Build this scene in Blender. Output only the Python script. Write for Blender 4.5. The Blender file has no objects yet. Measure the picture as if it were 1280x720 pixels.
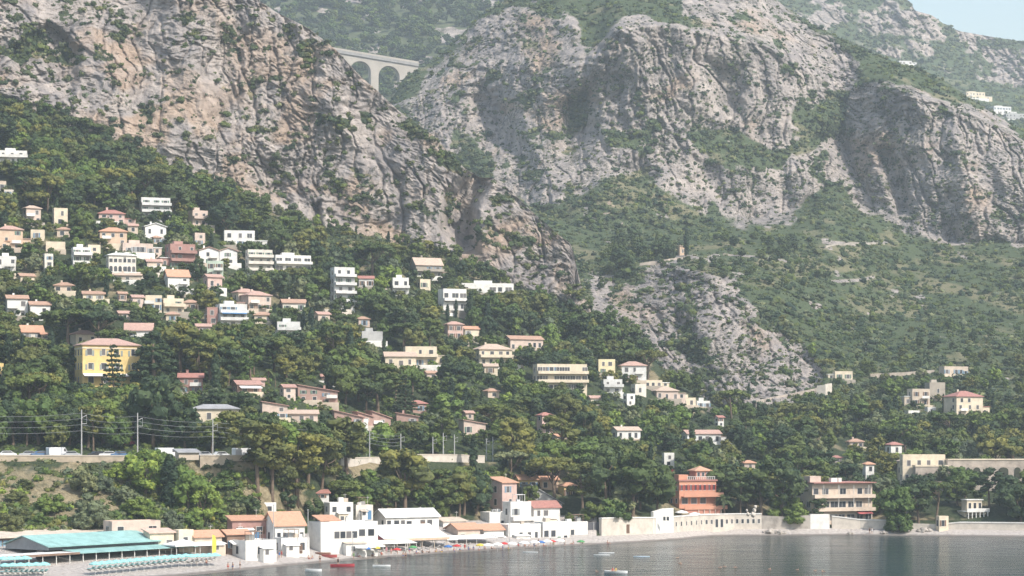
import bpy, bmesh, math, random
import numpy as np
from mathutils import Matrix, Vector

SC = bpy.context.scene
COL = SC.collection
R = math.radians
F = 2700.0          # focal length in photo pixels (1280 wide)
CX, HY = 640.0, 540.0
CAMZ = 30.0
rnd = random.Random(7)

# ------------------------------------------------------------------ scene objects
def link(o, parent=None):
    COL.objects.link(o)
    if parent is not None:
        o.parent = parent
    return o

def tag(o, label=None, cat=None, group=None, kind=None):
    if label: o['label'] = label
    if cat: o['category'] = cat; o['kind'] = 'thing'
    if group: o['group'] = group
    if kind: o['kind'] = kind
    return o

def empty(name, loc=(0, 0, 0), rz=0.0, s=1.0):
    o = bpy.data.objects.new(name, None)
    o.empty_display_size = .5
    o.location = loc; o.rotation_euler = (0, 0, rz); o.scale = (s, s, s)
    return link(o)

def obj(name, me, parent=None, loc=None, rz=None):
    o = bpy.data.objects.new(name, me)
    if loc is not None: o.location = loc
    if rz is not None: o.rotation_euler = (0, 0, rz)
    return link(o, parent)

def np_mesh(name, V, Fa, mats=(), midx=None, smooth=False, attrs=None):
    """mesh from numpy arrays; Fa is (m,3) or (m,4)"""
    V = np.asarray(V, dtype=np.float32); Fa = np.asarray(Fa, dtype=np.int32)
    me = bpy.data.meshes.new(name)
    k = Fa.shape[1]
    me.vertices.add(len(V)); me.vertices.foreach_set('co', V.ravel())
    me.loops.add(Fa.size); me.loops.foreach_set('vertex_index', Fa.ravel())
    me.polygons.add(len(Fa)); me.polygons.foreach_set('loop_start', np.arange(len(Fa), dtype=np.int32) * k)
    if midx is not None: me.polygons.foreach_set('material_index', np.asarray(midx, dtype=np.int32))
    me.polygons.foreach_set('use_smooth', np.full(len(Fa), smooth, dtype=bool))
    for m in mats: me.materials.append(m)
    me.update(calc_edges=True)
    for an, a in (attrs or {}).items():
        a = np.asarray(a, dtype=np.float32)
        if a.ndim == 1:
            at = me.attributes.new(an, 'FLOAT', 'POINT'); at.data.foreach_set('value', a)
        else:
            at = me.attributes.new(an, 'FLOAT_COLOR', 'POINT'); at.data.foreach_set('color', a.ravel())
    return me

class MB:
    """collects boxes, prisms, tubes and polygons into one mesh"""
    def __init__(s): s.v = []; s.f = []; s.m = []
    def add(s, vs, fs, mi=0):
        b = len(s.v); s.v += [tuple(v) for v in vs]
        s.f += [tuple(b + i for i in f) for f in fs]; s.m += [mi] * len(fs)
        return s
    def box(s, x0, x1, y0, y1, z0, z1, mi=0):
        return s.add([(x0,y0,z0),(x1,y0,z0),(x1,y1,z0),(x0,y1,z0),(x0,y0,z1),(x1,y0,z1),(x1,y1,z1),(x0,y1,z1)],
                     [(0,3,2,1),(4,5,6,7),(0,1,5,4),(1,2,6,5),(2,3,7,6),(3,0,4,7)], mi)
    def prism(s, poly, axis, a0, a1, mi=0):
        """extrude a 2-D polygon: axis 'y' -> poly in xz, 'x' -> poly in yz, 'z' -> poly in xy"""
        n = len(poly)
        mk = {'y': lambda p, a: (p[0], a, p[1]), 'x': lambda p, a: (a, p[0], p[1]), 'z': lambda p, a: (p[0], p[1], a)}[axis]
        vs = [mk(p, a0) for p in poly] + [mk(p, a1) for p in poly]
        fs = [tuple(range(n))[::-1], tuple(range(n, 2*n))] + [(i, (i+1) % n, n + (i+1) % n, n + i) for i in range(n)]
        return s.add(vs, fs, mi)
    def tube(s, pts, rad, n=6, mi=0, cap=True):
        pts = [Vector(p) for p in pts]
        if not hasattr(rad, '__len__'): rad = [rad] * len(pts)
        vs = []
        for i, p in enumerate(pts):
            t = (pts[min(i+1, len(pts)-1)] - pts[max(i-1, 0)]).normalized()
            u = t.cross(Vector((0, 1, 0) if abs(t.y) < .9 else (1, 0, 0))).normalized(); w = t.cross(u)
            for k in range(n):
                a = 2*math.pi*k/n
                vs.append(p + (u*math.cos(a) + w*math.sin(a)) * rad[i])
        fs = []
        for i in range(len(pts)-1):
            for k in range(n):
                a, b = i*n+k, i*n+(k+1) % n
                fs.append((a, b, b+n, a+n))
        if cap: fs += [tuple(range(n))[::-1], tuple(range((len(pts)-1)*n, len(pts)*n))]
        return s.add(vs, fs, mi)
    def lathe(s, prof, n=12, mi=0, c=(0, 0, 0), close=True):
        vs = []
        for r, z in prof:
            for k in range(n):
                a = 2*math.pi*k/n
                vs.append((c[0]+r*math.cos(a), c[1]+r*math.sin(a), c[2]+z))
        fs = []
        for i in range(len(prof)-1):
            for k in range(n):
                a, b = i*n+k, i*n+(k+1) % n
                fs.append((a, b, b+n, a+n))
        if close: fs += [tuple(range(n))[::-1], tuple(range((len(prof)-1)*n, len(prof)*n))]
        return s.add(vs, fs, mi)
    def mesh(s, name, *mats, smooth=False):
        me = bpy.data.meshes.new(name)
        me.from_pydata(s.v, [], s.f); me.update()
        for m in mats: me.materials.append(m)
        if len(mats) > 1: me.polygons.foreach_set('material_index', s.m)
        if smooth: me.polygons.foreach_set('use_smooth', [True]*len(s.f))
        return me
    def build(s, name, mat, parent=None, loc=None, rz=None, smooth=False):
        mats = mat if isinstance(mat, (list, tuple)) else [mat]
        return obj(name, s.mesh(name, *mats, smooth=smooth), parent, loc, rz)

# ------------------------------------------------------------------ numpy noise
def _h(ix, iy, seed):
    h = (ix.astype(np.int64) * 374761393 + iy.astype(np.int64) * 668265263 + seed * 2147483647 + 1013904223) & 0xFFFFFFFF
    h = ((h ^ (h >> 13)) * 1274126177) & 0xFFFFFFFF
    h = ((h ^ (h >> 16)) * 2246822519) & 0xFFFFFFFF
    return (h ^ (h >> 15)) & 0xFFFFFFFF

def gnoise(x, y, seed=0):
    xi = np.floor(x); yi = np.floor(y); fx = x - xi; fy = y - yi
    u = fx*fx*fx*(fx*(fx*6-15)+10); v = fy*fy*fy*(fy*(fy*6-15)+10)
    def g(dx, dy):
        a = _h(xi+dx, yi+dy, seed) * (2*math.pi/4294967296.0)
        return np.cos(a)*(fx-dx) + np.sin(a)*(fy-dy)
    return ((g(0,0)*(1-u)+g(1,0)*u)*(1-v) + (g(0,1)*(1-u)+g(1,1)*u)*v) * 1.5

def fbm(x, y, o=4, seed=0, gain=.5, lac=2.03):
    s = 0; a = 1.0
    for k in range(o):
        s = s + a*gnoise(x, y, seed + k*17); x = x*lac + 3.7; y = y*lac + 1.3; a *= gain
    return s

def ridged(x, y, o=4, seed=0, gain=.5, lac=2.07):
    s = 0; a = 1.0
    for k in range(o):
        s = s + a*(1 - 2*np.abs(gnoise(x, y, seed + k*31))); x = x*lac + 5.1; y = y*lac + 2.9; a *= gain
    return s

def worley(x, y, seed=0):
    xi = np.floor(x); yi = np.floor(y)
    d1 = np.full(x.shape, 9.0); d2 = np.full(x.shape, 9.0); cid = np.zeros(x.shape)
    for dx in (-1, 0, 1):
        for dy in (-1, 0, 1):
            h = _h(xi+dx, yi+dy, seed); h2 = _h(xi+dx, yi+dy, seed+991)
            px = xi+dx + h/4294967296.0; py = yi+dy + h2/4294967296.0
            d = np.hypot(px-x, py-y)
            m = d < d1
            d2 = np.where(m, d1, np.minimum(d2, d)); cid = np.where(m, (h ^ h2) % 1000/1000.0, cid); d1 = np.where(m, d, d1)
    return d1, d2, cid

def sstep(a, b, x):
    t = np.clip((x-a)/(b-a), 0, 1); return t*t*(3-2*t)

def poly_sd(px, py, poly):
    """signed distance in pixels to a polygon (positive inside)"""
    px = np.asarray(px, float); py = np.asarray(py, float)
    d = np.full(px.shape, 1e9); ins = np.zeros(px.shape, bool)
    n = len(poly)
    for i in range(n):
        (ax, ay), (bx, by) = poly[i], poly[(i+1) % n]
        ex, ey = bx-ax, by-ay
        t = np.clip(((px-ax)*ex + (py-ay)*ey)/(ex*ex+ey*ey+1e-9), 0, 1)
        d = np.minimum(d, np.hypot(px-ax-t*ex, py-ay-t*ey))
        c = ((ay > py) != (by > py)) & (px < (bx-ax)*(py-ay)/((by-ay) if by != ay else 1e-9) + ax)
        ins ^= c
    return np.where(ins, d, -d)

# ------------------------------------------------------------------ materials
MATS = {}
def new_mat(name):
    m = bpy.data.materials.new(name); m.use_nodes = True
    nt = m.node_tree; nt.nodes.clear()
    out = nt.nodes.new('ShaderNodeOutputMaterial'); b = nt.nodes.new('ShaderNodeBsdfPrincipled')
    nt.links.new(b.outputs[0], out.inputs[0])
    return m, nt, b

def N(nt, typ, **kw):
    n = nt.nodes.new(typ)
    for k, v in kw.items():
        if k.startswith('i_'):
            n.inputs[k[2:].replace('_', ' ')].default_value = v
        else: setattr(n, k, v)
    return n

def mixc(nt, fac, a, b, mode='MIX'):
    n = nt.nodes.new('ShaderNodeMix'); n.data_type = 'RGBA'; n.blend_type = mode
    for sock, val in ((n.inputs[0], fac), (n.inputs[6], a), (n.inputs[7], b)):
        if hasattr(val, 'links'): nt.links.new(val, sock)
        else: sock.default_value = val if not isinstance(val, tuple) or len(val) == 4 else (*val, 1)
    return n.outputs[2]

def ramp(nt, fac, stops):
    n = nt.nodes.new('ShaderNodeValToRGB'); cr = n.color_ramp
    while len(cr.elements) > 1: cr.elements.remove(cr.elements[-1])
    cr.elements[0].position = stops[0][0]; cr.elements[0].color = (*stops[0][1], 1)
    for p, c in stops[1:]:
        e = cr.elements.new(p); e.color = (*c, 1)
    nt.links.new(fac, n.inputs[0]); return n.outputs[0]

def noise(nt, scale, detail=4, rough=.55, coord='Object', sc3=None):
    tc = nt.nodes.new('ShaderNodeTexCoord'); src = tc.outputs[coord]
    if sc3:
        mp = nt.nodes.new('ShaderNodeMapping'); mp.inputs['Scale'].default_value = sc3
        nt.links.new(src, mp.inputs[0]); src = mp.outputs[0]
    n = nt.nodes.new('ShaderNodeTexNoise'); n.inputs['Scale'].default_value = scale
    n.inputs['Detail'].default_value = detail; n.inputs['Roughness'].default_value = rough
    nt.links.new(src, n.inputs['Vector']); return n.outputs[0]

def bump(nt, b, h, strength=.5, dist=.1):
    n = nt.nodes.new('ShaderNodeBump'); n.inputs['Strength'].default_value = strength; n.inputs['Distance'].default_value = dist
    nt.links.new(h, n.inputs['Height']); nt.links.new(n.outputs[0], b.inputs['Normal'])

def plain(name, c, rough=.8, var=.25, scale=.6, metal=0.0, spec=.3):
    """painted or rendered surface: weathered by two scales of noise"""
    if name in MATS: return MATS[name]
    m, nt, b = new_mat(name)
    n1 = noise(nt, scale, 5, .65)
    lo = tuple(x*(1-var) for x in c); hi = tuple(min(x*(1+var*.45), .95) for x in c)
    col = ramp(nt, n1, [(.3, lo), (.55, c), (.75, hi)])
    nt.links.new(col, b.inputs['Base Color'])
    b.inputs['Roughness'].default_value = rough; b.inputs['Metallic'].default_value = metal
    b.inputs['Specular IOR Level'].default_value = spec
    MATS[name] = m; return m

def tile_mat(name, c):
    if name in MATS: return MATS[name]
    m, nt, b = new_mat(name)
    n1 = noise(nt, 1.3, 6, .7); n2 = noise(nt, .25, 3)
    a = ramp(nt, n1, [(.25, tuple(x*.55 for x in c)), (.5, c), (.75, tuple(min(x*1.3, .9) for x in c))])
    col = mixc(nt, n2, a, (c[0]*.85, c[1]*.95, c[2]*1.0))
    nt.links.new(col, b.inputs['Base Color']); b.inputs['Roughness'].default_value = .85
    tc = nt.nodes.new('ShaderNodeTexCoord'); w = nt.nodes.new('ShaderNodeTexWave'); w.inputs['Scale'].default_value = 1.3
    nt.links.new(tc.outputs['Object'], w.inputs[0]); bump(nt, b, w.outputs[1], .6, .08)
    MATS[name] = m; return m

def leaf_mat(name, c, var=.35):
    if name in MATS: return MATS[name]
    m, nt, b = new_mat(name)
    oi = nt.nodes.new('ShaderNodeObjectInfo'); at = N(nt, 'ShaderNodeAttribute', attribute_name='tint')
    ad = N(nt, 'ShaderNodeMath', operation='ADD'); nt.links.new(oi.outputs['Random'], ad.inputs[0]); nt.links.new(at.outputs['Fac'], ad.inputs[1])
    fr = N(nt, 'ShaderNodeMath', operation='FRACT'); nt.links.new(ad.outputs[0], fr.inputs[0])
    dk = (c[0]*(1-var), c[1]*(1-var*.8), c[2]*(1-var*.5)); lt = (c[0]*(1+var*1.5), c[1]*(1+var), c[2]*(1+var*.4))
    col = ramp(nt, fr.outputs[0], [(0, dk), (.5, c), (.85, lt), (1, dk)])
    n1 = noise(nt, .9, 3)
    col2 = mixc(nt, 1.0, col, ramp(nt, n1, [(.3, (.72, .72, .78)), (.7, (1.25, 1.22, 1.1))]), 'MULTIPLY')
    nt.links.new(col2, b.inputs['Base Color']); b.inputs['Roughness'].default_value = .75
    b.inputs['Specular IOR Level'].default_value = .25
    MATS[name] = m; return m

def glass_mat():
    if 'window_glass' in MATS: return MATS['window_glass']
    m, nt, b = new_mat('window_glass')
    oi = nt.nodes.new('ShaderNodeObjectInfo')
    nt.links.new(ramp(nt, oi.outputs['Random'], [(0, (.03, .035, .045)), (.6, (.07, .075, .085)), (1, (.16, .15, .15))]), b.inputs['Base Color'])
    b.inputs['Roughness'].default_value = .12
    MATS['window_glass'] = m; return m

# ------------------------------------------------------------------ pixels and points
def pt(px, py, d):
    return Vector(((px-CX)/F*d, d, CAMZ + (HY-py)/F*d))
def ypx(z, d): return HY + (CAMZ-z)/d*F

GREENS = dict(pine=(0.075, 0.105, 0.029), olive_pine=(0.120, 0.131, 0.037), dark=(0.046, 0.073, 0.031), broad=(0.091, 0.138, 0.035), bright=(0.138, 0.201, 0.043), grey=(0.121, 0.147, 0.081), cypress=(0.029, 0.052, 0.027), palm=(0.100, 0.136, 0.054),
              scrub=(0.080, 0.099, 0.041), red=(0.288, 0.059, 0.065))
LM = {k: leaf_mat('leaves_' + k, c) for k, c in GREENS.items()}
HAZE, EXPO = .00015, .5
# ------------------------------------------------------------------ terrain sheets
XA = np.concatenate([np.arange(-560, -110, 7.5), np.arange(-110, 1391, 1.5), np.arange(1392, 1860, 7.5)])

def kn(xs, ys, X, sm=9):
    """knots -> smooth curve over the columns X"""
    y = np.interp(X, xs, ys)
    if sm:
        k = np.exp(-.5*(np.arange(-3*sm, 3*sm+1)/sm)**2); k /= k.sum()
        y = np.convolve(np.pad(y, 3*sm, mode='edge'), k, 'valid')
    return y

def sheet(X, lines, rows):
    """lines: list of (depth, height) arrays over X, near to far; returns depth and height grids"""
    D = []; Z = []
    for (d0, z0), (d1, z1), n in zip(lines[:-1], lines[1:], rows):
        t = np.linspace(0, 1, n, endpoint=False)[:, None]
        D.append(d0 + (d1-d0)*t); Z.append(z0 + (z1-z0)*t)
    D.append(lines[-1][0][None]); Z.append(lines[-1][1][None])
    return np.vstack(D), np.vstack(Z)

class Sheet:
    def __init__(s, X, D, Z):
        s.X = X; s.PX = np.broadcast_to(X, D.shape); s.D = D; s.PY = HY + (CAMZ-Z)/D*F
        s.WX = (s.PX-CX)/F*D; s.Z = Z
    def push(s, dd):
        s.D = s.D + dd; s.Z = CAMZ + (HY-s.PY)/F*s.D; s.WX = (s.PX-CX)/F*s.D
    def depth(s, px, py):
        c = int(np.clip(np.searchsorted(s.X, px), 0, len(s.X)-1))
        y = np.minimum.accumulate(s.PY[:, c])
        return float(np.interp(-py, -y, s.D[:, c]))
    def top(s, px):
        c = int(np.clip(np.searchsorted(s.X, px), 0, len(s.X)-1)); return float(s.PY[:, c].min())
    def mesh(s, name, mat, mask):
        nr, nc = s.D.shape
        V = np.stack([s.WX, s.D, s.Z], -1).reshape(-1, 3)
        i = (np.arange(nr-1)[:, None]*nc + np.arange(nc-1)[None]).ravel()
        Fq = np.stack([i, i+1, i+nc+1, i+nc], -1)
        o = obj(name, np_mesh(name, V, Fq, [mat], smooth=True, attrs={'mask': mask.reshape(-1, 4)}))
        return tag(o, kind='structure')

def yl(xs, ys, xd, ds, X, sm=5):
    """line given by picture height and depth -> (depth, height)"""
    y = kn(xs, ys, X, sm); d = kn(xd, ds, X, 14)
    return d, CAMZ + (HY-y)/F*d

# ---- sheet A: shore, beach, bluff, railway shelf, left hillside and left cliff
SHX = [-110, 0, 120, 240, 320, 420, 560, 700, 760, 840, 890, 1060, 1280, 1400]
SHY = [742, 735, 728, 719, 711, 702, 691, 683, 680, 675, 670, 669, 671, 673]
ysh = kn(SHX, SHY, XA, 6)
d1 = 81000/(ysh-HY); z1 = 0*d1
d0 = d1-16; z0 = z1-1.6
d2 = d1 + kn([-110, 300, 700, 740, 840, 900, 1400], [17, 16, 14, 11, 7, 6, 7], XA); z2 = z1 + 1.9
d3 = d1 + kn([-110, 250, 330, 560, 700, 740, 800, 840, 1400], [57, 57, 46, 44, 38, 16, 11, 10, 11], XA)
z3 = kn([-110, 250, 330, 420, 560, 700, 760, 800, 840, 900, 950, 1000, 1100, 1140, 1400], [6.5, 6.5, 5, 5, 6, 7, 6.6, 6, 4.8, 4.8, 5.2, 2.9, 2.9, 4.2, 4.6], XA, 4)
d4 = kn([-110, 330, 400, 460, 560, 650, 720, 800, 900, 1000, 1100, 1400], [520, 528, 560, 590, 615, 630, 636, 644, 652, 656, 652, 645], XA)
z4 = kn([-110, 330, 400, 460, 560, 650, 720, 800, 850, 900, 960, 1000, 1090, 1130, 1400], [23.4, 23.0, 22, 22, 22, 21, 18, 14, 10, 11, 9, 5.5, 5.5, 9, 9.5], XA, 6)
d5 = d4 + kn([-110, 600, 700, 1400], [26, 26, 38, 40], XA); z5 = z4 + kn([-110, 600, 700, 1400], [.3, .3, 4, 5], XA)
TX = [-110, 0, 100, 150, 200, 240, 320, 385, 407, 475, 500, 560, 600, 640, 690, 735, 750, 800, 860, 900, 1000, 1100, 1400]
TY = [110, 128, 165, 180, 205, 226, 254, 277, 290, 297, 308, 322, 334, 362, 378, 392, 402, 442, 488, 516, 536, 556, 572]
L6 = yl([-110, 0, 150, 300, 500, 650, 740, 860, 1000, 1280, 1400], [400, 400, 395, 405, 415, 440, 468, 530, 560, 578, 580],
        [-110, 0, 150, 300, 500, 650, 740, 860, 1000, 1400], [690, 690, 690, 720, 780, 820, 820, 800, 770, 750], XA)
L7 = yl(TX, TY, [-110, 200, 500, 620, 700, 740, 860, 1000, 1400], [880, 885, 898, 884, 888, 888, 856, 830, 800], XA)
RX = [-110, 300, 320, 345, 385, 420, 450, 470, 500, 540, 565, 580, 600, 615, 630, 660, 700, 715, 722, 730, 742, 750, 800, 860, 900, 1000, 1100, 1400]
RY = [-60, -14, -2, 15, 35, 62, 95, 112, 140, 168, 195, 210, 222, 222, 228, 260, 295, 305, 340, 370, 394, 400, 440, 486, 514, 534, 554, 570]
L8 = yl(RX, RY, [-110, 300, 500, 620, 740, 860, 1000, 1400], [934, 928, 928, 906, 892, 857, 831, 801], XA, 2)
L9 = (L8[0]+16, L8[1]+1.0); L10 = (L8[0]+160, L8[1]-70)
DA, ZA = sheet(XA, [(d0, z0), (d1, z1), (d2, z2), (d3, z3), (d4, z4), (d5, z5), L6, L7, L8, L9, L10], [6, 14, 12, 60, 12, 110, 120, 320, 8, 10])
A = Sheet(XA, DA, ZA)
rowid = np.repeat(np.arange(11), [6, 14, 12, 60, 12, 110, 120, 320, 8, 10, 1])[:, None] + 0*DA

cl_w = kn([-110, 700, 738, 745, 1400], [1, 1, .8, 0, 0], XA, 3)
tcl = np.clip((kn(TX, TY, XA, 5)[None]-A.PY)/np.maximum(kn(TX, TY, XA, 5)-kn(RX, RY, XA, 2), 4)[None], -1, 2)
rockA = sstep(-.05, .06, tcl + .05*fbm(A.WX/9, A.Z/9, 3, 5)) * cl_w[None]
rockA[rowid < 6] = 0
# an outcrop and a wooded hollow at the far left of the cliff
holl = sstep(0, 14, poly_sd(A.PX, A.PY, [(5, 60), (60, 20), (110, 60), (95, 130), (60, 120), (20, 110)]))
cleft = sstep(-4, 16, poly_sd(A.PX, A.PY, [(556, 240), (590, 205), (618, 222), (598, 262), (600, 318), (575, 322), (548, 285)]))
crack = sstep(0, 9, poly_sd(A.PX, A.PY, [(386, 255), (404, 245), (406, 292), (388, 282)]))
def rock_relief(WX, Z, s=1.0, seed=0, low=10, blk=1.0):
    """buttresses, upright cracks, plates and broken blocks of limestone, in metres towards the sea"""
    blk = blk*(.25 + 1.25*sstep(-.45, .55, fbm(WX/62/s, Z/85/s, 3, seed+2)))
    wx = WX + 5*s*fbm(WX/30/s, Z/30/s, 4, seed+3); wz = Z + 6*s*fbm(WX/34/s+9, Z/34/s, 4, seed+4)
    sl = wx + .12*wz
    h = low*s*fbm(sl/48/s, wz/140/s, 3, seed+11)
    h = h + 2.4*s*(ridged(sl/17/s, wz/52/s, 2, seed+21)-.6)
    for k, (cx_, cz_, am, ag) in enumerate(((11, 20, 3.4, 1.6), (5.2, 8.6, 2.2, 1.3), (2.5, 3.6, 1.25, .9), (1.25, 1.6, .62, .5))):
        jx = wx + .16*cx_*s*gnoise(WX/2.1, Z/2.1, seed+k*7+90)
        w1, w2, ci = worley(jx/cx_/s, (wz+.25*(k % 2)*wx)/cz_/s, seed+31+k*5)
        h = h + (am*(ci-.5) + ag*(np.minimum((w2-w1)*2.2, 1)-.7))*s*blk*(1 if k else .8)
    cr = 1-np.abs(gnoise(sl/9/s, wz/46/s, seed+77))
    h = h - 2.2*s*sstep(.92, .998, cr)                 # deep upright cracks
    cr2 = 1-np.abs(gnoise(sl/23/s, wz/120/s, seed+79)); h = h - 3.2*s*sstep(.95, .999, cr2)*sstep(-.1, .4, fbm(WX/30/s, Z/40/s, 2, seed+80))
    h = h + .7*s*fbm(wx/1.9, wz/1.5, 3, seed+51)
    led = ridged(wx/70/s, (wz+.22*wx)/12/s, 2, seed+61)
    h = h + 1.6*s*np.maximum(led-.75, 0)
    return h
relA = rock_relief(A.WX, A.Z, 1.0, 0, 15, .55)
edge = sstep(0, .12, tcl) * 1.0
push = -relA*rockA*(.35+.65*edge)
push = push + 9*holl + 26*cleft*edge + 9*crack
push = push + (1-rockA)*(rowid >= 5)*(1.6*fbm(A.WX/22, A.D/22, 3, 71) + .5*fbm(A.WX/5, A.D/6, 3, 72))*sstep(5.0, 5.6, rowid)
push = push + ((rowid == 3))*(2.2*fbm(A.WX/9, A.Z/7, 4, 75))*sstep(-200, 0, -np.abs(A.PX-100)+330)*.6
A.push(push)
# vegetation on the rock
vA = fbm(A.WX/16, A.Z/13, 4, 81) + .5*fbm(A.WX/4, A.Z/4, 3, 82)
vA = vA + .4*holl - .9*sstep(.0, 20, poly_sd(A.PX, A.PY, [(120, 170), (150, 60), (330, 90), (420, 90), (430, 200), (350, 240), (200, 195)]))*.25
for poly, w in (([(230, 180), (330, 120), (420, 140), (440, 190), (390, 240), (300, 235)], .28), ([(470, 90), (640, 220), (560, 230), (500, 170)], .5),
                ([(545, 240), (590, 230), (600, 330), (560, 310)], .35), ([(0, -40), (130, -40), (90, 60), (10, 110)], .35),
                ([(330, -10), (430, 60), (400, 75), (300, 10)], .3), ([(230, 220), (420, 280), (400, 300), (240, 250)], .35)):
    vA = vA + w*sstep(-10, 20, poly_sd(A.PX, A.PY, poly))
vegA = np.clip(1-rockA, 0, 1); vegA = np.maximum(vegA, sstep(.50, .78, vA))
ochA = sstep(.05, .6, fbm(A.WX/26, A.Z/20, 4, 91) + .42*sstep(-20, 30, poly_sd(A.PX, A.PY, [(130, 60), (330, 70), (440, 110), (330, 160), (250, 190), (130, 175)])) + .06)
sandA = sstep(2.9, 2.2, rowid + 1.2*(A.PX > 745)*(rowid >= 2) + .25*fbm(A.WX/7, A.D/5, 3, 95)) * 1.0
dry = sstep(-.1, .5, fbm(A.WX/11, A.Z/8, 4, 97) + .9*sstep(-5, 25, poly_sd(A.PX, A.PY, [(-90, 572), (170, 576), (150, 600), (60, 628), (-90, 610)])) - .05)
dry = np.clip(dry*1.7, 0, 1)*(rowid == 3)
# bare patches on the upper slope below the cliff
dry = np.maximum(dry, .8*(rowid >= 6)*sstep(.25, .6, fbm(A.WX/12, A.Z/9, 4, 98)+.2*sstep(0, 30, poly_sd(A.PX, A.PY, [(300, 250), (540, 300), (540, 340), (330, 310)]))))
maskA = np.stack([vegA, ochA, sandA, dry], -1)

# ---- sheet B: right-hand mountain and green slope
XB = np.concatenate([np.arange(468, 1391, 1.4), np.arange(1392, 1860, 7)])
M0 = yl([460, 1400], [620, 620], [460, 900, 1400], [820, 780, 730], XB)
M1 = yl([460, 740, 830, 880, 950, 1030, 1100, 1400], [420, 425, 475, 506, 506, 498, 524, 535],
        [460, 740, 830, 880, 950, 1030, 1100, 1400], [1000, 950, 925, 895, 875, 875, 850, 830], XB)
M2 = yl([460, 740, 800, 880, 960, 1020, 1100, 1400], [330, 325, 336, 338, 352, 382, 400, 400],
        [460, 740, 800, 880, 960, 1020, 1100, 1400], [1150, 1080, 1040, 1000, 1000, 1010, 1050, 1060], XB)
M3 = yl([460, 560, 650, 740, 850, 950, 990, 1040, 1090, 1150, 1400], [230, 235, 255, 290, 287, 272, 262, 235, 262, 302, 305],
        [460, 560, 650, 740, 850, 950, 1040, 1090, 1150, 1400], [1300, 1290, 1250, 1200, 1220, 1250, 1290, 1270, 1240, 1220], XB)
M4 = yl([460, 560, 620, 700, 760, 850, 960, 1000, 1035, 1055, 1080, 1150, 1290, 1400], [170, 180, 185, 170, 152, 152, 165, 180, 172, 190, 205, 215, 240, 260],
        [460, 560, 620, 700, 760, 850, 960, 1000, 1040, 1100, 1400], [1360, 1330, 1305, 1280, 1270, 1275, 1295, 1300, 1315, 1268, 1240], XB)
M5 = yl([460, 530, 600, 700, 745, 770, 830, 960, 1000, 1050, 1075, 1110, 1200, 1280, 1400], [150, 118, 80, 90, 75, 38, 32, 58, 85, 110, 116, 108, 136, 178, 205],
        [460, 600, 740, 960, 1050, 1110, 1400], [1390, 1360, 1290, 1300, 1350, 1292, 1268], XB, 4)
RBX = [460, 480, 494, 505, 520, 540, 560, 575, 600, 620, 650, 700, 930, 960, 980, 1020, 1065, 1105, 1170, 1205, 1235, 1280, 1400]
RBY = [178, 152, 116, 96, 88, 79, 63, 45, 20, 8, -12, -40, -40, -10, 8, 33, 55, 74, 94, 118, 138, 164, 190]
M6 = yl(RBX, RBY, [460, 600, 740, 960, 1110, 1400], [1430, 1430, 1430, 1440, 1375, 1335], XB, 3)
M7 = (M6[0]+20, M6[1]+.5); M8 = (M6[0]+190, M6[1]-90)
rowsB = [26, 150, 110, 130, 105, 110, 6, 8]
DB, ZB = sheet(XB, [M0, M1, M2, M3, M4, M5, M6, M7, M8], rowsB)
B = Sheet(XB, DB, ZB)
rowB = np.repeat(np.arange(9), rowsB+[1])[:, None] + 0*DB
ROCKB = [  # polygon, softness inside, strength
    ([(742, 342), (800, 338), (850, 342), (900, 350), (960, 400), (1025, 462), (1022, 490), (930, 505), (875, 507), (835, 475), (790, 440), (742, 405)], 1.0),
    ([(735, 80), (770, 30), (845, 26), (960, 55), (1000, 90), (1003, 165), (965, 185), (900, 150), (830, 160), (770, 175), (735, 140)], 1.0),
    ([(1060, 185), (1072, 118), (1110, 104), (1200, 130), (1300, 185), (1400, 210), (1400, 306), (1290, 306), (1145, 300), (1100, 262)], 1.0),
    ([(1020, 180), (1085, 160), (1090, 200), (1112, 262), (1085, 268), (1050, 232), (1000, 262), (985, 275), (960, 262), (985, 205)], .8),
    ([(640, 140), (735, 140), (770, 178), (840, 165), (900, 200), (985, 215), (1000, 262), (960, 275), (880, 265), (800, 215), (740, 235), (690, 255), (640, 250), (615, 200)], .74),
    ([(570, 60), (640, 10), (720, 20), (735, 110), (690, 190), (650, 230), (600, 190), (560, 150)], .7),
    ([(860, -40), (1010, 20), (1060, 70), (1070, 130), (1010, 150), (960, 60), (840, 26)], .68),
    ([(500, 130), (560, 70), (580, 120), (560, 190), (520, 170)], .55),
]
rb = np.zeros(B.D.shape)
wob = 14*fbm(B.WX/40, B.Z/40, 4, 105)
for poly, w in ROCKB:
    rb = np.maximum(rb, w*sstep(-12, 10, poly_sd(B.PX, B.PY, poly)+wob))
rb = rb*sstep(0.5, 1.2, rowB)
relB = rock_relief(B.WX, B.Z, 1.4, 200, 15, .8)
push = -relB*np.minimum(rb*1.15, 1)
push = push + (1-np.minimum(rb*1.15, 1))*(3.5*fbm(B.WX/50, B.D/50, 4, 171)+1.5*fbm(B.WX/9, B.Z/6, 3, 172))*sstep(.9, 1.3, rowB)
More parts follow.
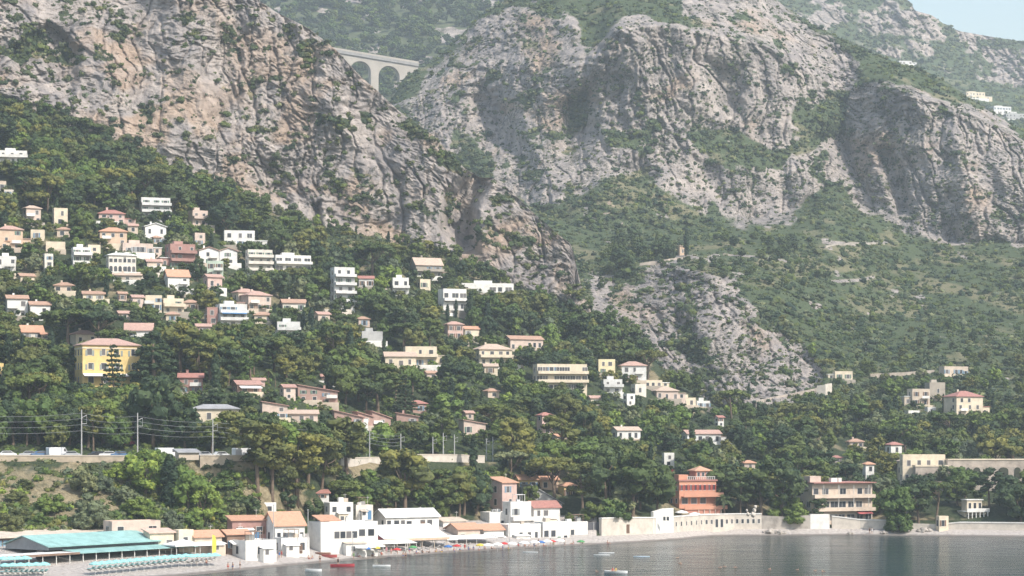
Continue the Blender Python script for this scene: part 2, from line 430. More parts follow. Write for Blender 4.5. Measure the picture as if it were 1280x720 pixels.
# big buttress corners, gullies and shadowed recesses
def dent(poly, amt, s0=-6, s1=22):
    return amt*sstep(s0, s1, poly_sd(B.PX, B.PY, poly))
push = push + dent([(700, 130), (745, 90), (752, 170), (720, 215), (690, 200)], 20)           # shaded flank left of the top cliff
push = push + dent([(572, 120), (600, 100), (640, 130), (645, 190), (600, 190)], 14)
push = push + dent([(1015, 175), (1060, 120), (1072, 180), (1088, 250), (1060, 225), (1040, 190)], 24)  # gully left of the right cliff
push = push + dent([(880, 70), (935, 80), (930, 150), (890, 140)], 14)                          # hollow in the top cliff
push = push + dent([(1090, 185), (1120, 180), (1145, 270), (1120, 272)], 16, -4, 14)
push = push + dent([(840, 380), (870, 400), (885, 450), (860, 470), (835, 440)], 12, -6, 18)
push = push + dent([(765, 205), (800, 190), (830, 220), (820, 240), (780, 235)], 12)
push = push + dent([(860, 185), (900, 205), (905, 250), (870, 240)], 12)
B.push(push)
vB = fbm(B.WX/22, B.Z/18, 4, 181) + .55*fbm(B.WX/6, B.Z/5, 3, 182)
vB = vB + .12*sstep(-10, 20, poly_sd(B.PX, B.PY, ROCKB[0][0]))*sstep(-.3, .3, fbm(B.WX/30, B.Z/30, 3, 188))
vegB = np.clip(1-rb*1.25, 0, 1) * 1.0
hard = sstep(0, 20, np.maximum(poly_sd(B.PX, B.PY, ROCKB[1][0]), poly_sd(B.PX, B.PY, ROCKB[2][0])))
vegB = np.maximum(vegB*sstep(-1.15, -.55, vB - .45*sstep(.1, .5, rb)), sstep(.36, .72, vB - .3*hard))
# rows of dark gully vegetation
for poly, w in (([(1030, 110), (1062, 110), (1060, 170), (1020, 180)], .9), ([(705, 120), (742, 90), (740, 160), (700, 190)], .6)):
    vegB = np.maximum(vegB, w*sstep(-4, 10, poly_sd(B.PX, B.PY, poly)))
ochB = sstep(.2, .75, fbm(B.WX/40, B.Z/30, 4, 191) + .3*sstep(-20, 20, poly_sd(B.PX, B.PY, [(600, 20), (740, 20), (840, 30), (1000, 20), (1050, 120), (960, 60), (800, 60), (700, 200), (640, 180)])) - .1)
dryB = .55*sstep(.2, .8, fbm(B.WX/26, B.Z/12, 4, 193) + .5*sstep(-10, 30, poly_sd(B.PX, B.PY, [(800, 345), (960, 300), (1100, 290), (1300, 360), (1300, 400), (1000, 380), (930, 360)]))
            + .45*sstep(-10, 30, poly_sd(B.PX, B.PY, [(620, 250), (740, 190), (860, 190), (960, 280), (800, 285)])))
def strip(pts, w):
    """bare track along a polyline of the picture"""
    pp = []
    d = np.full(B.D.shape, 1e9)
    for (ax, ay), (bx, by) in zip(pts[:-1], pts[1:]):
        ex, ey = bx-ax, by-ay
        t = np.clip(((B.PX-ax)*ex+(B.PY-ay)*ey)/(ex*ex+ey*ey), 0, 1)
        d = np.minimum(d, np.hypot(B.PX-ax-t*ex, B.PY-ay-t*ey))
    return sstep(w+.8, w-.4, d)
trk = np.maximum.reduce([strip([(945, 503), (990, 494), (1030, 486), (1040, 478)], 2.0), strip([(948, 515), (975, 520), (1000, 522)], 1.2),
                         strip([(1040, 352), (1075, 350), (1092, 346)], 1.6), strip([(800, 331), (850, 323), (890, 322)], 1.0),
                         strip([(1030, 303), (1070, 305), (1108, 302)], 2.0), strip([(905, 318), (960, 322), (985, 327)], 1.0), strip([(1060, 412), (1080, 409)], 1.0)])
maskB = np.stack([vegB*(1-trk), ochB, 0*vegB, np.maximum(dryB*.9, trk)], -1)

# ---- sheet C: wooded hillside behind the viaduct
XC = np.arange(150, 690, 2.0)
C0 = yl([260, 700], [300, 300], [260, 700], [1560, 1560], XC); C1 = yl([260, 500, 700], [150, 118, 90], [260, 700], [1900, 1900], XC)
C2 = yl([260, 700], [-60, -60], [260, 700], [2350, 2350], XC); C3 = (C2[0]+200, C2[1]-60)
DC, ZC = sheet(XC, [C0, C1, C2, C3], [80, 110, 6]); C = Sheet(XC, DC, ZC)
C.push(14*fbm(C.WX/90, C.D/90, 4, 301))
vegC = np.clip(.9 + 0*C.D - .9*sstep(.35, .6, fbm(C.WX/40, C.Z/20, 3, 303)), 0, 1)
maskC = np.stack([vegC, .2+0*vegC, 0*vegC, .1+0*vegC], -1)

# ---- sheet D: distant ridge at the upper right
XD = np.concatenate([np.arange(930, 1400, 1.6), np.arange(1402, 1860, 8)])
E0 = yl([900, 1400], [300, 300], [900, 1400], [1900, 1900], XD)
E1 = yl([900, 1000, 1100, 1200, 1280, 1400], [60, 75, 98, 125, 142, 160], [900, 1400], [2300, 2250], XD)
E2 = yl([900, 1000, 1060, 1140, 1200, 1280, 1400], [20, 30, 52, 80, 95, 112, 130], [900, 1400], [2520, 2480], XD)
RDX = [900, 1000, 1100, 1125, 1138, 1143, 1165, 1182, 1200, 1240, 1280, 1400]; RDY = [-25, -14, -9, -4, 2, 13, 19, 32, 39, 46, 52, 62]
E3 = yl(RDX, RDY, [900, 1400], [2640, 2580], XD, 1); E4 = (E3[0]+25, E3[1]); E5 = (E3[0]+260, E3[1]-120)
DD, ZD = sheet(XD, [E0, E1, E2, E3, E4, E5], [90, 50, 80, 4, 6]); Dd = Sheet(XD, DD, ZD)
rowD = np.repeat(np.arange(6), [90, 50, 80, 4, 6, 1])[:, None]+0*DD
rd = sstep(1.6, 2.3, rowD + .8*fbm(Dd.WX/60, Dd.Z/60, 4, 401))
Dd.push(-rock_relief(Dd.WX, Dd.Z, 2.1, 400)*rd)
vegD = np.maximum(1-rd*.95, sstep(.1, .5, fbm(Dd.WX/30, Dd.Z/22, 4, 405)))
maskD = np.stack([vegD, .25+0*vegD, 0*vegD, .3*sstep(.2, .6, fbm(Dd.WX/70, Dd.Z/40, 3, 407))], -1)

def terrain_mat(name, tuft, gain, vgain):
    m, nt, b = new_mat(name)
    at = N(nt, 'ShaderNodeAttribute', attribute_name='mask'); sp = nt.nodes.new('ShaderNodeSeparateColor')
    nt.links.new(at.outputs['Color'], sp.inputs[0])
    n_big = noise(nt, .035, 5, .6); n_mid = noise(nt, .22, 6, .65); n_fine = noise(nt, 1.1, 5, .7)
    streak = noise(nt, .11, 5, .6, sc3=(1, 1, .22))
    rock = ramp(nt, n_mid, [(.26, (.20*gain, .177*gain, .165*gain)), (.42, (.355*gain, .312*gain, .286*gain)), (.6, (.465*gain, .408*gain, .370*gain)), (.78, (.58*gain, .515*gain, .47*gain))])
    rock = mixc(nt, ramp(nt, streak, [(.42, (0, 0, 0)), (.62, (.75,)*3)]), rock, (.23, .212, .215))
    och = ramp(nt, n_mid, [(.3, (.28, .205, .155)), (.55, (.44, .335, .26)), (.75, (.54, .43, .345))])
    pch = N(nt, 'ShaderNodeMath', operation='MULTIPLY'); nt.links.new(sp.outputs[1], pch.inputs[0]); nt.links.new(ramp(nt, n_big, [(.35, (.25,)*3), (.6, (1,)*3)]), pch.inputs[1])
    rock = mixc(nt, pch.outputs[0], rock, och)
    spot = noise(nt, .55, 5, .75); sp2 = noise(nt, .07, 3, .5)
    sm = N(nt, 'ShaderNodeMath', operation='MULTIPLY_ADD'); nt.links.new(sp2, sm.inputs[0]); sm.inputs[1].default_value = .55; nt.links.new(spot, sm.inputs[2])
    rock = mixc(nt, ramp(nt, sm.outputs[0], [(tuft, (0,)*3), (tuft+.07, (.8,)*3)]), rock, (.062, .066, .045))   # tufts and lichen too small to build
    veg = ramp(nt, n_fine, [(.3, (.030*vgain, .045*vgain, .024*vgain)), (.5, (.056*vgain, .076*vgain, .038*vgain)), (.72, (.10*vgain, .115*vgain, .064*vgain))])
    dryc = ramp(nt, n_fine, [(.3, (.22, .18, .11)), (.6, (.38, .315, .20)), (.8, (.47, .405, .29))])
    # the attribute's fourth channel: dry grass and bare earth
    dn = N(nt, 'ShaderNodeMath', operation='MULTIPLY'); nt.links.new(at.outputs['Alpha'], dn.inputs[0]); nt.links.new(ramp(nt, n_mid, [(.32, (.45,)*3), (.52, (1,)*3)]), dn.inputs[1])
    veg = mixc(nt, dn.outputs[0], veg, dryc)
    # break the edge of the vegetation with fine noise
    vb = N(nt, 'ShaderNodeMath', operation='MULTIPLY_ADD'); nt.links.new(n_fine, vb.inputs[0]); vb.inputs[1].default_value = .9; vb.inputs[2].default_value = -.45
    va = N(nt, 'ShaderNodeMath', operation='ADD'); nt.links.new(vb.outputs[0], va.inputs[0]); nt.links.new(sp.outputs[0], va.inputs[1])
    col = mixc(nt, ramp(nt, va.outputs[0], [(.4, (0,)*3), (.6, (1,)*3)]), rock, veg)
    sand = ramp(nt, n_fine, [(.3, (.42, .375, .345)), (.5, (.56, .51, .475)), (.75, (.66, .61, .57))])
    ge = nt.nodes.new('ShaderNodeNewGeometry'); sx = nt.nodes.new('ShaderNodeSeparateXYZ'); nt.links.new(ge.outputs['Position'], sx.inputs[0])
    zn = N(nt, 'ShaderNodeMath', operation='MULTIPLY_ADD'); nt.links.new(n_mid, zn.inputs[0]); zn.inputs[1].default_value = -.5; nt.links.new(sx.outputs[2], zn.inputs[2])
    sand = mixc(nt, ramp(nt, zn.outputs[0], [(.0, (1,)*3), (.22, (0,)*3)]), sand, (.27, .24, .215))      # wet pebbles at the edge
    col = mixc(nt, sp.outputs[2], col, sand)
    nt.links.new(col, b.inputs['Base Color']); b.inputs['Roughness'].default_value = .95; b.inputs['Specular IOR Level'].default_value = .1
    bump(nt, b, n_fine, 1.0, 1.2)
    return m
TM = terrain_mat('hillside_ground', .87, 1.09, 1.0); TMB = terrain_mat('mountain_ground', .815, 1.02, 1.4)
A.mesh('hillside', TM, maskA); B.mesh('mountain', TMB, maskB); C.mesh('valley_hillside', TMB, maskC); Dd.mesh('distant_ridge', TMB, maskD)

def ground(px, py):
    """depth of the ground seen at a picture point (front-most sheet)"""
    if py >= A.top(px)+.5: return A.depth(px, py)
    if px > XB[0]+2 and py >= B.top(px): return B.depth(px, py)
    if px < 680: return C.depth(px, py)
    return Dd.depth(px, py)

# ---- sea
def sea():
    m, nt, b = new_mat('sea_water')
    b.inputs['Base Color'].default_value = (.006, .024, .025, 1)
    b.inputs['Roughness'].default_value = .10; b.inputs['IOR'].default_value = 1.33
    n1 = noise(nt, .16, 5, .62, sc3=(.7, 1.25, 1)); n2 = noise(nt, .9, 4, .65); n3 = noise(nt, .03, 2, .5)
    ad = N(nt, 'ShaderNodeMath', operation='MULTIPLY_ADD'); nt.links.new(n2, ad.inputs[0]); ad.inputs[1].default_value = .22; nt.links.new(n1, ad.inputs[2])
    mu = N(nt, 'ShaderNodeMath', operation='MULTIPLY'); nt.links.new(ad.outputs[0], mu.inputs[0]); nt.links.new(ramp(nt, n3, [(.35, (.55,)*3), (.65, (1.1,)*3)]), mu.inputs[1])
    bump(nt, b, mu.outputs[0], 1.0, .75); b.inputs['Specular IOR Level'].default_value = .13
    bed = MB().box(-3600, 3600, -3000, 460, -9, -3).build('seabed', plain('seabed_sand', (.2, .22, .18))); tag(bed, kind='structure')
    o = MB().add([(-3600, -3000, 0), (3600, -3000, 0), (3600, 760, 0), (-3600, 760, 0)], [(0, 1, 2, 3)]).build('sea', m)
    tag(o, kind='structure')
sea()

def d2f(px): return float(np.interp(px, XA, d2)) - .7
# ------------------------------------------------------------------ houses
WALLC = dict(white=(.76, .74, .70), warmwhite=(.70, .645, .57), greywhite=(.66, .65, .63), cream=(.70, .60, .46), pink=(.58, .42, .37), red=(.38, .22, .19), yellow=(.74, .55, .24), paleyellow=(.78, .68, .44),
             orange=(.62, .46, .34), beige=(.56, .47, .38), stone=(.38, .335, .28), green=(.50, .58, .48), grey=(.42, .42, .41), brick=(.40, .265, .225), brown=(.24, .16, .12), rose=(.60, .48, .41), peach=(.64, .52, .42))
def wall_mat(k): return plain('wall_' + k, WALLC[k], .9, .24, .45)
ROOFC = dict(tile=(.46, .28, .20), orange=(.58, .31, .20), red=(.42, .19, .155), pinktile=(.50, .31, .25), paletile=(.55, .40, .31), rosy=(.44, .25, .205))
def roof_mat(k):
    return tile_mat('roof_' + k, ROOFC[k]) if k in ROOFC else plain('roof_' + k, {'white': (.78, .77, .75), 'grey': (.34, .34, .35), 'beige': (.60, .51, .42), 'turquoise': (.27, .45, .43), 'brown': (.22, .165, .14), 'pink': (.62, .44, .36)}[k], .8, .28, .4)
TRIM = plain('trim_paint', (.66, .64, .60), .7, .1)
CONC = plain('concrete', (.50, .48, .45), .9, .2)
WHCL = plain('white_cloth', (.80, .78, .75), .85, .1, .6)
BOXES = []      # picture boxes that trees must leave open: (x0, x1, ytop, ybase, depth, clear part)
LAND = []       # landmarks for the labels of the trees: (px, py, words)
_wc = {}
def win_mesh(w, h):
    k = (round(w, 1), round(h, 1))
    if k not in _wc:
        w, h = k; t = .09
        m = MB().box(-w/2, w/2, -.02, .10, 0, h, 0)
        m.box(-w/2-t, w/2+t, -.06, .08, -t, -.001, 1).box(-w/2-t, w/2+t, -.055, .08, h+.001, h+t, 1)
        m.box(-w/2-t, -w/2-.001, -.05, .08, 0, h, 1).box(w/2+.001, w/2+t, -.05, .08, 0, h, 1)
        if w > 1.6: m.box(-.04, .04, -.045, -.021, 0, h, 1)
        _wc[k] = m.mesh('window', glass_mat(), TRIM)
    return _wc[k]
def windows(par, W, Dp, z0, fh, fl, nf, ns, ww=1.1, wh=None, y=0.0, skip=(), right=False, regular=False):
    for k in range(fl):
        h = wh or min(fh*.55, 1.7); z = z0 + k*fh + (fh-h)*.52
        if k in skip: continue
        shut = rnd.random() < .35
        for i in range(nf):
            if h < .3 or (not regular and nf > 1 and rnd.random() < .14): continue
            door = not regular and k == 0 and rnd.random() < .25
            w_ = ww if regular else ww*rnd.choice([.8, 1, 1, 1.25]); hh_ = min(2.1, fh*.75) if door else h
            zz = z0 + .1 if door else z
            q = obj('window', win_mesh(w_, hh_), par, (-W/2 + W*(i+.5)/nf + (0 if regular else rnd.uniform(-.12, .12)*W/nf), y, zz), 0)
            if shut and w_ < 1.5:
                for sx in (-1, 1): obj('shutter', shut_mesh(hh_, shutc), par, (q.location.x + sx*(w_*.78+.07), y, zz))
        for i in range(ns):
            if regular or rnd.random() < .8: obj('window', win_mesh(ww, h), par, ((W/2 if right else -W/2), Dp*(i+.5)/ns, z), R(90 if right else -90))
shutc = 0
def shut_mesh(h, c):
    k = ('s', round(h, 1), c)
    if k not in _wc:
        col = [('green_shutter', (.12, .20, .15)), ('grey_shutter', (.32, .34, .35)), ('brown_shutter', (.20, .12, .08)), ('blue_shutter', (.18, .28, .38))][c]
        _wc[k] = MB().box(-.24, .24, -.09, -.01, 0, k[1]).mesh('shutter', plain(*col, .7))
    return _wc[k]

def roof_mesh(kind, W, Dp, h, ov=.45, th=.22, z=0.0):
    x0, x1, y0, y1 = -W/2-ov, W/2+ov, -ov, Dp+ov
    m = MB()
    if kind == 'flat':
        m.box(x0+.2, x1-.2, y0+.2, y1-.2, z, z+th)
    elif kind == 'hip':
        q = min(W, Dp)/2 + ov
        if W >= Dp: r0, r1 = (x0+q, (y0+y1)/2), (x1-q, (y0+y1)/2)
        else: r0, r1 = ((x0+x1)/2, y0+q), ((x0+x1)/2, y1-q)
        vs = [(x0,y0,z),(x1,y0,z),(x1,y1,z),(x0,y1,z),(x0,y0,z+th),(x1,y0,z+th),(x1,y1,z+th),(x0,y1,z+th),(r0[0],r0[1],z+th+h),(r1[0],r1[1],z+th+h)]
        if W >= Dp: fs = [(4,5,9,8),(6,7,8,9),(5,6,9),(7,4,8)]
        else: fs = [(4,5,8),(5,6,9,8),(6,7,9),(7,4,8,9)]
        m.add(vs, fs + [(0,3,2,1),(0,1,5,4),(1,2,6,5),(2,3,7,6),(3,0,4,7)])
    elif kind == 'gable':      # ridge along x: the slope faces the viewer
        yc = (y0+y1)/2
        m.prism([(y0, z), (yc, z+h), (y1, z), (y1, z+th), (yc, z+h+th*1.1), (y0, z+th)], 'x', x0, x1)
    elif kind == 'gablef':     # gable end to the viewer
        xc = (x0+x1)/2
        m.prism([(x0, z), (xc, z+h), (x1, z), (x1, z+th), (xc, z+h+th*1.1), (x0, z+th)], 'y', y0, y1)
    elif kind == 'shed':       # one slope falling to the right
        m.prism([(x0, z+h), (x1, z), (x1, z+th), (x0, z+h+th)], 'y', y0, y1)
    elif kind == 'shedf':      # one slope falling to the viewer
        m.prism([(y0, z), (y1, z+h), (y1, z+h+th), (y0, z+th)], 'x', x0, x1)
    elif kind == 'pyramid':
        xc, yc = 0, (y0+y1)/2
        m.add([(x0,y0,z),(x1,y0,z),(x1,y1,z),(x0,y1,z),(x0,y0,z+th),(x1,y0,z+th),(x1,y1,z+th),(x0,y1,z+th),(xc,yc,z+th+h)],
              [(4,5,8),(5,6,8),(6,7,8),(7,4,8),(0,3,2,1),(0,1,5,4),(1,2,6,5),(2,3,7,6),(3,0,4,7)])
    return m

def wall_mb(W, Dp, H, kind, rise, base=-4.0):
    m = MB().box(-W/2, W/2, 0, Dp, base, H)
    if kind == 'gable': m.prism([(0.0, H-.002), (Dp/2, H+rise-.06), (Dp, H-.002)], 'x', -W/2, W/2)
    if kind == 'gablef': m.prism([(-W/2, H-.002), (0, H+rise-.06), (W/2, H-.002)], 'y', 0, Dp)
    if kind == 'shed': m.prism([(-W/2, H-.002), (-W/2, H+rise-.1), (W/2, H-.002)], 'y', 0, Dp)
    if kind == 'shedf': m.prism([(0, H-.002), (Dp, H+rise-.1), (Dp, H-.002)], 'x', -W/2, W/2)
    if kind == 'flat':
        for a in ((-W/2, W/2, 0, .2), (-W/2, W/2, Dp-.2, Dp)): m.box(*a, H+.001, H+.5)
        for a in ((-W/2, -W/2+.2), (W/2-.2, W/2)): m.box(*a, .201, Dp-.201, H+.001, H+.5)
    return m

def py_hill(yb): return yb < 600

def house(x0, x1, yb, yt, label, wall='white', roof='flat', rc='white', fl=2, yaw=17, r=.7, rise=None, name='house', cat='house', balc=(), nf=None, ns=None,
          ww=1.1, chim=0, d=None, short=None, clear=.62, group=None, door=False, awn=None, prot=True, awnz=None, wing=None):
    global shutc
    shutc = rnd.randrange(4)
    if wall == 'white' and d is None: wall = rnd.choice(['white', 'white', 'warmwhite', 'greywhite'])
    cx = (x0+x1)/2
    beachy = d is not None and d < 600 and cx > 250
    if name == 'house' and yaw == 17: yaw = rnd.choice([8, 14, 20, 26, 32])
    if d is None: d = ground(cx, yb)
    s = d/F; tot = (x1-x0)*s; a = R(yaw)
    W = tot/(math.cos(a) + r*abs(math.sin(a))); Dp = r*W
    Ht = (yb-yt)*s
    if roof == 'flat': rise = .5
    elif rise is None: rise = min(.2*min(W, Dp) + .3, .32*Ht)
    H = Ht - rise
    xr = (x1-CX)*s - W/2*math.cos(a) if yaw >= 0 else (x0-CX)*s + W/2*math.cos(a)
    z = CAMZ + (HY-yb)*s
    root = empty(name, (xr, d, z), a)
    tag(root, label, cat, group)
    wb = wall_mb(W, Dp, H, roof, rise)
    wb.build('wall', wall_mat(wall), root)
    if roof == 'flat':
        MB().box(-W/2+.202, W/2-.202, .202, Dp-.202, H+.002, H+.15).build('roof', roof_mat(rc), root)
    else:
        rf = roof_mesh(roof, W, Dp, rise, z=H).build('roof', roof_mat(rc), root)
    for k in range(chim):
        MB().box(-W*.2+k*W*.35, -W*.2+k*W*.35+.7, Dp*.55, Dp*.55+.7, H, H+rise+1.0).box(-W*.2+k*W*.35-.1, -W*.2+k*W*.35+.8, Dp*.55-.1, Dp*.55+.8, H+rise+1.001, H+rise+1.15).build('chimney', wall_mat(wall), root)
    fh = H/fl
    if nf is None: nf = max(1, int(round(W/3.4)))
    if ns is None: ns = max(1, int(round(Dp/5.0)))
    windows(root, W, Dp, 0, fh, fl, nf, ns, ww, right=yaw < 0)
    hill = wing if wing is not None else (name in ('house', 'villa') and d > 600 and py_hill(yb))
    if hill and W > 5:
        # garden terrace on a retaining wall, and on larger houses a lower wing
        tw = W*rnd.uniform(.9, 1.25); tx = rnd.uniform(-.15, .15)*W; td = rnd.uniform(2.2, 4.2)
        tmat = rnd.choice([wall_mat('stone'), wall_mat('beige'), wall_mat('white'), wall_mat('cream')])
        t_ = MB().box(tx-tw/2, tx+tw/2, -td, -.01, -6, -.35)
        t_.box(tx-tw/2, tx+tw/2, -td, -td+.18, -.349, .45).build('terrace', tmat, root)
        if W > 7.5 and rnd.random() < .7:
            sd = rnd.choice([-1, 1]); ww_ = W*rnd.uniform(.3, .45); wh_ = H*rnd.uniform(.42, .6) if fl > 1 else H*.75; y0_ = Dp*rnd.uniform(.1, .3)
            xa = W/2+.01 if sd > 0 else -W/2-ww_-.01
            wg = MB().box(xa, xa+ww_, y0_, Dp*.9, -5, wh_).build('wing', wall_mat(wall), root)
            MB().box(xa-.2 if sd < 0 else xa, xa+ww_+(.2 if sd > 0 else 0), y0_-.25, Dp*.9+.2, wh_+.001, wh_+.25).build('roof', roof_mat(rc), wg)
            obj('window', win_mesh(1.1, min(1.5, wh_*.5)), wg, (xa+ww_/2, y0_, wh_*.35))
        if roof != 'flat' and chim == 0 and rnd.random() < .6:
            MB().box(-W*.2, -W*.2+.6, Dp*.55, Dp*.55+.6, H, H+rise+.8).build('chimney', wall_mat(wall), root)
        if roof == 'flat' and rnd.random() < .6:
            MB().box(-W*.25, W*.1, Dp*.45, Dp*.8, H+.152, H+1.7).build('roof_room', wall_mat(wall), root)
        if not balc and fl > 1 and rnd.random() < .6:
            xb = rnd.choice([-.25, .2])*W
            MB().box(xb-1.6, xb+1.6, -1.1, -.003, fh-.1, fh+.08).box(xb-1.6, xb+1.6, -1.1, -1.02, fh+.081, fh+.95).build('balcony', wall_mat('white'), root)
    for k in balc:
        zb = k*fh
        b = MB().box(-W/2+.05, W/2+.3, -1.5, -.003, zb, zb+.2).box(-W/2+.05, W/2+.3, -1.5, -1.4, zb+.201, zb+1.05)
        b.box(W/2+.2, W/2+.3, -1.399, -.003, zb+.201, zb+1.05).box(-W/2+.05, -W/2+.15, -1.399, -.003, zb+.201, zb+1.05)
        b.build('balcony', wall_mat('white' if wall in ('white', 'grey') else wall), root)
    if door:
        MB().box(-.5, .5, -.06, .1, 0, 2.1).build('door', plain('door_paint', (.16, .10, .07), .6), root, (W*.18, 0, 0))
    if awn:
        zt = awnz if awnz is not None else fh*.95
        MB().prism([(-2.2, zt-.7), (-.05, zt), (-.05, zt+.08), (-2.2, zt-.6)], 'x', -W/2*.9, W/2*.9).build('awning', plain('awning_' + awn, {'white': (.8, .79, .77), 'blue': (.08, .22, .45), 'red': (.45, .10, .10)}[awn]), root)
    if beachy and W > 4:
        z_ = H+.5 if roof == 'flat' else H
        if roof == 'flat':
            for i in range(rnd.randint(1, 3)):
                bx, bw = rnd.uniform(-.4, .25)*W, rnd.uniform(.8, 1.6)
                MB().box(bx, bx+bw, Dp*.4, Dp*.4+bw*.8, H+.151, H+rnd.uniform(.9, 1.7)).build('rooftop_box', rnd.choice([wall_mat('white'), wall_mat('grey'), wall_mat('beige')]), root)
            if rnd.random() < .6:
                bx = rnd.uniform(-.35, 0)*W; pw = min(W*.4, 4.5)
                g = MB().box(bx, bx+pw, .4, 3.2, H+2.3, H+2.4)
                for xx in (bx+.05, bx+pw-.15):
                    for yy in (.45, 3.05): g.box(xx, xx+.1, yy, yy+.1, H+.151, H+2.299)
                g.build('roof_shade', rnd.choice([WHCL, wall_mat('brown'), wall_mat('beige')]), root)
        MB().tube([(W*.3, Dp*.6, H), (W*.3, Dp*.6, H+2.6)], .04, 5).tube([(W*.3-.5, Dp*.6, H+2.3), (W*.3+.5, Dp*.6, H+2.3)], .03, 4).build('aerial', TRIM, root)
        if rnd.random() < .7:
            lx, lw, lh = rnd.uniform(-.5, .05)*W, rnd.uniform(.3, .5)*W, min(2.6, H*.6)
            lt = MB().box(lx, lx+lw, -1.8, -.004, -3, lh).build('lean_to', wall_mat(rnd.choice(['white', 'beige', 'cream', 'white', 'rose'])), root)
            MB().prism([(-2.1, lh+.002), (-.005, lh+.35), (-.005, lh+.45), (-2.1, lh+.1)], 'x', lx-.2, lx+lw+.2).build('roof', rnd.choice([roof_mat('white'), roof_mat('orange'), roof_mat('beige')]), lt)
            obj('window', win_mesh(.9, 1.1), lt, (lx+lw*.35, -1.8, .9))
        if not door: MB().box(-.5, .5, -.06, .1, -.3, 2.0).build('door', plain(*rnd.choice([('blue_door', (.10, .22, .38)), ('green_door', (.10, .2, .14)), ('door_paint', (.16, .10, .07))]), .6), root, (W*rnd.uniform(.1, .35), 0, 0))
    if prot: BOXES.append((x0, x1, yt, yb, d, clear))
    if short: LAND.append((cx, (yb+yt)/2, short))
    return root, W, Dp, H, s

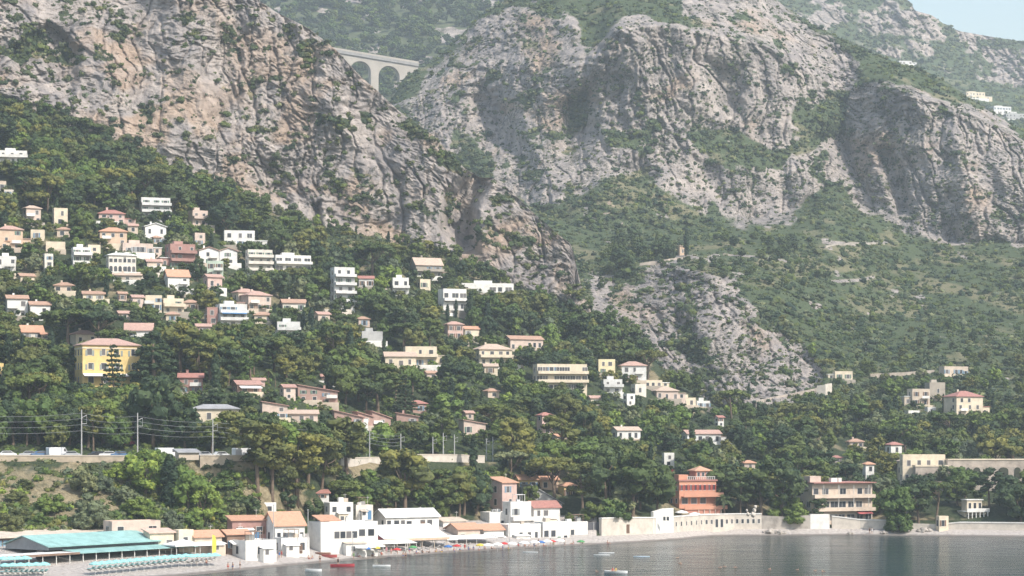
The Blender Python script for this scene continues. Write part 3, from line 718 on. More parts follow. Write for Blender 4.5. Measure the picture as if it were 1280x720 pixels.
HOUSES = [
 # upper left slope
 (-6, 33, 204, 188, 'long low white building highest on the wooded slope at the left', dict(fl=2, balc=(1,), yaw=10, r=.5, short='the highest white building')),
 (-8, 7, 238, 226, 'small beige flat-topped house cut by the left edge above a white garage', dict(wall='beige', fl=1)),
 (3, 17, 243, 237, 'tiny white flat garage below the small beige house at the left', dict(fl=1, name='garage', cat='garage', nf=1, ns=0)),
 (27, 50, 280, 257, 'cream villa with tall upper windows high on the left slope', dict(wall='rose', roof='hip', rc='paletile', fl=2, short='the cream villa with tall windows')),
 (63, 84, 282, 260, 'narrow cream house with flat roof right of the tall-windowed cream villa', dict(wall='cream', fl=2, r=.9)),
 (119, 155, 279, 262, 'long pink house with low red tiled roof left of the white apartment block', dict(wall='pink', roof='hip', rc='red', fl=2, yaw=14, chim=1, short='the long pink house')),
 (172, 212, 274, 247, 'white three-storey apartment block with balconies and roof tower below the cliff', dict(name='apartment_block', cat='apartment block', fl=3, balc=(1, 2), yaw=18, r=.5, short='the white apartment block under the cliff')),
 (176, 207, 295, 279, 'low white terraced building in front of the white apartment block', dict(roof='gablef', rc='white', fl=1, short='the low white terraced building')),
 (234, 259, 283, 263, 'small pink and white villa with flat roofs alone beneath the scrub', dict(wall='rose', fl=2, rc='pink', balc=(1,), short='the small pink and white villa')),
 (277, 318, 309, 288, 'large plain white block with grey-white side, topmost right of the gable houses', dict(fl=2, yaw=12, r=.5, short='the large plain white block', ww=1.4)),
 (120, 158, 307, 284, 'orange house with orange tiled hip roof on the left slope', dict(wall='orange', roof='hip', rc='orange', fl=2, short='the orange house')),
 (-8, 27, 312, 282, 'cream and orange villa with pale tiled roof at the left edge', dict(wall='orange', roof='hip', rc='pinktile', fl=3, short='the cream and orange villa at the left edge')),
 (149, 190, 318, 304, 'long low rosy terrace house just right of the orange house', dict(wall='rose', fl=1, r=.35, nf=7)),
 (204, 243, 337, 305, 'dark red and white stepped house beside the two white gables', dict(wall='red', fl=3, balc=(1, 2), short='the dark red stepped house', nf=4)),
 (243, 273, 331, 309, 'left one of two white houses with broad plain gable ends', dict(roof='gablef', rc='pinktile', fl=2, nf=1, yaw=22, short='the white gable houses')),
 (269, 296, 331, 310, 'right one of two white houses with broad plain gable ends', dict(roof='gablef', rc='pinktile', fl=2, nf=1, yaw=22)),
 (87, 113, 336, 309, 'white three-storey house with flat roof left of the arched white villa', dict(fl=3, balc=(2,), short='the white three-storey house')),
 (54, 81, 314, 302, 'low cream house half sunk in pines above the three-storey white house', dict(wall='cream', fl=1)),
 (53, 66, 341, 317, 'narrow tall white house between dark pines near the left edge', dict(fl=3, nf=1)),
 (-6, 19, 344, 320, 'white house with dark windows at the left edge above the pines', dict(fl=2, nf=3, short='the white house at the left edge')),
 (257, 279, 348, 326, 'pale green house with flat roof below the two white gables', dict(wall='green', fl=2, short='the pale green house')),
 (253, 277, 362, 343, 'pink house right below the pale green house', dict(wall='pink', roof='gable', rc='pinktile', fl=1)),
 (203, 236, 363, 337, 'house with large terracotta roof and white front beside a cypress', dict(roof='gable', rc='orange', fl=2, rise=2.6, yaw=24, short='the terracotta house beside the cypress')),
 (305, 340, 347, 312, 'stack of white terraced flats climbing the slope right of the plain block', dict(fl=4, balc=(1, 2, 3), r=.6, short='the stacked white flats', name='apartment_block', cat='apartment block')),
 (336, 388, 340, 319, 'long modern white house with broad overhanging roof and wide terrace', dict(fl=2, balc=(1,), r=.6, yaw=20, short='the modern white house with wide terrace', ww=2.2)),
 (412, 443, 388, 334, 'tall stepped white tower of flats with full-width balconies', dict(fl=5, balc=(1, 2, 3, 4), r=.6, short='the stepped white tower', name='apartment_block', cat='apartment block', yaw=24)),
 (447, 467, 360, 345, 'small white house with red roof right of the stepped white tower', dict(roof='gable', rc='red', fl=1)),
 (489, 511, 372, 347, 'white cube house with terrace above the pines under the cliff', dict(fl=2, balc=(1,), yaw=8, short='the white cube house')),
 (512, 553, 347, 322, 'chalet with big terracotta roof and grey stone base tight under the cliff', dict(wall='stone', roof='gable', rc='paletile', fl=2, rise=3.2, chim=1, balc=(1,), short='the chalet under the cliff')),
 (521, 538, 362, 349, 'small cream house below the chalet under the cliff', dict(wall='cream', fl=1)),
 (547, 583, 390, 361, 'white house with large first-floor windows under the right end of the cliff', dict(fl=2, balc=(1,), ww=2.0, short='the white house with large windows')),
 (575, 642, 368, 354, 'long low white building among pines at the foot of the rock tower', dict(fl=1, r=.25, yaw=8, ww=2.0, short='the long low white building')),
 # middle left
 (300, 338, 388, 364, 'rosy house with flat tiled roof and white lower front above the pines', dict(wall='rose', roof='hip', rc='pinktile', fl=2)),
 (349, 382, 390, 374, 'white house with terracotta roof below the modern white house', dict(roof='gable', rc='tile', fl=1, short='the white house with terracotta roof')),
 (344, 375, 422, 402, 'white flat house under the umbrella pines, below the terracotta roof', dict(fl=2, balc=(1,))),
 (448, 478, 428, 414, 'pale grey house mostly hidden by pines in the middle of the slope', dict(wall='grey', fl=1, r=.4)),
 (555, 579, 424, 402, 'pink house with flat tiled roof left of the orange-roofed house', dict(wall='pink', roof='hip', rc='pinktile', fl=2)),
 (575, 599, 422, 408, 'low white house with bright orange roof right of the pink house', dict(wall='cream', roof='gable', rc='orange', fl=1, short='the orange-roofed house')),
 (478, 520, 459, 440, 'low pale house with cream tiled roof left of the cream villa', dict(wall='cream', roof='gable', rc='paletile', fl=1, short='the pale low house')),
 (503, 546, 458, 433, 'cream villa with projecting terrace in the middle of the pines', dict(wall='cream', fl=2, balc=(1,), rc='beige', short='the cream villa with the terrace')),
 (589, 640, 457, 430, 'yellow-cream villa with tiled roofs left of the big cream apartments', dict(wall='cream', roof='hip', rc='paletile', fl=2, balc=(1,), short='the yellow-cream villa')),
 (630, 679, 438, 420, 'long terracotta-roofed villa above the big cream apartments', dict(wall='rose', roof='gable', rc='tile', fl=1, r=.4, nf=6, short='the long terracotta villa')),
 (666, 734, 489, 455, 'big cream apartment block with long terraces in the pines', dict(wall='cream', fl=3, balc=(1, 2), yaw=14, r=.35, rc='beige', name='apartment_block', cat='apartment block', short='the big cream apartment block', nf=9, ww=1.8)),
 (746, 769, 468, 449, 'small pale yellow house with dark windows right of the big apartments', dict(wall='paleyellow', fl=2, nf=2, short='the pale yellow house')),
 (774, 808, 477, 452, 'white house with pinkish hip roof on the spur at the gully mouth', dict(roof='hip', rc='pinktile', fl=2, short='the white house on the spur')),
 (795, 828, 484, 475, 'low cream terrace building in front of the pink-roofed spur house', dict(wall='cream', fl=1, r=.4, yaw=10, nf=4)),
 (752, 778, 492, 474, 'white stepped house below the pale yellow house', dict(fl=2, balc=(1,))),
 (789, 808, 494, 480, 'small white house with flat roof below the spur terrace', dict(fl=1)),
 (816, 848, 500, 484, 'pale rosy house with low roof at the end of the spur', dict(wall='rose', roof='hip', rc='paletile', fl=1, short='the pale rosy house')),
 (779, 794, 507, 492, 'tiny white house lowest below the spur houses', dict(fl=2, nf=1)),
 (847, 870, 508, 497, 'small cream house right of the pale rosy house', dict(wall='cream', fl=1)),
 (868, 888, 510, 501, 'white low wall-like house nearest the gully', dict(fl=1, r=.3)),
 (671, 691, 542, 516, 'slim pink three-storey tower house in the lower pines', dict(wall='pink', roof='hip', rc='red', fl=3, nf=1, short='the slim pink tower house', balc=(1,), r=.8)),
 (690, 709, 552, 543, 'small house with orange roof just below the slim pink tower', dict(wall='rose', roof='gable', rc='orange', fl=1)),
 (764, 801, 550, 534, 'house with orange tile roof and white end in the lower pines', dict(roof='gable', rc='paletile', fl=1, r=.5, short='the orange tile house in the pines')),
 (852, 902, 554, 538, 'wide white house with pale pink roof in dark pines', dict(roof='gable', rc='pinktile', fl=1, r=.4, short='the wide pink-roofed house')),
 (894, 905, 533, 520, 'tiny white and red house above the wide pink-roofed house', dict(roof='gable', rc='red', fl=2, nf=1)),
 (828, 843, 583, 566, 'small white house deep in pines above the pink hotel', dict(fl=2, nf=1)),
 (928, 944, 586, 576, 'small orange-roofed house hidden in pines right of the hotel palm', dict(wall='rose', roof='hip', rc='orange', fl=1)),
 # left, middle and lower
 (4, 34, 397, 369, 'white house with terracotta roof, left one of a pair by the left edge', dict(roof='gable', rc='tile', fl=2, short='the terracotta pair at the left')),
 (33, 62, 396, 377, 'white house with terracotta roof, right one of a pair by the left edge', dict(roof='gable', rc='tile', fl=1)),
 (21, 53, 424, 407, 'low white house with bright orange roof left of the big umbrella pine', dict(roof='gable', rc='orange', fl=1, rise=2.2, short='the low orange-roofed house')),
 (50, 62, 424, 416, 'tiny shed with orange roof beside the low orange-roofed house', dict(wall='cream', roof='gable', rc='orange', fl=1, name='shed', cat='shed', nf=1)),
 (86, 120, 431, 413, 'house with salmon hip roof behind the yellow villa', dict(wall='cream', roof='hip', rc='pinktile', fl=1)),
 (154, 190, 428, 404, 'house with two salmon roof slopes and white walls behind the yellow villa', dict(roof='gable', rc='pinktile', fl=2, rise=2.4, r=.6)),
 (180, 202, 388, 369, 'left one of two cream flat-roofed villas in the middle of the left slope', dict(wall='cream', fl=2, short='the twin cream villas')),
 (199, 229, 392, 373, 'right one of two cream flat-roofed villas in the middle of the left slope', dict(wall='cream', fl=2, balc=(1,))),
 (267, 308, 410, 380, 'modern white house with blue awning above round pines', dict(fl=3, balc=(1, 2), awn='blue', short='the white house with blue awning', yaw=20, awnz=5.3)),
 (256, 272, 406, 384, 'reddish narrow house attached left of the white house with blue awning', dict(wall='red', fl=2, nf=1)),
 (162, 179, 383, 369, 'small pinkish house left of the twin cream villas', dict(wall='rose', roof='gable', rc='pinktile', fl=1)),
 (289, 322, 378, 361, 'beige-pink house above the white house with blue awning', dict(wall='beige', roof='hip', rc='pinktile', fl=1)),
 (243, 263, 417, 405, 'small pink house peeping over round pines', dict(wall='pink', roof='gable', rc='pinktile', fl=1)),
 (221, 253, 492, 467, 'dark red house with red roofs below the cedar', dict(wall='red', roof='gable', rc='red', fl=2, chim=1, short='the dark red house')),
 (288, 326, 492, 476, 'terracotta house with white awning left of the palms', dict(wall='brick', roof='gable', rc='rosy', fl=1, awn='white', awnz=2.2)),
 (314, 331, 482, 473, 'small house with pinkish roof above the terracotta house with white awning', dict(wall='pink', roof='gable', rc='pinktile', fl=1)),
 (349, 369, 499, 481, 'pinkish house left of the dark pink pair', dict(wall='rose', roof='gable', rc='rosy', fl=2)),
 (368, 400, 502, 481, 'dark pink house with white loggia, left of a pair', dict(wall='brick', roof='shed', rc='rosy', fl=2, short='the dark pink pair')),
 (395, 422, 505, 485, 'dark pink house with sloping roof, right of a pair', dict(wall='brick', roof='shed', rc='rosy', fl=2, nf=1)),
 (323, 359, 524, 502, 'house with pinkish sloping roof and bright front above a hedge', dict(wall='rose', roof='shed', rc='rosy', fl=2, nf=2, short='the pinkish house above the hedge')),
 (353, 397, 528, 513, 'low house with pale tiled roof and red bush right of the pinkish house', dict(wall='rose', roof='gable', rc='paletile', fl=1)),
 (412, 454, 530, 513, 'leftmost of three houses with dark pink sloping roofs', dict(wall='brick', roof='shed', rc='rosy', fl=1, rise=2.2, short='the row of dark pink houses')),
 (440, 466, 534, 515, 'middle one of three houses with dark pink sloping roofs', dict(wall='brick', roof='shed', rc='rosy', fl=2, rise=1.6)),
 (456, 488, 536, 514, 'rightmost of three houses with dark pink sloping roofs', dict(wall='brick', roof='shed', rc='rosy', fl=2, rise=2.2, nf=1)),
 (493, 523, 532, 516, 'brick-pink house with sloping roof right of the three in a row', dict(wall='brick', roof='shed', rc='rosy', fl=1)),
 (509, 533, 516, 501, 'house with dull red roof tucked behind dark trees', dict(wall='brick', roof='hip', rc='red', fl=1)),
 (573, 607, 544, 525, 'low white and tile house with stepped roofs above the station', dict(wall='rose', roof='shed', rc='pinktile', fl=1, short='the stepped-roof house above the station')),
 (236, 298, 529, 506, 'grey flat-roofed cream villa behind the railway poles', dict(wall='cream', roof='hip', rc='grey', fl=1, rise=1.2, r=.5, short='the grey-roofed villa')),
 (-8, 4, 476, 454, 'sliver of a yellow house cut by the left edge', dict(wall='yellow', fl=2, nf=1)),
 # right-hand slope
 (1184, 1230, 522, 489, 'three-storey cream villa with red hip roof alone on the green slope', dict(wall='cream', roof='hip', rc='red', fl=3, nf=3, yaw=20, r=.8, short='the red-roofed villa on the slope', wall_x=0)),
 (1136, 1163, 508, 486, 'ruined pale stone house left of the red-roofed villa', dict(wall='beige', fl=2, nf=2)),
 (1158, 1182, 498, 478, 'upper pale stone ruin between the ruined house and the villa', dict(wall='stone', fl=1, nf=1)),
 (1132, 1150, 520, 513, 'small white flat shelter below the ruined pale stone house', dict(fl=1, name='shed', cat='shed', nf=1, ns=0)),
 (1157, 1170, 515, 509, 'tiny white shelter left of the red-roofed villa', dict(fl=1, name='shed', cat='shed', nf=1, ns=0)),
 (1174, 1212, 470, 458, 'long pale ruined building above the red-roofed villa', dict(wall='beige', fl=1, r=.3, nf=5)),
 (1042, 1066, 476, 464, 'low cream building at the bend above the mountain track', dict(wall='cream', fl=1, r=.5)),
 (1108, 1128, 568, 553, 'small white house with red roof above the arched retaining wall', dict(roof='hip', rc='red', fl=1, short='the small red-roofed house')),
 (1079, 1093, 602, 578, 'little white tower house with red roof in trees', dict(roof='hip', rc='orange', fl=2, nf=1, short='the little white tower house')),
 (1039, 1053, 578, 570, 'small house with red roof deep in the trees right of centre', dict(wall='rose', roof='hip', rc='red', fl=1)),
 (1124, 1146, 599, 573, 'pale stone house with steep gable at the left end of the arched wall', dict(wall='cream', roof='gablef', rc='paletile', fl=1, nf=1)),
 (848, 857, 319, 307, 'tiny ochre hut beside a cypress high on the mountain ledge', dict(wall='orange', roof='shed', rc='paletile', fl=1, name='hut', cat='hut', nf=1, ns=0, short='the ochre mountain hut')),
 # far right, on the distant slope
 (1205, 1232, 124, 115, 'far long pale building highest on the hazy slope at the right', dict(wall='cream', fl=2, r=.4)),
 (1238, 1265, 143, 133, 'far white block on the hazy slope at the right edge', dict(wall='greywhite', fl=2, r=.4)),
 (1256, 1282, 150, 142, 'far grey-white building lowest at the right edge of the hazy slope', dict(wall='grey', fl=2, r=.4)),
 (1122, 1140, 81, 76, 'far tiny white house under the distant rock ridge', dict(wall='greywhite', fl=1)),
]
HOUSES += [   # houses of which only a corner or a strip shows between the trees
 (189, 201, 305, 295, 'scrap of peach house between the low terraced building and the orange house', dict(wall='peach', fl=1, roof='hip', rc='tile')),
 (106, 125, 323, 306, 'cream house showing between the three-storey white house and the orange house', dict(wall='cream', fl=2)),
 (158, 172, 291, 280, 'peach house under the long pink house, mostly behind trees', dict(wall='peach', fl=1, roof='gable', rc='pinktile')),
 (240, 256, 306, 291, 'rosy stone house under the small pink and white villa', dict(wall='rose', fl=2, nf=1)),
 (180, 202, 335, 324, 'peach house right of the arched white villa behind trees', dict(wall='peach', fl=1, roof='gable', rc='pinktile')),
 (-4, 11, 312, 299, 'orange corner of a house below the left-edge villa', dict(wall='orange', fl=1, roof='hip', rc='orange')),
 (37, 55, 300, 287, 'cream house below the tall-windowed villa with blank front', dict(wall='cream', fl=1)),
 (70, 87, 296, 284, 'small peach house under the narrow cream house', dict(wall='peach', fl=1, roof='hip', rc='tile')),
 (140, 176, 352, 341, 'long low stone-coloured house below the arched white villa', dict(wall='beige', fl=1, roof='gable', rc='paletile', r=.4)),
 (146, 158, 376, 365, 'tiny rosy house among pines left of the twin cream villas', dict(wall='rose', fl=1, roof='gable', rc='tile')),
 (226, 248, 388, 375, 'peach house right of the twin cream villas', dict(wall='peach', fl=1, roof='hip', rc='tile')),
 (145, 162, 400, 389, 'rosy house with tile roof above the two great umbrella pines', dict(wall='rose', fl=1, roof='gable', rc='pinktile')),
 (100, 130, 376, 364, 'low cream house in the pines at the left, half hidden', dict(wall='cream', fl=1, roof='gable', rc='tile')),
 (66, 92, 366, 353, 'peach house with tile roof between pines above the terracotta pair', dict(wall='peach', fl=1, roof='hip', rc='tile')),
 (20, 42, 354, 342, 'cream corner of a house right of the white house at the left edge', dict(wall='cream', fl=1, roof='gable', rc='tile')),
 (316, 340, 404, 390, 'cream house with tile roof right of the white house with blue awning', dict(wall='cream', fl=1, roof='hip', rc='tile')),
 (392, 412, 402, 390, 'peach house half hidden left of the stepped white tower', dict(wall='peach', fl=1, roof='gable', rc='pinktile')),
 (444, 462, 407, 396, 'rosy house buried in pines below the stepped white tower', dict(wall='rose', fl=1, roof='hip', rc='tile')),
 (604, 622, 468, 455, 'cream house below the yellow-cream villa, half hidden', dict(wall='cream', fl=1, roof='gable', rc='paletile')),
 (604, 624, 497, 486, 'peach house in the pines left of the big cream apartments', dict(wall='peach', fl=1, roof='hip', rc='tile')),
 (578, 592, 524, 514, 'rosy gable just above the stepped-roof house', dict(wall='rose', fl=1, roof='gable', rc='pinktile')),
 (530, 546, 474, 464, 'rosy house hidden in pines below the cream villa with the terrace', dict(wall='rose', fl=1, roof='gable', rc='tile')),
 (206, 224, 402, 390, 'small cream house under the twin cream villas', dict(wall='cream', fl=1, roof='hip', rc='tile')),
 (400, 424, 478, 468, 'brick-pink house hidden in round pines above the dark pink pair', dict(wall='brick', fl=1, roof='gable', rc='rosy')),
 (735, 752, 506, 495, 'cream house in the pines right below the big cream apartments', dict(wall='cream', fl=1, roof='gable', rc='pinktile')),
 (1060, 1080, 560, 549, 'rosy house in trees left of the small red-roofed house', dict(wall='rose', fl=1, roof='hip', rc='tile')),
]
for x0, x1, yb, yt, lab, kw in HOUSES:
    kw = dict(kw); kw.pop('wall_x', None)
    house(x0, x1, yb, yt, lab, **kw)
# ------------------------------------------------------------------ landmark buildings, walls, viaduct
def at_local(par, bm, name, mat): return bm.build(name, mat, par)
SHUT = plain('shutter_paint', (.30, .33, .31), .6)
# ---- yellow villa
d = ground(135, 484); s = d/F; yaw = R(24)
r_, W_, D_, H_, _ = house(88, 172, 484, 423, 'three-storey yellow villa with salmon hip roof behind a tiered conifer', wall='yellow', roof='hip', rc='pinktile', fl=3, yaw=24, r=.62, rise=2.0,
                          name='villa', cat='villa', nf=4, ns=3, ww=1.2, short='the yellow villa', clear=.9, wing=False)
for k in range(1, 3):
    for i in range(4):
        for sx in (-1, 1):
            MB().box(-.28, .28, -.09, -.01, 0, 1.6).build('shutter', SHUT, r_, (-W_/2+W_*(i+.5)/4 + sx*.98, 0, k*H_/3+.9))
MB().box(-W_/2-.15, W_/2+.15, -.15, -.004, H_-1.0, H_-.6).box(-W_/2-.15, -W_/2-.004, -.003, D_, H_-1.0, H_-.6).build('cornice', wall_mat('cream'), r_)
for xx in (-W_*.3, W_*.22):
    MB().prism([(-2.4, H_/3-.9), (-.1, H_/3-.2), (-.1, H_/3-.1), (-2.4, H_/3-.8)], 'x', -W_*.2, W_*.2).build('awning', plain('awning_white', (.8, .79, .77)), r_, (xx, 0, 0))

# ---- arched white villa
r_, W_, D_, H_, _ = house(130, 169, 342, 316, 'white villa with a row of arched ground-floor openings on the left slope', fl=2, yaw=20, r=.6, roof='hip', rc='white', rise=.9, nf=1, ns=1,
                          name='villa', cat='villa', short='the arched white villa')
for i in range(6):
    p = [(-.55, 0)] + [(-.55*math.cos(math.pi*k/8), 1.7+.55*math.sin(math.pi*k/8)) for k in range(9)] + [(.55, 0)]
    MB().prism(p, 'y', -.05, .1).build('arch', glass_mat(), r_, (-W_/2 + W_*(i+.5)/6, 0, .3))
    obj('window', win_mesh(1.1, 1.2), r_, (-W_/2 + W_*(i+.5)/6, 0, H_*.62), 0)

# ---- pink hotel on the shore
d = 632.0; s = d/F
zt = CAMZ + (HY-646)*s
root = empty('hotel', ((837-CX)*s + 6.2, d, zt), R(22))
root.scale = (1.14, 1.0, 1.0)
tag(root, 'salmon-pink waterfront hotel with red shutters, roof terrace and small turret', 'hotel')
pk = plain('hotel_pink', (.60, .30, .205), .9, .12, .4); pk2 = plain('hotel_deep_pink', (.50, .23, .17), .9, .12, .4)
Wh, Dh, Hh = 10.6, 10.0, 10.4
MB().box(-Wh/2, Wh/2, 0, Dh, -4, Hh).build('wall', pk, root, (2.0, 0, 0))
hx = 2.0
MB().box(-Wh/2-.3, Wh/2+.3, -.3, Dh+.3, Hh+.001, Hh+.45).build('roof', roof_mat('red'), root, (hx, 0, 0))
for i in range(8):
    x = hx - Wh/2 + Wh*(i+.5)/8
    f = obj('window', win_mesh(.6, 1.5), root, (x, 0, Hh-2.6))
    for sx in (-1, 1): MB().box(-.17, .17, -.09, -.015, 0, 1.5).build('shutter', plain('red_shutter', (.32, .05, .04), .6), root, (x+sx*.42, 0, Hh-2.6))
for i in range(3):
    obj('window', win_mesh(1.6, 1.7), root, (hx - Wh/2 + 1.6 + i*2.6, 0, Hh-6.6))
for i in range(2): obj('window', win_mesh(1.1, 1.3), root, (hx-Wh/2, 1.6+i*3.0, Hh-2.7), R(-90))
for i in range(2): obj('window', win_mesh(1.1, 1.3), root, (hx-Wh/2, 1.8+i*3.2, Hh-6.4), R(-90))
MB().box(hx-Wh/2+.6, hx+Wh/2+1.4, -1.8, -.004, Hh-4.6, Hh-4.4).box(hx-Wh/2+.6, hx+Wh/2+1.4, -1.8, -1.66, Hh-4.399, Hh-3.3).build('balcony', pk, root)
MB().box(hx-Wh/2+.2, hx+Wh/2+1.8, -3.2, -.004, Hh-8.2, Hh-7.9).box(hx-Wh/2+.2, hx+Wh/2+1.8, -3.2, -3.05, Hh-7.899, Hh-7.1).build('terrace', pk, root)
v = MB()
for i in range(5): v.box(hx-1.2+i*1.6, hx-1.0+i*1.6, -3.15, -2.95, -1, Hh-8.201)
v.box(hx-1.25, hx+5.5, -3.1, -3.0, .9, 1.05).build('veranda', wall_mat('rose'), root)
MB().box(hx-Wh/2+.3, hx+Wh/2-.2, -2.9, -.01, -.4, Hh-8.21).build('ground_floor', pk2, root)
tm = MB().box(-2.1, 2.1, 0, 4.2, Hh+.46, Hh+2.9).build('turret', pk2, root, (hx+2.2, 1.5, 0))
roof_mesh('pyramid', 4.2, 4.2, 1.3, z=Hh+2.901).build('turret_roof', roof_mat('orange'), tm)
for i in range(3): obj('window', win_mesh(.7, 1.1), tm, (-1.3+i*1.3, 0, Hh+1.4))
rl = MB()
for i in range(15): rl.box(hx-3.0+i*.55, hx-2.85+i*.55, -.2, -.1, Hh+.46, Hh+1.3)
rl.box(hx-3.1, hx+4.95, -.25, -.05, Hh+1.301, Hh+1.42).build('balustrade', TRIM, root)
MB().box(hx-Wh/2+.3, hx-Wh/2+3, 1, 4, Hh+.46, Hh+1.9).build('rooftop_room', pk, root)
BOXES.append((834, 905, 590, 650, d, 1.0)); LAND.append((868, 618, 'the pink hotel'))

# ---- seaside apartments at the right
r_, W_, D_, H_, _ = house(993, 1093, 655, 604, 'long three-storey waterfront apartment block with pink roof edge and balconies', wall='peach', roof='flat', rc='pink', fl=3, yaw=22, r=.62, d=640,
    name='apartment_block', cat='apartment block', nf=7, ns=3, ww=2.0, balc=(0, 1, 2), short='the waterfront apartments', clear=.95)
MB().box(-W_/2-.3, W_/2+.5, -1.6, D_+.2, H_+.52, H_+.8).build('roof_edge', roof_mat('red'), r_)
MB().box(-W_*.48, -W_*.3, 2, 6, H_+.81, H_+2.6).build('penthouse', wall_mat('rose'), r_)
for q in (-.1, -.05, .02): MB().box(W_*q, W_*q+1.1, 3, 4.4, H_+.81, H_+2.0).build('chimney', wall_mat('white'), r_)
for k in range(1, 3):
    for i in range(4): MB().box(-.06, .06, -1.45, -1.3, 0, H_/3-1.1).build('balcony_post', TRIM, r_, (-W_*.35+W_*.25*i, 0, k*H_/3+1.06))
MB().prism([(-2.2, H_/3-.9), (-.05, H_/3-.1), (-.05, H_/3), (-2.2, H_/3-.82)], 'x', W_*.22, W_*.46).build('awning', plain('awning_red', (.45, .12, .12)), r_)

# ---- white seaside pavilion with columns
d = 634.0; s = d/F
root = empty('pavilion', ((1222-CX)*s, d, 3.5), R(14)); tag(root, 'small white pavilion with columns and balcony on the sea wall at the right', 'pavilion')
MB().box(-3.4, 3.4, 1.6, 6, -2, 3.0).box(-2.2, 2.6, 2.4, 6, 3.001, 6.4).build('wall', wall_mat('cream'), root)
MB().box(-3.6, 3.6, -.6, 6.1, 3.001, 3.25).box(-3.6, 3.6, -.6, -.45, 3.251, 4.1).build('balcony', wall_mat('white'), root)
for i in range(6): MB().lathe([(.17, -1), (.17, 2.7), (.24, 2.8), (.24, 3.0)], 8, c=(-3.1+i*1.24, -.3, 0)).build('column', wall_mat('white'), root)
MB().box(-2.5, 2.9, 2.1, 6.2, 6.401, 6.65).build('roof', wall_mat('white'), root)
for i in range(3): obj('window', win_mesh(.8, 1.6), root, (-1.3+i*1.6, 2.4, 4.0))
for i in range(3): obj('window', win_mesh(1.1, 2.0), root, (-2.2+i*2.2, 1.6, .2))
BOXES.append((1206, 1240, 626, 656, d, 1.0)); LAND.append((1222, 642, 'the white seaside pavilion'))

# ---- sea walls: follow the picture, standing at their own depth
def wall_run(name, label, pts, top, mat, th=1.0, cat='wall', zb=None, cope=None):
    """pts: (px, depth); top/base heights in metres"""
    P = [Vector(((px-CX)/F*dd, dd, 0)) for px, dd in pts]
    tops = top if hasattr(top, '__len__') else [top]*len(P)
    root = empty(name, P[0]); tag(root, label, cat)
    b = MB(); c = MB()
    for (p, q, t0, t1) in zip(P[:-1], P[1:], tops[:-1], tops[1:]):
        n = Vector((-(q-p).y, (q-p).x, 0)).normalized()*th
        p2, q2 = p-P[0], q-P[0]
        z0 = -2.0 if zb is None else zb
        b.add([(*p2.xy, z0), (*q2.xy, z0), (*(q2+n).xy, z0), (*(p2+n).xy, z0), (*p2.xy, t0), (*q2.xy, t1), (*(q2+n).xy, t1), (*(p2+n).xy, t0)],
              [(0,3,2,1),(4,5,6,7),(0,1,5,4),(1,2,6,5),(2,3,7,6),(3,0,4,7)])
        m = n*.15
        c.add([(*(p2-m).xy, t0+.002), (*(q2-m).xy, t1+.002), (*(q2+n+m).xy, t1+.002), (*(p2+n+m).xy, t0+.002), (*(p2-m).xy, t0+.3), (*(q2-m).xy, t1+.3), (*(q2+n+m).xy, t1+.3), (*(p2+n+m).xy, t0+.3)],
              [(0,3,2,1),(4,5,6,7),(0,1,5,4),(1,2,6,5),(2,3,7,6),(3,0,4,7)])
    b.build('wall_face', mat, root)
    if cope is not None: c.build('coping', cope, root)
    return root, P
STW = plain('pale_stone', (.60, .54, .47), .95, .22, .5); STG = plain('grey_rock_wall', (.40, .36, .32), .95, .45, .35)
r_, P_ = wall_run('sea_wall', 'cream sea wall at the left of the shore with a small door', [(752, d2f(752)), (780, d2f(780)), (820, d2f(820))], [6.4, 6.4, 6.0], STW, cope=wall_mat('white'))
MB().box(-.6, .6, -.1, .1, 0, 2.4).build('door', plain('door_paint', (.16, .10, .07), .6), r_, P_[1]-P_[0]+(P_[2]-P_[1])*.12+Vector((0, 0, 2.2)), math.atan2((P_[2]-P_[1]).y, (P_[2]-P_[1]).x))
r_, P_ = wall_run('sea_wall', 'cream sea wall pierced by a row of small windows beneath the pink hotel', [(842, d2f(842)), (880, d2f(880)), (918, d2f(918)), (952, d2f(952))], 6.0, STW, cope=wall_mat('white'))
for a_, b_, n_ in ((0, 1, 6), (1, 2, 6), (2, 3, 5)):
    for i in range(n_):
        dirv = P_[b_]-P_[a_]; big = (a_ == 1 and i in (2, 3)); q = P_[a_]-P_[0] + dirv*((i+.5)/n_)
        nrm = Vector((dirv.y, -dirv.x, 0)).normalized()
        obj('window', win_mesh(.7 if not big else .9, 1.2 if not big else 2.3), r_, q+nrm*.0+Vector((0, 0, 3.4 if not big else 2.4)), math.atan2(dirv.y, dirv.x))
r_, P_ = wall_run('stepped_wall', 'white two-tier rounded wall with two small openings left of the pink hotel', [(817, d2f(817)), (831, d2f(831)), (842, d2f(842))], [7.8, 8.6, 8.6], wall_mat('white'))
for q in (5.0, 6.6): obj('window', win_mesh(.6, 1.0), r_, (q*.6, -.02, 5.4))
r_, P_ = wall_run('sea_wall', 'rough grey rock sea wall with pale patches right of the pink hotel', [(952, d2f(952)), (985, d2f(985)), (1013, d2f(1013))], [5.6, 5.2, 5.6], STG, th=1.6)
r_, P_ = wall_run('sea_wall', 'bright white wall block left of the waterfront apartments', [(1013, d2f(1013)), (1037, d2f(1037))], 5.9, wall_mat('white'), th=2)
r_, P_ = wall_run('sea_wall', 'long pale sea wall with planted top below the waterfront apartments', [(1040, d2f(1040)), (1075, d2f(1075)), (1112, d2f(1112))], [5.2, 4.2, 4.0], STW, cope=wall_mat('white'))
r_, P_ = wall_run('sea_wall', 'low white sea wall between the apartments and the pavilion', [(1124, d2f(1124)), (1160, d2f(1160)), (1176, d2f(1176))], [3.4, 3.2, 3.2], STW)
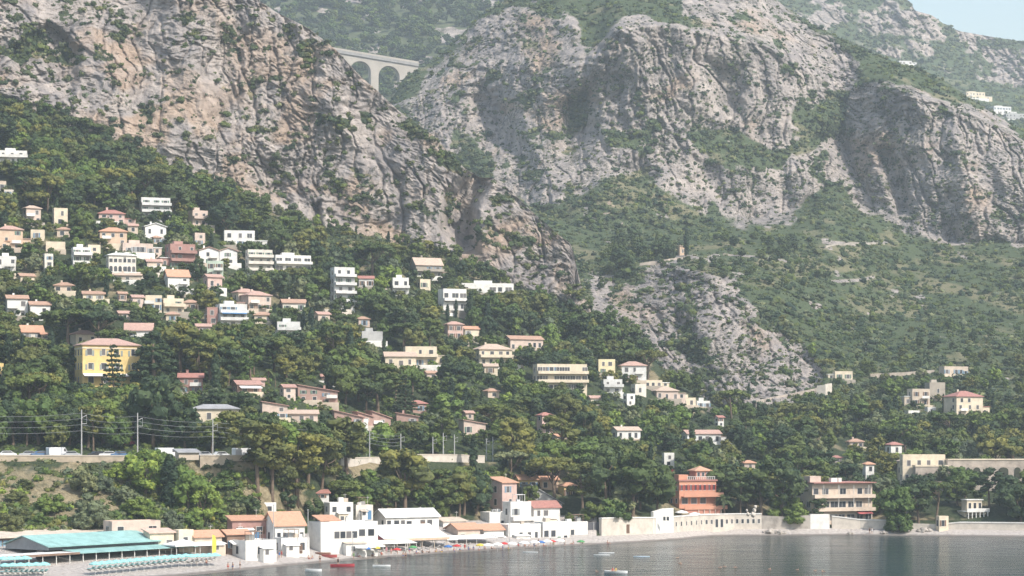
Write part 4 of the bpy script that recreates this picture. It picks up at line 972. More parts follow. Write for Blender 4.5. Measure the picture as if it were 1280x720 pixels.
r_, P_ = wall_run('sea_wall', 'curved pale sea wall carrying the white pavilion at the right', [(1184, d2f(1184)), (1200, d2f(1200)), (1240, d2f(1240)), (1300, d2f(1300)), (1360, d2f(1360))], [3.2, 3.6, 3.6, 3.6, 3.6], STW, cope=wall_mat('white'))
# small sea-wall hut
r_, W_, D_, H_, _ = house(1171, 1186, 661, 645, 'small pale stone hut on the shore left of the white pavilion', wall='cream', fl=1, nf=1, ns=1, d=627, name='hut', cat='hut')

# ---- great retaining wall with arched niches, right
d = ground(1200, 612); s = d/F
P0 = Vector(((1140-CX)*s, d-6, CAMZ+(HY-612)*s))
root = empty('retaining_wall', P0, R(6)); tag(root, 'great pale stone retaining wall with dark planted arches in the trees', 'wall')
L = 148*s; h_ = (612-583)*s
stn = plain('terrace_stone', (.43, .37, .315), .95, .42, .35)
MB().box(0, L, 0, 3, -6, h_).box(42*s, L, .9, 3, h_+.001, h_+2.0).build('wall_face', stn, root)
MB().box(-.2, 41.5*s, -.2, 3.2, h_+.002, h_+.5).box(42*s, L+.2, .7, 3.2, h_+2.001, h_+2.4).build('coping', wall_mat('cream'), root)
MB().box(0, L, -.4, -.003, -6, h_*.42).build('plinth', plain('terrace_stone_rough', (.40, .35, .30), .95, .4, .6), root)
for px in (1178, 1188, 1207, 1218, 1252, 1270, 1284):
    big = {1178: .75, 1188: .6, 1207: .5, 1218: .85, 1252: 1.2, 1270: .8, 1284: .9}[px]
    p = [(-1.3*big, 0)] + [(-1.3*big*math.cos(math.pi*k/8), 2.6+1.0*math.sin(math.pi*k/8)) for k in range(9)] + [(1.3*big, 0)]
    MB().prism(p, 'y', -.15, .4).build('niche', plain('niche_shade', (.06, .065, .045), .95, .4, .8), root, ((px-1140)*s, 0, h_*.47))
for q in (2, 14, 20): MB().box(q*s, q*s+1.2, -.7, -.405, -6, h_*.8).build('buttress', stn, root)
BOXES.append((1122, 1290, 566, 606, d-6, 1.0)); LAND.append((1200, 588, 'the arched retaining wall'))
r_, W_, D_, H_, _ = house(1127, 1182, 606, 568, 'ruined stone villa front with empty openings left of the arched retaining wall', wall='cream', fl=2, nf=4, ns=1, yaw=4, r=.3, rc='beige', name='ruin', cat='ruin', d=d-2)

# ---- viaduct
dv = 1690.0; s = dv/F
A0 = pt(404, 58, dv-10); A1 = pt(523, 78, dv+14)
L = (A1-A0).xy.length; ang = math.atan2(A1.y-A0.y, A1.x-A0.x); slope = (A1.z-A0.z)/L
root = empty('viaduct', A0, ang); tag(root, 'pale stone road viaduct with two tall arches bridging the gorge high up', 'viaduct')
LAND.append((470, 80, 'the viaduct'))
vs = plain('viaduct_stone', (.40, .365, .32), .9, .2, .08)
hh = lambda x: slope*x - 3.2
cs = [(450-404)*L/119, (486-404)*L/119]; ra = 13.2*L/119
b = MB()
def arch_panel(x0, x1, cx=None):
    zb = -62
    if cx is None:
        b.prism([(x0, zb), (x1, zb), (x1, hh(x1)), (x0, hh(x0))], 'y', 0, 7); return
    n = 16; zc = hh(cx) - 3.4 - ra
    xs = [cx-ra*math.cos(math.pi*k/n) for k in range(n+1)]; zs = [zc+ra*math.sin(math.pi*k/n) for k in range(n+1)]
    for k in range(n): b.prism([(xs[k], zs[k]), (xs[k+1], zs[k+1]), (xs[k+1], hh(xs[k+1])), (xs[k], hh(xs[k]))], 'y', 0, 7)
arch_panel(-10, cs[0]-ra); arch_panel(cs[0]-ra, cs[0]+ra, cs[0]); arch_panel(cs[0]+ra, cs[1]-ra); arch_panel(cs[1]-ra, cs[1]+ra, cs[1]); arch_panel(cs[1]+ra, L)
b.build('arcade', vs, root)
MB().prism([(-10, -3.19+slope*-10), (L, -3.19+slope*(L)), (L, slope*(L)-.9), (-10, slope*-10-.9)], 'y', -.9, 7.9).build('deck', plain('viaduct_deck', (.30, .29, .28), .9), root)
for y0 in (-.9, 7.6): MB().prism([(-10, slope*-10-.899), (L, slope*(L)-.899), (L, slope*(L)+.5), (-10, slope*-10+.5)], 'y', y0, y0+.3).build('parapet', vs, root)

# ---- hillside terrace walls and the track wall on the right
def hill_wall(label, pts, h, mat, th=.6, name='terrace_wall'):
    P = [pt(px, py, ground(px, py)-.5) for px, py in pts]
    root = empty(name, P[0]); tag(root, label, 'wall')
    b = MB()
    for p, q in zip(P[:-1], P[1:]):
        a, c = p-P[0], q-P[0]
        n = Vector((-(c-a).y, (c-a).x, 0)).normalized()*th
        b.add([(*a.xy, a.z-2), (*c.xy, c.z-2), (*(c+n).xy, c.z-2), (*(a+n).xy, a.z-2), (*a.xy, a.z+h), (*c.xy, c.z+h), (*(c+n).xy, c.z+h), (*(a+n).xy, a.z+h)],
              [(0,3,2,1),(4,5,6,7),(0,1,5,4),(1,2,6,5),(2,3,7,6),(3,0,4,7)])
    b.build('wall_face', mat, root)
hill_wall('pale retaining wall of the mountain track rising to the right', [(945, 505), (985, 497), (1018, 490), (1036, 483)], 1.4, stn)
hill_wall('tall pale masonry pier where the mountain track turns', [(1021, 495), (1032, 494), (1040, 492)], 4.2, STW)
hill_wall('long low garden wall across the green slope above the red-roofed villa', [(1088, 471), (1130, 469), (1168, 466)], 1.3, stn)
hill_wall('ochre terrace wall in front of the ochre mountain hut', [(800, 331), (835, 326), (862, 322)], .9, stn)
hill_wall('pale rock terrace wall on the upper green slope', [(1032, 310), (1066, 306), (1106, 306)], 1.3, STG)
hill_wall('stone terrace wall left of the terracotta house beside the cypress', [(150, 350), (178, 349), (200, 348)], 2.0, STW)
hill_wall('white garden wall below the white cube house', [(509, 374), (522, 374), (536, 373)], 1.6, wall_mat('white'))
hill_wall('pale garden wall beneath the yellow villa', [(106, 499), (118, 499), (128, 498)], 2.0, STW)
hill_wall('low white wall right of the long low white building', [(560, 395), (590, 396), (615, 397)], 1.2, wall_mat('white'))

for k_, (pts_, h_, m_) in enumerate([([(96, 346), (118, 345), (130, 345)], 1.8, STW), ([(228, 372), (246, 371), (262, 371)], 1.6, stn), ([(10, 430), (40, 431), (58, 431)], 1.6, STW), ([(300, 352), (322, 352), (344, 351)], 1.8, stn), ([(392, 392), (412, 393), (440, 393)], 1.8, STW),
        ([(456, 366), (474, 366), (490, 365)], 1.5, stn), ([(664, 447), (680, 447), (696, 446)], 1.2, STW), ([(600, 386), (622, 388), (640, 390)], 1.2, stn), ([(318, 536), (350, 538), (380, 538)], 1.6, stn), ([(538, 462), (552, 463), (570, 464)], 1.6, STW)]):
    hill_wall(['pale terrace wall below the three-storey white house', 'grey-brown terrace wall below the pale green house', 'pale terrace wall under the low orange-roofed house', 'grey-brown terrace wall under the stacked white flats', 'pale terrace wall under the stepped white tower',
               'grey-brown terrace wall under the small red-roofed house by the tower', 'pale terrace wall above the big cream apartment block', 'grey-brown terrace wall under the long low white building', 'grey-brown terrace wall under the pinkish house above the hedge', 'pale terrace wall right of the cream villa with the terrace'][k_], pts_, h_, m_)
# ------------------------------------------------------------------ beach buildings
TQ = roof_mat('turquoise'); TQC = plain('turquoise_cloth', (.28, .56, .55), .8, .12, .8)
WHC = plain('white_cloth', (.80, .78, .75), .85, .1, .6)
# ---- restaurant with turquoise roofs
rx, ry = pt(64, 700, 446).xy
RY_ = R(54)
rest_ = empty('beach_restaurant', (rx, ry, 1.6), RY_); tag(rest_, 'long beach restaurant with turquoise roofs and dark open terrace', 'restaurant')
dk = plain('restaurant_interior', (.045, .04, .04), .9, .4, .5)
LR = 43.0
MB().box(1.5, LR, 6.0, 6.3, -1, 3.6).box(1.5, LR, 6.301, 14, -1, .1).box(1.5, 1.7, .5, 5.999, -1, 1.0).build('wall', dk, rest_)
MB().prism([(4.2, 4.25), (12.5, 6.4), (12.5, 6.55), (4.2, 4.42)], 'x', 3.0, 36.0).prism([(12.501, 6.4), (19, 4.4), (19, 4.55), (12.501, 6.55)], 'x', 3.0, 36.0).build('roof', TQ, rest_)
MB().prism([(5.2, 3.6), (5.2, 4.44), (12.5, 6.36), (18.2, 4.5), (18.2, 3.6)], 'x', 3.6, 35.4).build('gable', plain('gable_boards', (.30, .31, .32), .8), rest_)
cl = MB().box(4.0, 35.2, 5.05, 5.19, 3.62, 4.3).build('clerestory', glass_mat(), rest_)
MB().prism([(-.6, 2.95), (5.0, 3.5), (5.0, 3.6), (-.6, 3.07)], 'x', 7.5, LR).build('awning', TQ, rest_)
MB().box(-14, 7.3, -.4, 6.2, 3.0, 3.25).build('terrace_roof', roof_mat('white'), rest_)
MB().box(-14, 7.5, -.5, -.401, 2.85, 3.3).build('fascia', wall_mat('brown'), rest_)
_p = MB().box(-.07, .07, -.1, .05, -1.2, 2.94).mesh('post', wall_mat('white'))
for i in range(16): obj('post', _p, rest_, (-13.43+i*3.7, 0, 0))
MB().box(1.6, LR, 1.2, 1.32, .1, 1.0).build('terrace_hedge', LM['broad'], rest_)
_tt = MB().box(-.45, .45, -.45, .45, .70, .76).box(-.47, .47, -.47, -.455, .45, .76).mesh('tabletop', WHC); _tl = MB().tube([(0, 0, 0), (0, 0, .70)], .05, 6).mesh('leg', TRIM)
for i in range(20):
    q_ = Vector((8.5+i*1.75, 2.4+(i % 3)*.9, .1)); q_.rotate(Matrix.Rotation(RY_, 3, 'Z'))
    t_ = empty('dining_table', q_+Vector((rx, ry, 1.6)), RY_); tag(t_, 'dining table with white cloth in the dark terrace under the turquoise awning', 'table', 'restaurant tables')
    obj('tabletop', _tt, t_); obj('leg', _tl, t_)
gl = MB()
for i in range(3): gl.box(-1.0+i*2.6, 1.3+i*2.6, -.2, -.12, .1, 1.0)
gl.build('terrace_railing', wall_mat('beige'), rest_)
MB().box(-2, 8, -1.2, -.25, -1.6, .0).build('deck_wall', wall_mat('beige'), rest_)
# ---- long beige-roofed building behind
d = 463
b2 = empty('beach_building', pt(-14, 690, 461).to_tuple(2), R(50)); b2.location.z = 3.0
tag(b2, 'long low building with broad beige flat roof and blue-curtained windows behind the restaurant', 'building')
MB().box(-6, 35, 0, 10, -2, 4.2).build('wall', wall_mat('brown'), b2)
MB().prism([(-.9, 4.2), (13, 5.3), (13, 5.6), (-.9, 4.5)], 'x', -7, 36).build('roof', roof_mat('beige'), b2)
for i in range(4): MB().box(-.7, .7, -.06, .05, 1.6, 3.7).build('window', plain('blue_curtain', (.22, .33, .42), .6, .3, 1.2), b2, (1.0+i*1.7, 0, 0))
MB().box(-6, 9, -1.3, -.003, .9, 1.5).box(-6, 9, -1.3, -1.2, .2, .899).build('balcony', wall_mat('white'), b2)
BOXES.append((0, 250, 660, 720, 440, 1.0))
# ---- flat pink roofs, brown pyramid roof, and the huts
house(127, 198, 690, 651, 'pink flat-roofed building with stepped roof terraces behind the turquoise roof', wall='rose', roof='flat', rc='pink', fl=2, yaw=30, r=.5, d=482, name='beach_building', cat='building', ww=1.8)
house(178, 216, 694, 662, 'cream building with flat pink eaves right of the stepped pink roofs', wall='cream', roof='shedf', rc='pink', rise=.8, fl=1, yaw=34, r=.6, d=478, name='beach_building', cat='building')
py_ = empty('pavilion', pt(191, 690, 485).to_tuple(2), R(46)); tag(py_, 'open pavilion with brown pyramid roof between pink roofs and restaurant', 'pavilion')
rm = roof_mesh('pyramid', 8.5, 8.5, 2.6, z=1.6)
rm.build('roof', roof_mat('brown'), py_)
MB().box(-4.1, 4.1, .2, 8.3, -3, 1.59).build('wall', wall_mat('brown'), py_)
house(216, 241, 688, 662, 'small cream house with flat roof left of the yellow beach flag', wall='cream', fl=1, yaw=36, d=480, name='beach_house', cat='beach house')
house(229, 276, 692, 664, 'weathered beach house with orange tile roof and white awning by the yellow flag', wall='beige', roof='gable', rc='orange', fl=1, yaw=36, d=483, rise=1.4, name='beach_house', cat='beach house', awn='white', awnz=2.6)
gz = empty('gazebo', pt(236, 694, 474).to_tuple(2), R(40)); tag(gz, 'white cloth gazebo at the right end of the restaurant', 'gazebo')
roof_mesh('pyramid', 6.4, 5.0, 1.1, z=2.0, th=.3).build('canopy', WHC, gz)
_p = MB().box(-.06, .06, -.06, .06, -1.5, 1.99).mesh('post', TRIM)
for x in (-3, 3):
    for yy in (.2, 4.8): obj('post', _p, gz, (x, yy, 0))
house(272, 311, 692, 663, 'brown hut with orange tile roof and white awning on the beach', wall='brown', roof='gable', rc='orange', fl=1, yaw=36, d=487, rise=1.0, name='beach_hut', cat='beach hut', awn='white', awnz=2.9)
house(284, 344, 698, 675, 'plain white boxy beach building with blank grey left side', fl=1, yaw=38, r=.9, d=484, name='beach_building', cat='building', nf=1, ns=1)
house(281, 332, 676, 646, 'dark red beach hut with orange strip of roof behind the brown hut', wall='red', roof='shedf', rc='orange', fl=1, yaw=20, d=508, rise=.9, name='beach_hut', cat='beach hut')
house(326, 380, 683, 641, 'white beach house with large orange tile roof', roof='gable', rc='orange', fl=1, yaw=30, r=.95, d=507, rise=3.2, name='beach_house', cat='beach house', nf=5)
house(340, 386, 692, 672, 'low white beach annex with blue-painted door before the orange tile roof', fl=1, yaw=28, d=498, name='beach_house', cat='beach house', door=True)
r_, W_, D_, H_, _ = house(385, 471, 693, 652, 'big bright white beach building with dark window group and tall plain wall', fl=2, yaw=30, r=.45, d=512, name='beach_building', cat='building', nf=0, ns=0)
for i in range(4): obj('window', win_mesh(1.3, 1.6), r_, (-W_*.22+i*1.55, 0, H_-3.4), 0)
for i in range(2): obj('window', win_mesh(1.6, 1.6), r_, (W_*.22+i*2.4, 0, H_-3.0), 0)
roof_mesh('shedf', 4.6, 4.0, 1.2, z=H_+.6).build('roof_hatch', roof_mat('orange'), r_, (-W_*.3, 1.2, 0))
house(404, 441, 655, 628, 'white villa with round-topped front above the big white beach building', fl=2, yaw=24, d=538, name='beach_house', cat='beach house', nf=2)
house(440, 466, 648, 631, 'small white house with pink flat roof behind the red-flowering bush', wall='warmwhite', fl=1, yaw=20, rc='pink', name='beach_house', cat='beach house', d=545)
house(324, 345, 641, 628, 'small white shed in bushes above the orange beach roof', fl=1, nf=1, ns=0, name='shed', cat='shed')
house(391, 411, 624, 613, 'small hut with white walls and red top in the trees above the beach', wall='white', roof='shedf', rise=.8, rc='red', fl=1, nf=1, ns=0, name='hut', cat='hut')
house(465, 548, 662, 637, 'long white building with white sloping roof and row of small windows', roof='gable', rc='white', fl=1, yaw=30, r=.5, d=552, rise=2.0, name='beach_building', cat='building', nf=8)
aw = empty('awning_hall', pt(520, 684, 536).to_tuple(2), R(34)); tag(aw, 'open hall with huge white canvas roof and red side cloth on the beach', 'awning')
MB().prism([(-.5, 2.2), (9, 5.2), (9, 5.35), (-.5, 2.38)], 'x', -9.5, 9.5).build('canopy', WHC, aw)
MB().prism([(0, 2.1), (8.9, 2.1), (8.9, 5.0)], 'x', -9.3, -9.1).build('side_cloth', plain('awning_red', (.45, .12, .12)), aw)
MB().box(-9.5, 9.5, -.62, -.51, 1.7, 2.3).build('valance', wall_mat('orange'), aw)
_p = MB().box(-.07, .07, -.2, -.06, -2, 2.1).mesh('post', wall_mat('beige'))
for i in range(6): obj('post', _p, aw, (-9.13+i*3.6, 0, 0))
MB().box(-9, 9, 8.0, 8.2, -2, 3).build('wall', wall_mat('beige'), aw)
for j, (pxa, pya, da, La, lab) in enumerate([(487, 690, 527, 13, 'long white canvas beach awning before the red-sided hall, left one'), (535, 686, 541, 15, 'long white canvas beach awning before the red-sided hall, right one'),
                                            (590, 683, 555, 13, 'long white canvas beach awning before the terracotta huts')]):
    a_ = empty('beach_awning', pt(pxa, pya, da).to_tuple(2), R(35)); tag(a_, lab, 'awning', 'white beach awnings')
    MB().prism([(-2.4, 2.1), (2.2, 2.75), (2.2, 2.85), (-2.4, 2.2)], 'x', -La/2, La/2).build('canopy', WHC, a_)
    _p = MB().box(-.05, .05, -.05, .05, -1.5, 2.11).mesh('post', TRIM); _p2 = MB().box(-.05, .05, -.05, .05, -1.5, 2.7).mesh('post', TRIM)
    for i in range(5): obj('post', _p, a_, (-La/2+.15+i*(La-.3)/4, -2.15, 0)); obj('post', _p2, a_, (-La/2+.15+i*(La-.3)/4, 2.05, 0))
house(544, 582, 672, 648, 'pale hut with cream roof and dark doorway right of the long white building', wall='white', roof='shedf', rc='beige', rise=.8, fl=1, yaw=28, d=572, name='beach_hut', cat='beach hut', awn='white', awnz=3.0)
house(556, 600, 682, 655, 'long beach hut with terracotta roof, left of two', wall='rose', roof='gable', rc='orange', fl=1, yaw=34, r=.9, d=563, rise=1.5, name='beach_hut', cat='beach hut', awn='white', awnz=2.6)
house(590, 630, 682, 656, 'long beach hut with terracotta roof, right of two', wall='white', roof='gable', rc='orange', fl=1, yaw=34, r=.9, d=568, rise=1.5, name='beach_hut', cat='beach hut', awn='white', awnz=2.6)
house(600, 642, 668, 640, 'low white house with flat roof at the foot of the pink tower', wall='white', fl=1, yaw=30, d=585, name='beach_house', cat='beach house', nf=3)
r_, W_, D_, H_, _ = house(611, 646, 652, 597, 'tall pink tower house with orange tile roof above the white beach houses', wall='pink', roof='shedf', rc='orange', fl=3, yaw=40, r=1.1, d=594, rise=1.5, name='tower_house', cat='tower house', nf=1, ns=1, short='the pink shore tower')
MB().box(.2, W_/2+.5, -1.3, -.004, H_*.32, H_*.32+.15).box(.2, W_/2+.5, -1.3, -1.2, H_*.32+.151, H_*.32+1.0).build('balcony', wall_mat('white'), r_)
house(643, 672, 640, 594, 'orange-roofed yellow house rising behind the pink tower', wall='yellow', roof='gable', rc='orange', fl=3, yaw=20, d=615, rise=1.4, name='house', cat='house', nf=2, chim=1)
house(672, 698, 636, 596, 'small ochre house with orange roof in the shade of the spreading pine', wall='orange', roof='gable', rc='orange', fl=3, yaw=18, d=618, name='house', cat='house', nf=2)
house(698, 722, 640, 604, 'yellow house with tall shutters behind the pines by the white beach houses', wall='yellow', roof='hip', rc='orange', fl=2, yaw=30, d=616, name='house', cat='house', nf=2)
house(652, 703, 640, 606, 'building with big grey slated slope of roof right of the pink tower', wall='grey', roof='shed', rc='grey', fl=1, yaw=26, d=604, rise=5.5, name='house', cat='house')
house(656, 700, 660, 627, 'white house with dull red roof beneath the grey slate slope', roof='gable', rc='red', fl=2, yaw=26, d=592, rise=1.8, name='beach_house', cat='beach house', nf=3)
house(628, 664, 672, 627, 'white two-storey house with balcony and dark openings right below the pink tower', fl=2, yaw=30, d=584, balc=(1,), name='beach_house', cat='beach house')
house(622, 676, 682, 655, 'white beach house with grey-blue porch at the water, left one of three', fl=1, yaw=34, d=572, name='beach_house', cat='beach house', nf=4, r=.5)
house(668, 712, 680, 652, 'white beach house with two blue windows at the water, middle one of three', fl=1, yaw=32, d=578, name='beach_house', cat='beach house', nf=4, r=.5)
house(700, 735, 678, 652, 'white beach house with rounded end wall at the water, right one of three', fl=1, yaw=28, d=584, name='beach_house', cat='beach house', nf=2, r=.5)
sc_ = empty('screen', pt(742, 672, 588).to_tuple(2), R(20)); tag(sc_, 'dark grey mesh screen on the beach between white house and sea wall', 'screen')
MB().box(-2, 2, 0, .08, -1, 4.2).build('mesh', plain('dark_mesh', (.10, .10, .11), .8), sc_)
for x in (-2.05, 0, 1.97): MB().box(x, x+.08, -.08, -.001, -1, 4.4).build('post', TRIM, sc_)
# ---- station shed by the railway
r_, W_, D_, H_, _ = house(217, 248, 583, 562, 'pale railway hut with grey sloping roof on the terrace edge', wall='beige', roof='shedf', rc='grey', fl=1, yaw=24, d=530, rise=.8, name='hut', cat='hut', nf=0, ns=0)
# ------------------------------------------------------------------ vegetation
def ico(n):
    bm = bmesh.new(); bmesh.ops.create_icosphere(bm, subdivisions=n, radius=1.0)
    V = np.array([v.co[:] for v in bm.verts]); Fa = np.array([[v.index for v in f.verts] for f in bm.faces]); bm.free(); return V, Fa
ICO1, ICO2 = ico(1), ico(2)
npr = np.random.default_rng(11)
def unit(v): return v/np.maximum(np.linalg.norm(v, axis=-1, keepdims=True), 1e-9)
def clumps(cen, rad, nleaf=30, leaf=.5, flat=.8, base=ICO2, rough=.28, droop=0.0, g=None):
    """leafy masses: a rough lump and a coat of leaf sprays round each centre; returns vertices, triangles, tints"""
    g = g or npr
    cen = np.asarray(cen, float); rad = np.asarray(rad, float); n = len(cen)
    bv, bf = base
    k = len(bv)
    V = bv[None]*(1 + rough*g.uniform(-1, 1, (n, k, 1)))*rad[:, None, None]*.86*np.array([1, 1, flat]) + cen[:, None]
    Fa = bf[None] + (np.arange(n)*k)[:, None, None]
    tint = np.repeat(g.normal(0, .09, n), k)
    V = V.reshape(-1, 3); Fa = Fa.reshape(-1, 3)
    if nleaf:
        dirs = unit(g.normal(0, 1, (n, nleaf, 3)) + np.array([0, 0, .35]))
        p = cen[:, None] + dirs*rad[:, None, None]*g.uniform(.8, 1.14, (n, nleaf, 1))*np.array([1, 1, flat])
        nor = unit(dirs*.8 + g.normal(0, .75, dirs.shape)); a = unit(np.cross(nor, g.normal(0, 1, dirs.shape))); b = np.cross(nor, a)
        s = leaf*g.uniform(.55, 1.25, (n, nleaf, 1))
        q = np.stack([p-a*s*.5, p-b*s*.32, p+a*s*.5, p+b*s*.32], 2)          # leaf-shaped sprays
        q[:, :, 2, 2] -= droop*s[..., 0]
        b0 = len(V); m = n*nleaf
        i = b0 + np.arange(m)[:, None]*4
        Fa = np.vstack([Fa, np.hstack([i, i+1, i+2]), np.hstack([i, i+2, i+3])])
        V = np.vstack([V, q.reshape(-1, 3)])
        tint = np.concatenate([tint, np.repeat(np.repeat(g.normal(0, .05, n), nleaf)+g.normal(0, .05, m), 4)])
    return V, Fa, tint

def centres(kind, g):
    """clump centres and radii for a tree of about 10 m"""
    if kind == 'umbrella':
        n = 30; r = 5.0*np.sqrt(g.uniform(0, 1, n)); a = g.uniform(0, 6.28, n)
        c = np.stack([r*np.cos(a), r*np.sin(a), 7.5+1.9*np.sqrt(np.maximum(1-(r/5.3)**2, 0))+g.normal(0, .22, n)], -1); rad = g.uniform(.85, 1.35, n); fl = .62
    elif kind == 'pine':
        n = 26; d = unit(g.normal(0, 1, (n, 3))); t = g.uniform(.45, 1, (n, 1))**.5
        c = d*t*np.array([3.1, 3.1, 3.0]) + np.array([g.normal(0, .5), g.normal(0, .5), 6.4]); c[:, 0] += .7*np.sin(c[:, 2]*1.3+g.uniform(0, 6)); rad = g.uniform(.75, 1.5, n)*np.where(c[:, 2] < 5, .75, 1); fl = .72
    elif kind == 'tallpine':
        n = 24; z = g.uniform(4.2, 10, n); r = (1.3+2.0*np.sin(np.clip((z-4)/6, 0, 1)*2.7))*np.sqrt(g.uniform(.1, 1, n)); a = g.uniform(0, 6.28, n)
        c = np.stack([r*np.cos(a), r*np.sin(a), z], -1); rad = g.uniform(.6, 1.2, n); fl = .6
    elif kind == 'broad':
        n = 30; d = unit(g.normal(0, 1, (n, 3))); t = g.uniform(.5, 1, (n, 1))**.5
        c = d*t*np.array([3.3, 3.3, 3.7]) + np.array([0, 0, 5.4]); rad = g.uniform(.8, 1.5, n); fl = .9
    elif kind == 'cypress':
        n = 26; z = np.linspace(.8, 9.6, n); w = 1.05*np.sin(np.clip(z/10, 0, 1)*math.pi*.86+.28)**.8; a = g.uniform(0, 6.28, n)
        c = np.stack([w*.35*np.cos(a), w*.35*np.sin(a), z], -1); rad = w*g.uniform(.75, 1.0, n)*.85; fl = 1.4
    elif kind == 'tiered':
        cs = []; rs = []
        for k in range(11):
            z = 1.5 + k*.78; R_ = 2.7*(1-k/11.5)+.25
            m = 7 if k < 8 else 4
            for j in range(m):
                a = 6.283*j/m + k*.5
                for f in (.45, .95): cs.append((R_*f*math.cos(a), R_*f*math.sin(a), z-.12*f*R_+g.normal(0, .06))); rs.append(.42*(1-k/18)*g.uniform(.8, 1.2))
        c = np.array(cs); rad = np.array(rs); fl = .5
    elif kind == 'cedar':
        cs = []; rs = []
        for k in range(8):
            z = 2.0 + k*1.02; R_ = 4.1*(1-(k/8.6)**1.6)
            for j in range(8):
                a = 6.283*j/8 + k*.7+g.normal(0, .15); f = g.uniform(.45, 1.0)
                cs.append((R_*f*math.cos(a), R_*f*math.sin(a), z+g.normal(0, .2))); rs.append(g.uniform(.7, 1.15)*(1-k/16))
        c = np.array(cs); rad = np.array(rs); fl = .48
    elif kind == 'bush':
        n = 46; d = unit(g.normal(0, 1, (n, 3))); d[:, 2] = np.abs(d[:, 2])
        c = d*np.array([4.4, 4.4, 6.4])*g.uniform(.45, 1, (n, 1))**.6*(1+.18*np.sin(d[:, :1]*5+d[:, 1:2]*4)); c[:, 2] += .7; rad = g.uniform(.8, 1.6, n); fl = .85
    return c, rad, fl

BARK = plain('bark', (.17, .125, .09), .95, .4, 1.5); PALEBARK = plain('pale_bark', (.30, .25, .21), .95, .35, 1.5)

def trunk_mb(kind, g, cen):
    b = MB()
    if kind == 'palm': return b
    lean = g.normal(0, .45, 2)
    top = {'umbrella': 7.6, 'pine': 6.0, 'tallpine': 8.5, 'broad': 4.2, 'cypress': 5, 'tiered': 9.6, 'cedar': 9.0, 'bush': 1.5}[kind]
    r0 = {'umbrella': .38, 'pine': .32, 'tallpine': .26, 'broad': .34, 'cypress': .2, 'tiered': .24, 'cedar': .4, 'bush': .2}[kind]
    P = [(lean[0]*(t**1.5)+.12*math.sin(5*t), lean[1]*(t**1.5), -1.2+(top+1.2)*t) for t in (0, .15, .35, .55, .78, 1)]
    b.tube(P, [r0*1.35, r0, r0*.86, r0*.74, r0*.58, r0*.3], 7)
    if kind in ('umbrella', 'pine', 'tallpine', 'broad'):
        for k in range(7):
            c = cen[int(g.integers(len(cen)))]; q = Vector(P[3]).lerp(Vector(P[5]), float(g.uniform(0, .8)))
            e = Vector(c); m = q.lerp(e, .5)+Vector((0, 0, -.25))
            b.tube([q, m, e], [r0*.42, r0*.28, r0*.1], 5)
    return b

def palm_meshes(g):
    tr = MB(); H = 7.0
    P = [(.25*math.sin(t*2), 0, -1+(H+1)*t) for t in np.linspace(0, 1, 8)]
    tr.tube(P, [.34, .27, .24, .23, .23, .24, .3, .34], 8)
    V = []; Fq = []
    for k in range(38):
        a = k*2.4+g.normal(0, .1); el = g.uniform(-.5, 1.25); Lf = g.uniform(2.5, 3.3)
        x = np.linspace(0, 1, 9); out = Lf*(x*math.cos(el*.8)); up = Lf*(x*math.sin(el)*.9 - x**2*.62)
        ca, sa = math.cos(a), math.sin(a)
        for i in range(8):
            for sd in (-1, 1):
                w = .55*math.sin(math.pi*min(1, .15+x[i]*.8))
                p0 = np.array([out[i]*ca, out[i]*sa, H+up[i]]); p1 = np.array([out[i+1]*ca, out[i+1]*sa, H+up[i+1]])
                sv = np.array([-sa, ca, 0])*sd*w + np.array([ca, sa, 0])*.25 + np.array([0, 0, -.28*w-.05])
                pm = p0*.45+p1*.55
                b0 = len(V); V += [p0, pm, pm*.4+p1*.6*1+sv*.95-p1*0 if False else pm+sv*1.0, p0+sv*.9]; Fq.append((b0, b0+1, b0+2, b0+3))
    return tr.mesh('palm_trunk', BARK), np_mesh('palm_crown', np.array(V), np.array(Fq), [LM['palm']])

PROTO = {}
def proto(kind, green, variant, pale=False):
    k = (kind, green, variant, pale)
    if k not in PROTO:
        g = np.random.default_rng(abs(hash((len(kind)*7+ord(kind[0])*3+ord(kind[-1]), len(green)+ord(green[0]), variant))) % 99991)
        if kind == 'palm':
            t, c = palm_meshes(g); PROTO[k] = (t, c, 9.0, 5.5)
        else:
            c, rad, fl = centres(kind, g)
            lf = {'cypress': .55, 'tiered': .5, 'bush': .75, 'cedar': .6}.get(kind, .62)
            V, Fa, ti = clumps(c, rad, {'tiered': 16, 'cypress': 34, 'cedar': 26}.get(kind, 46), lf, fl, g=g)
            me = np_mesh(kind + '_crown', V, Fa, [LM[green]], attrs={'tint': ti})
            tm = trunk_mb(kind, g, c).mesh(kind + '_trunk', PALEBARK if pale else BARK, smooth=True)
            PROTO[k] = (tm, me, float(V[:, 2].max()), float(np.ptp(V[:, 0])))
    return PROTO[k]

NAMES = {'umbrella': 'umbrella_pine', 'pine': 'pine_tree', 'tallpine': 'pine_tree', 'broad': 'broadleaf_tree', 'cypress': 'cypress_tree', 'tiered': 'tiered_conifer', 'cedar': 'cedar_tree', 'bush': 'bush', 'palm': 'palm_tree'}
TREES = []      # (px, py, height in metres, width factor, kind, green, depth)
def tr(px, py, h, kind, green='pine', wf=1.0, lab=None, d=None, pale=False):
    dd = d or ground(px, py)
    TREES.append(dict(px=px, py=py, h=h, kind=kind, green=green, wf=wf, d=dd, lab=lab, pale=pale, man=True))
def trp(px, py, top, kind, green='pine', wf=1.0, lab=None, d=None, pale=False):
    dd = d or ground(px, py); tr(px, py, (py-top)/F*dd, kind, green, wf, lab, dd, pale)

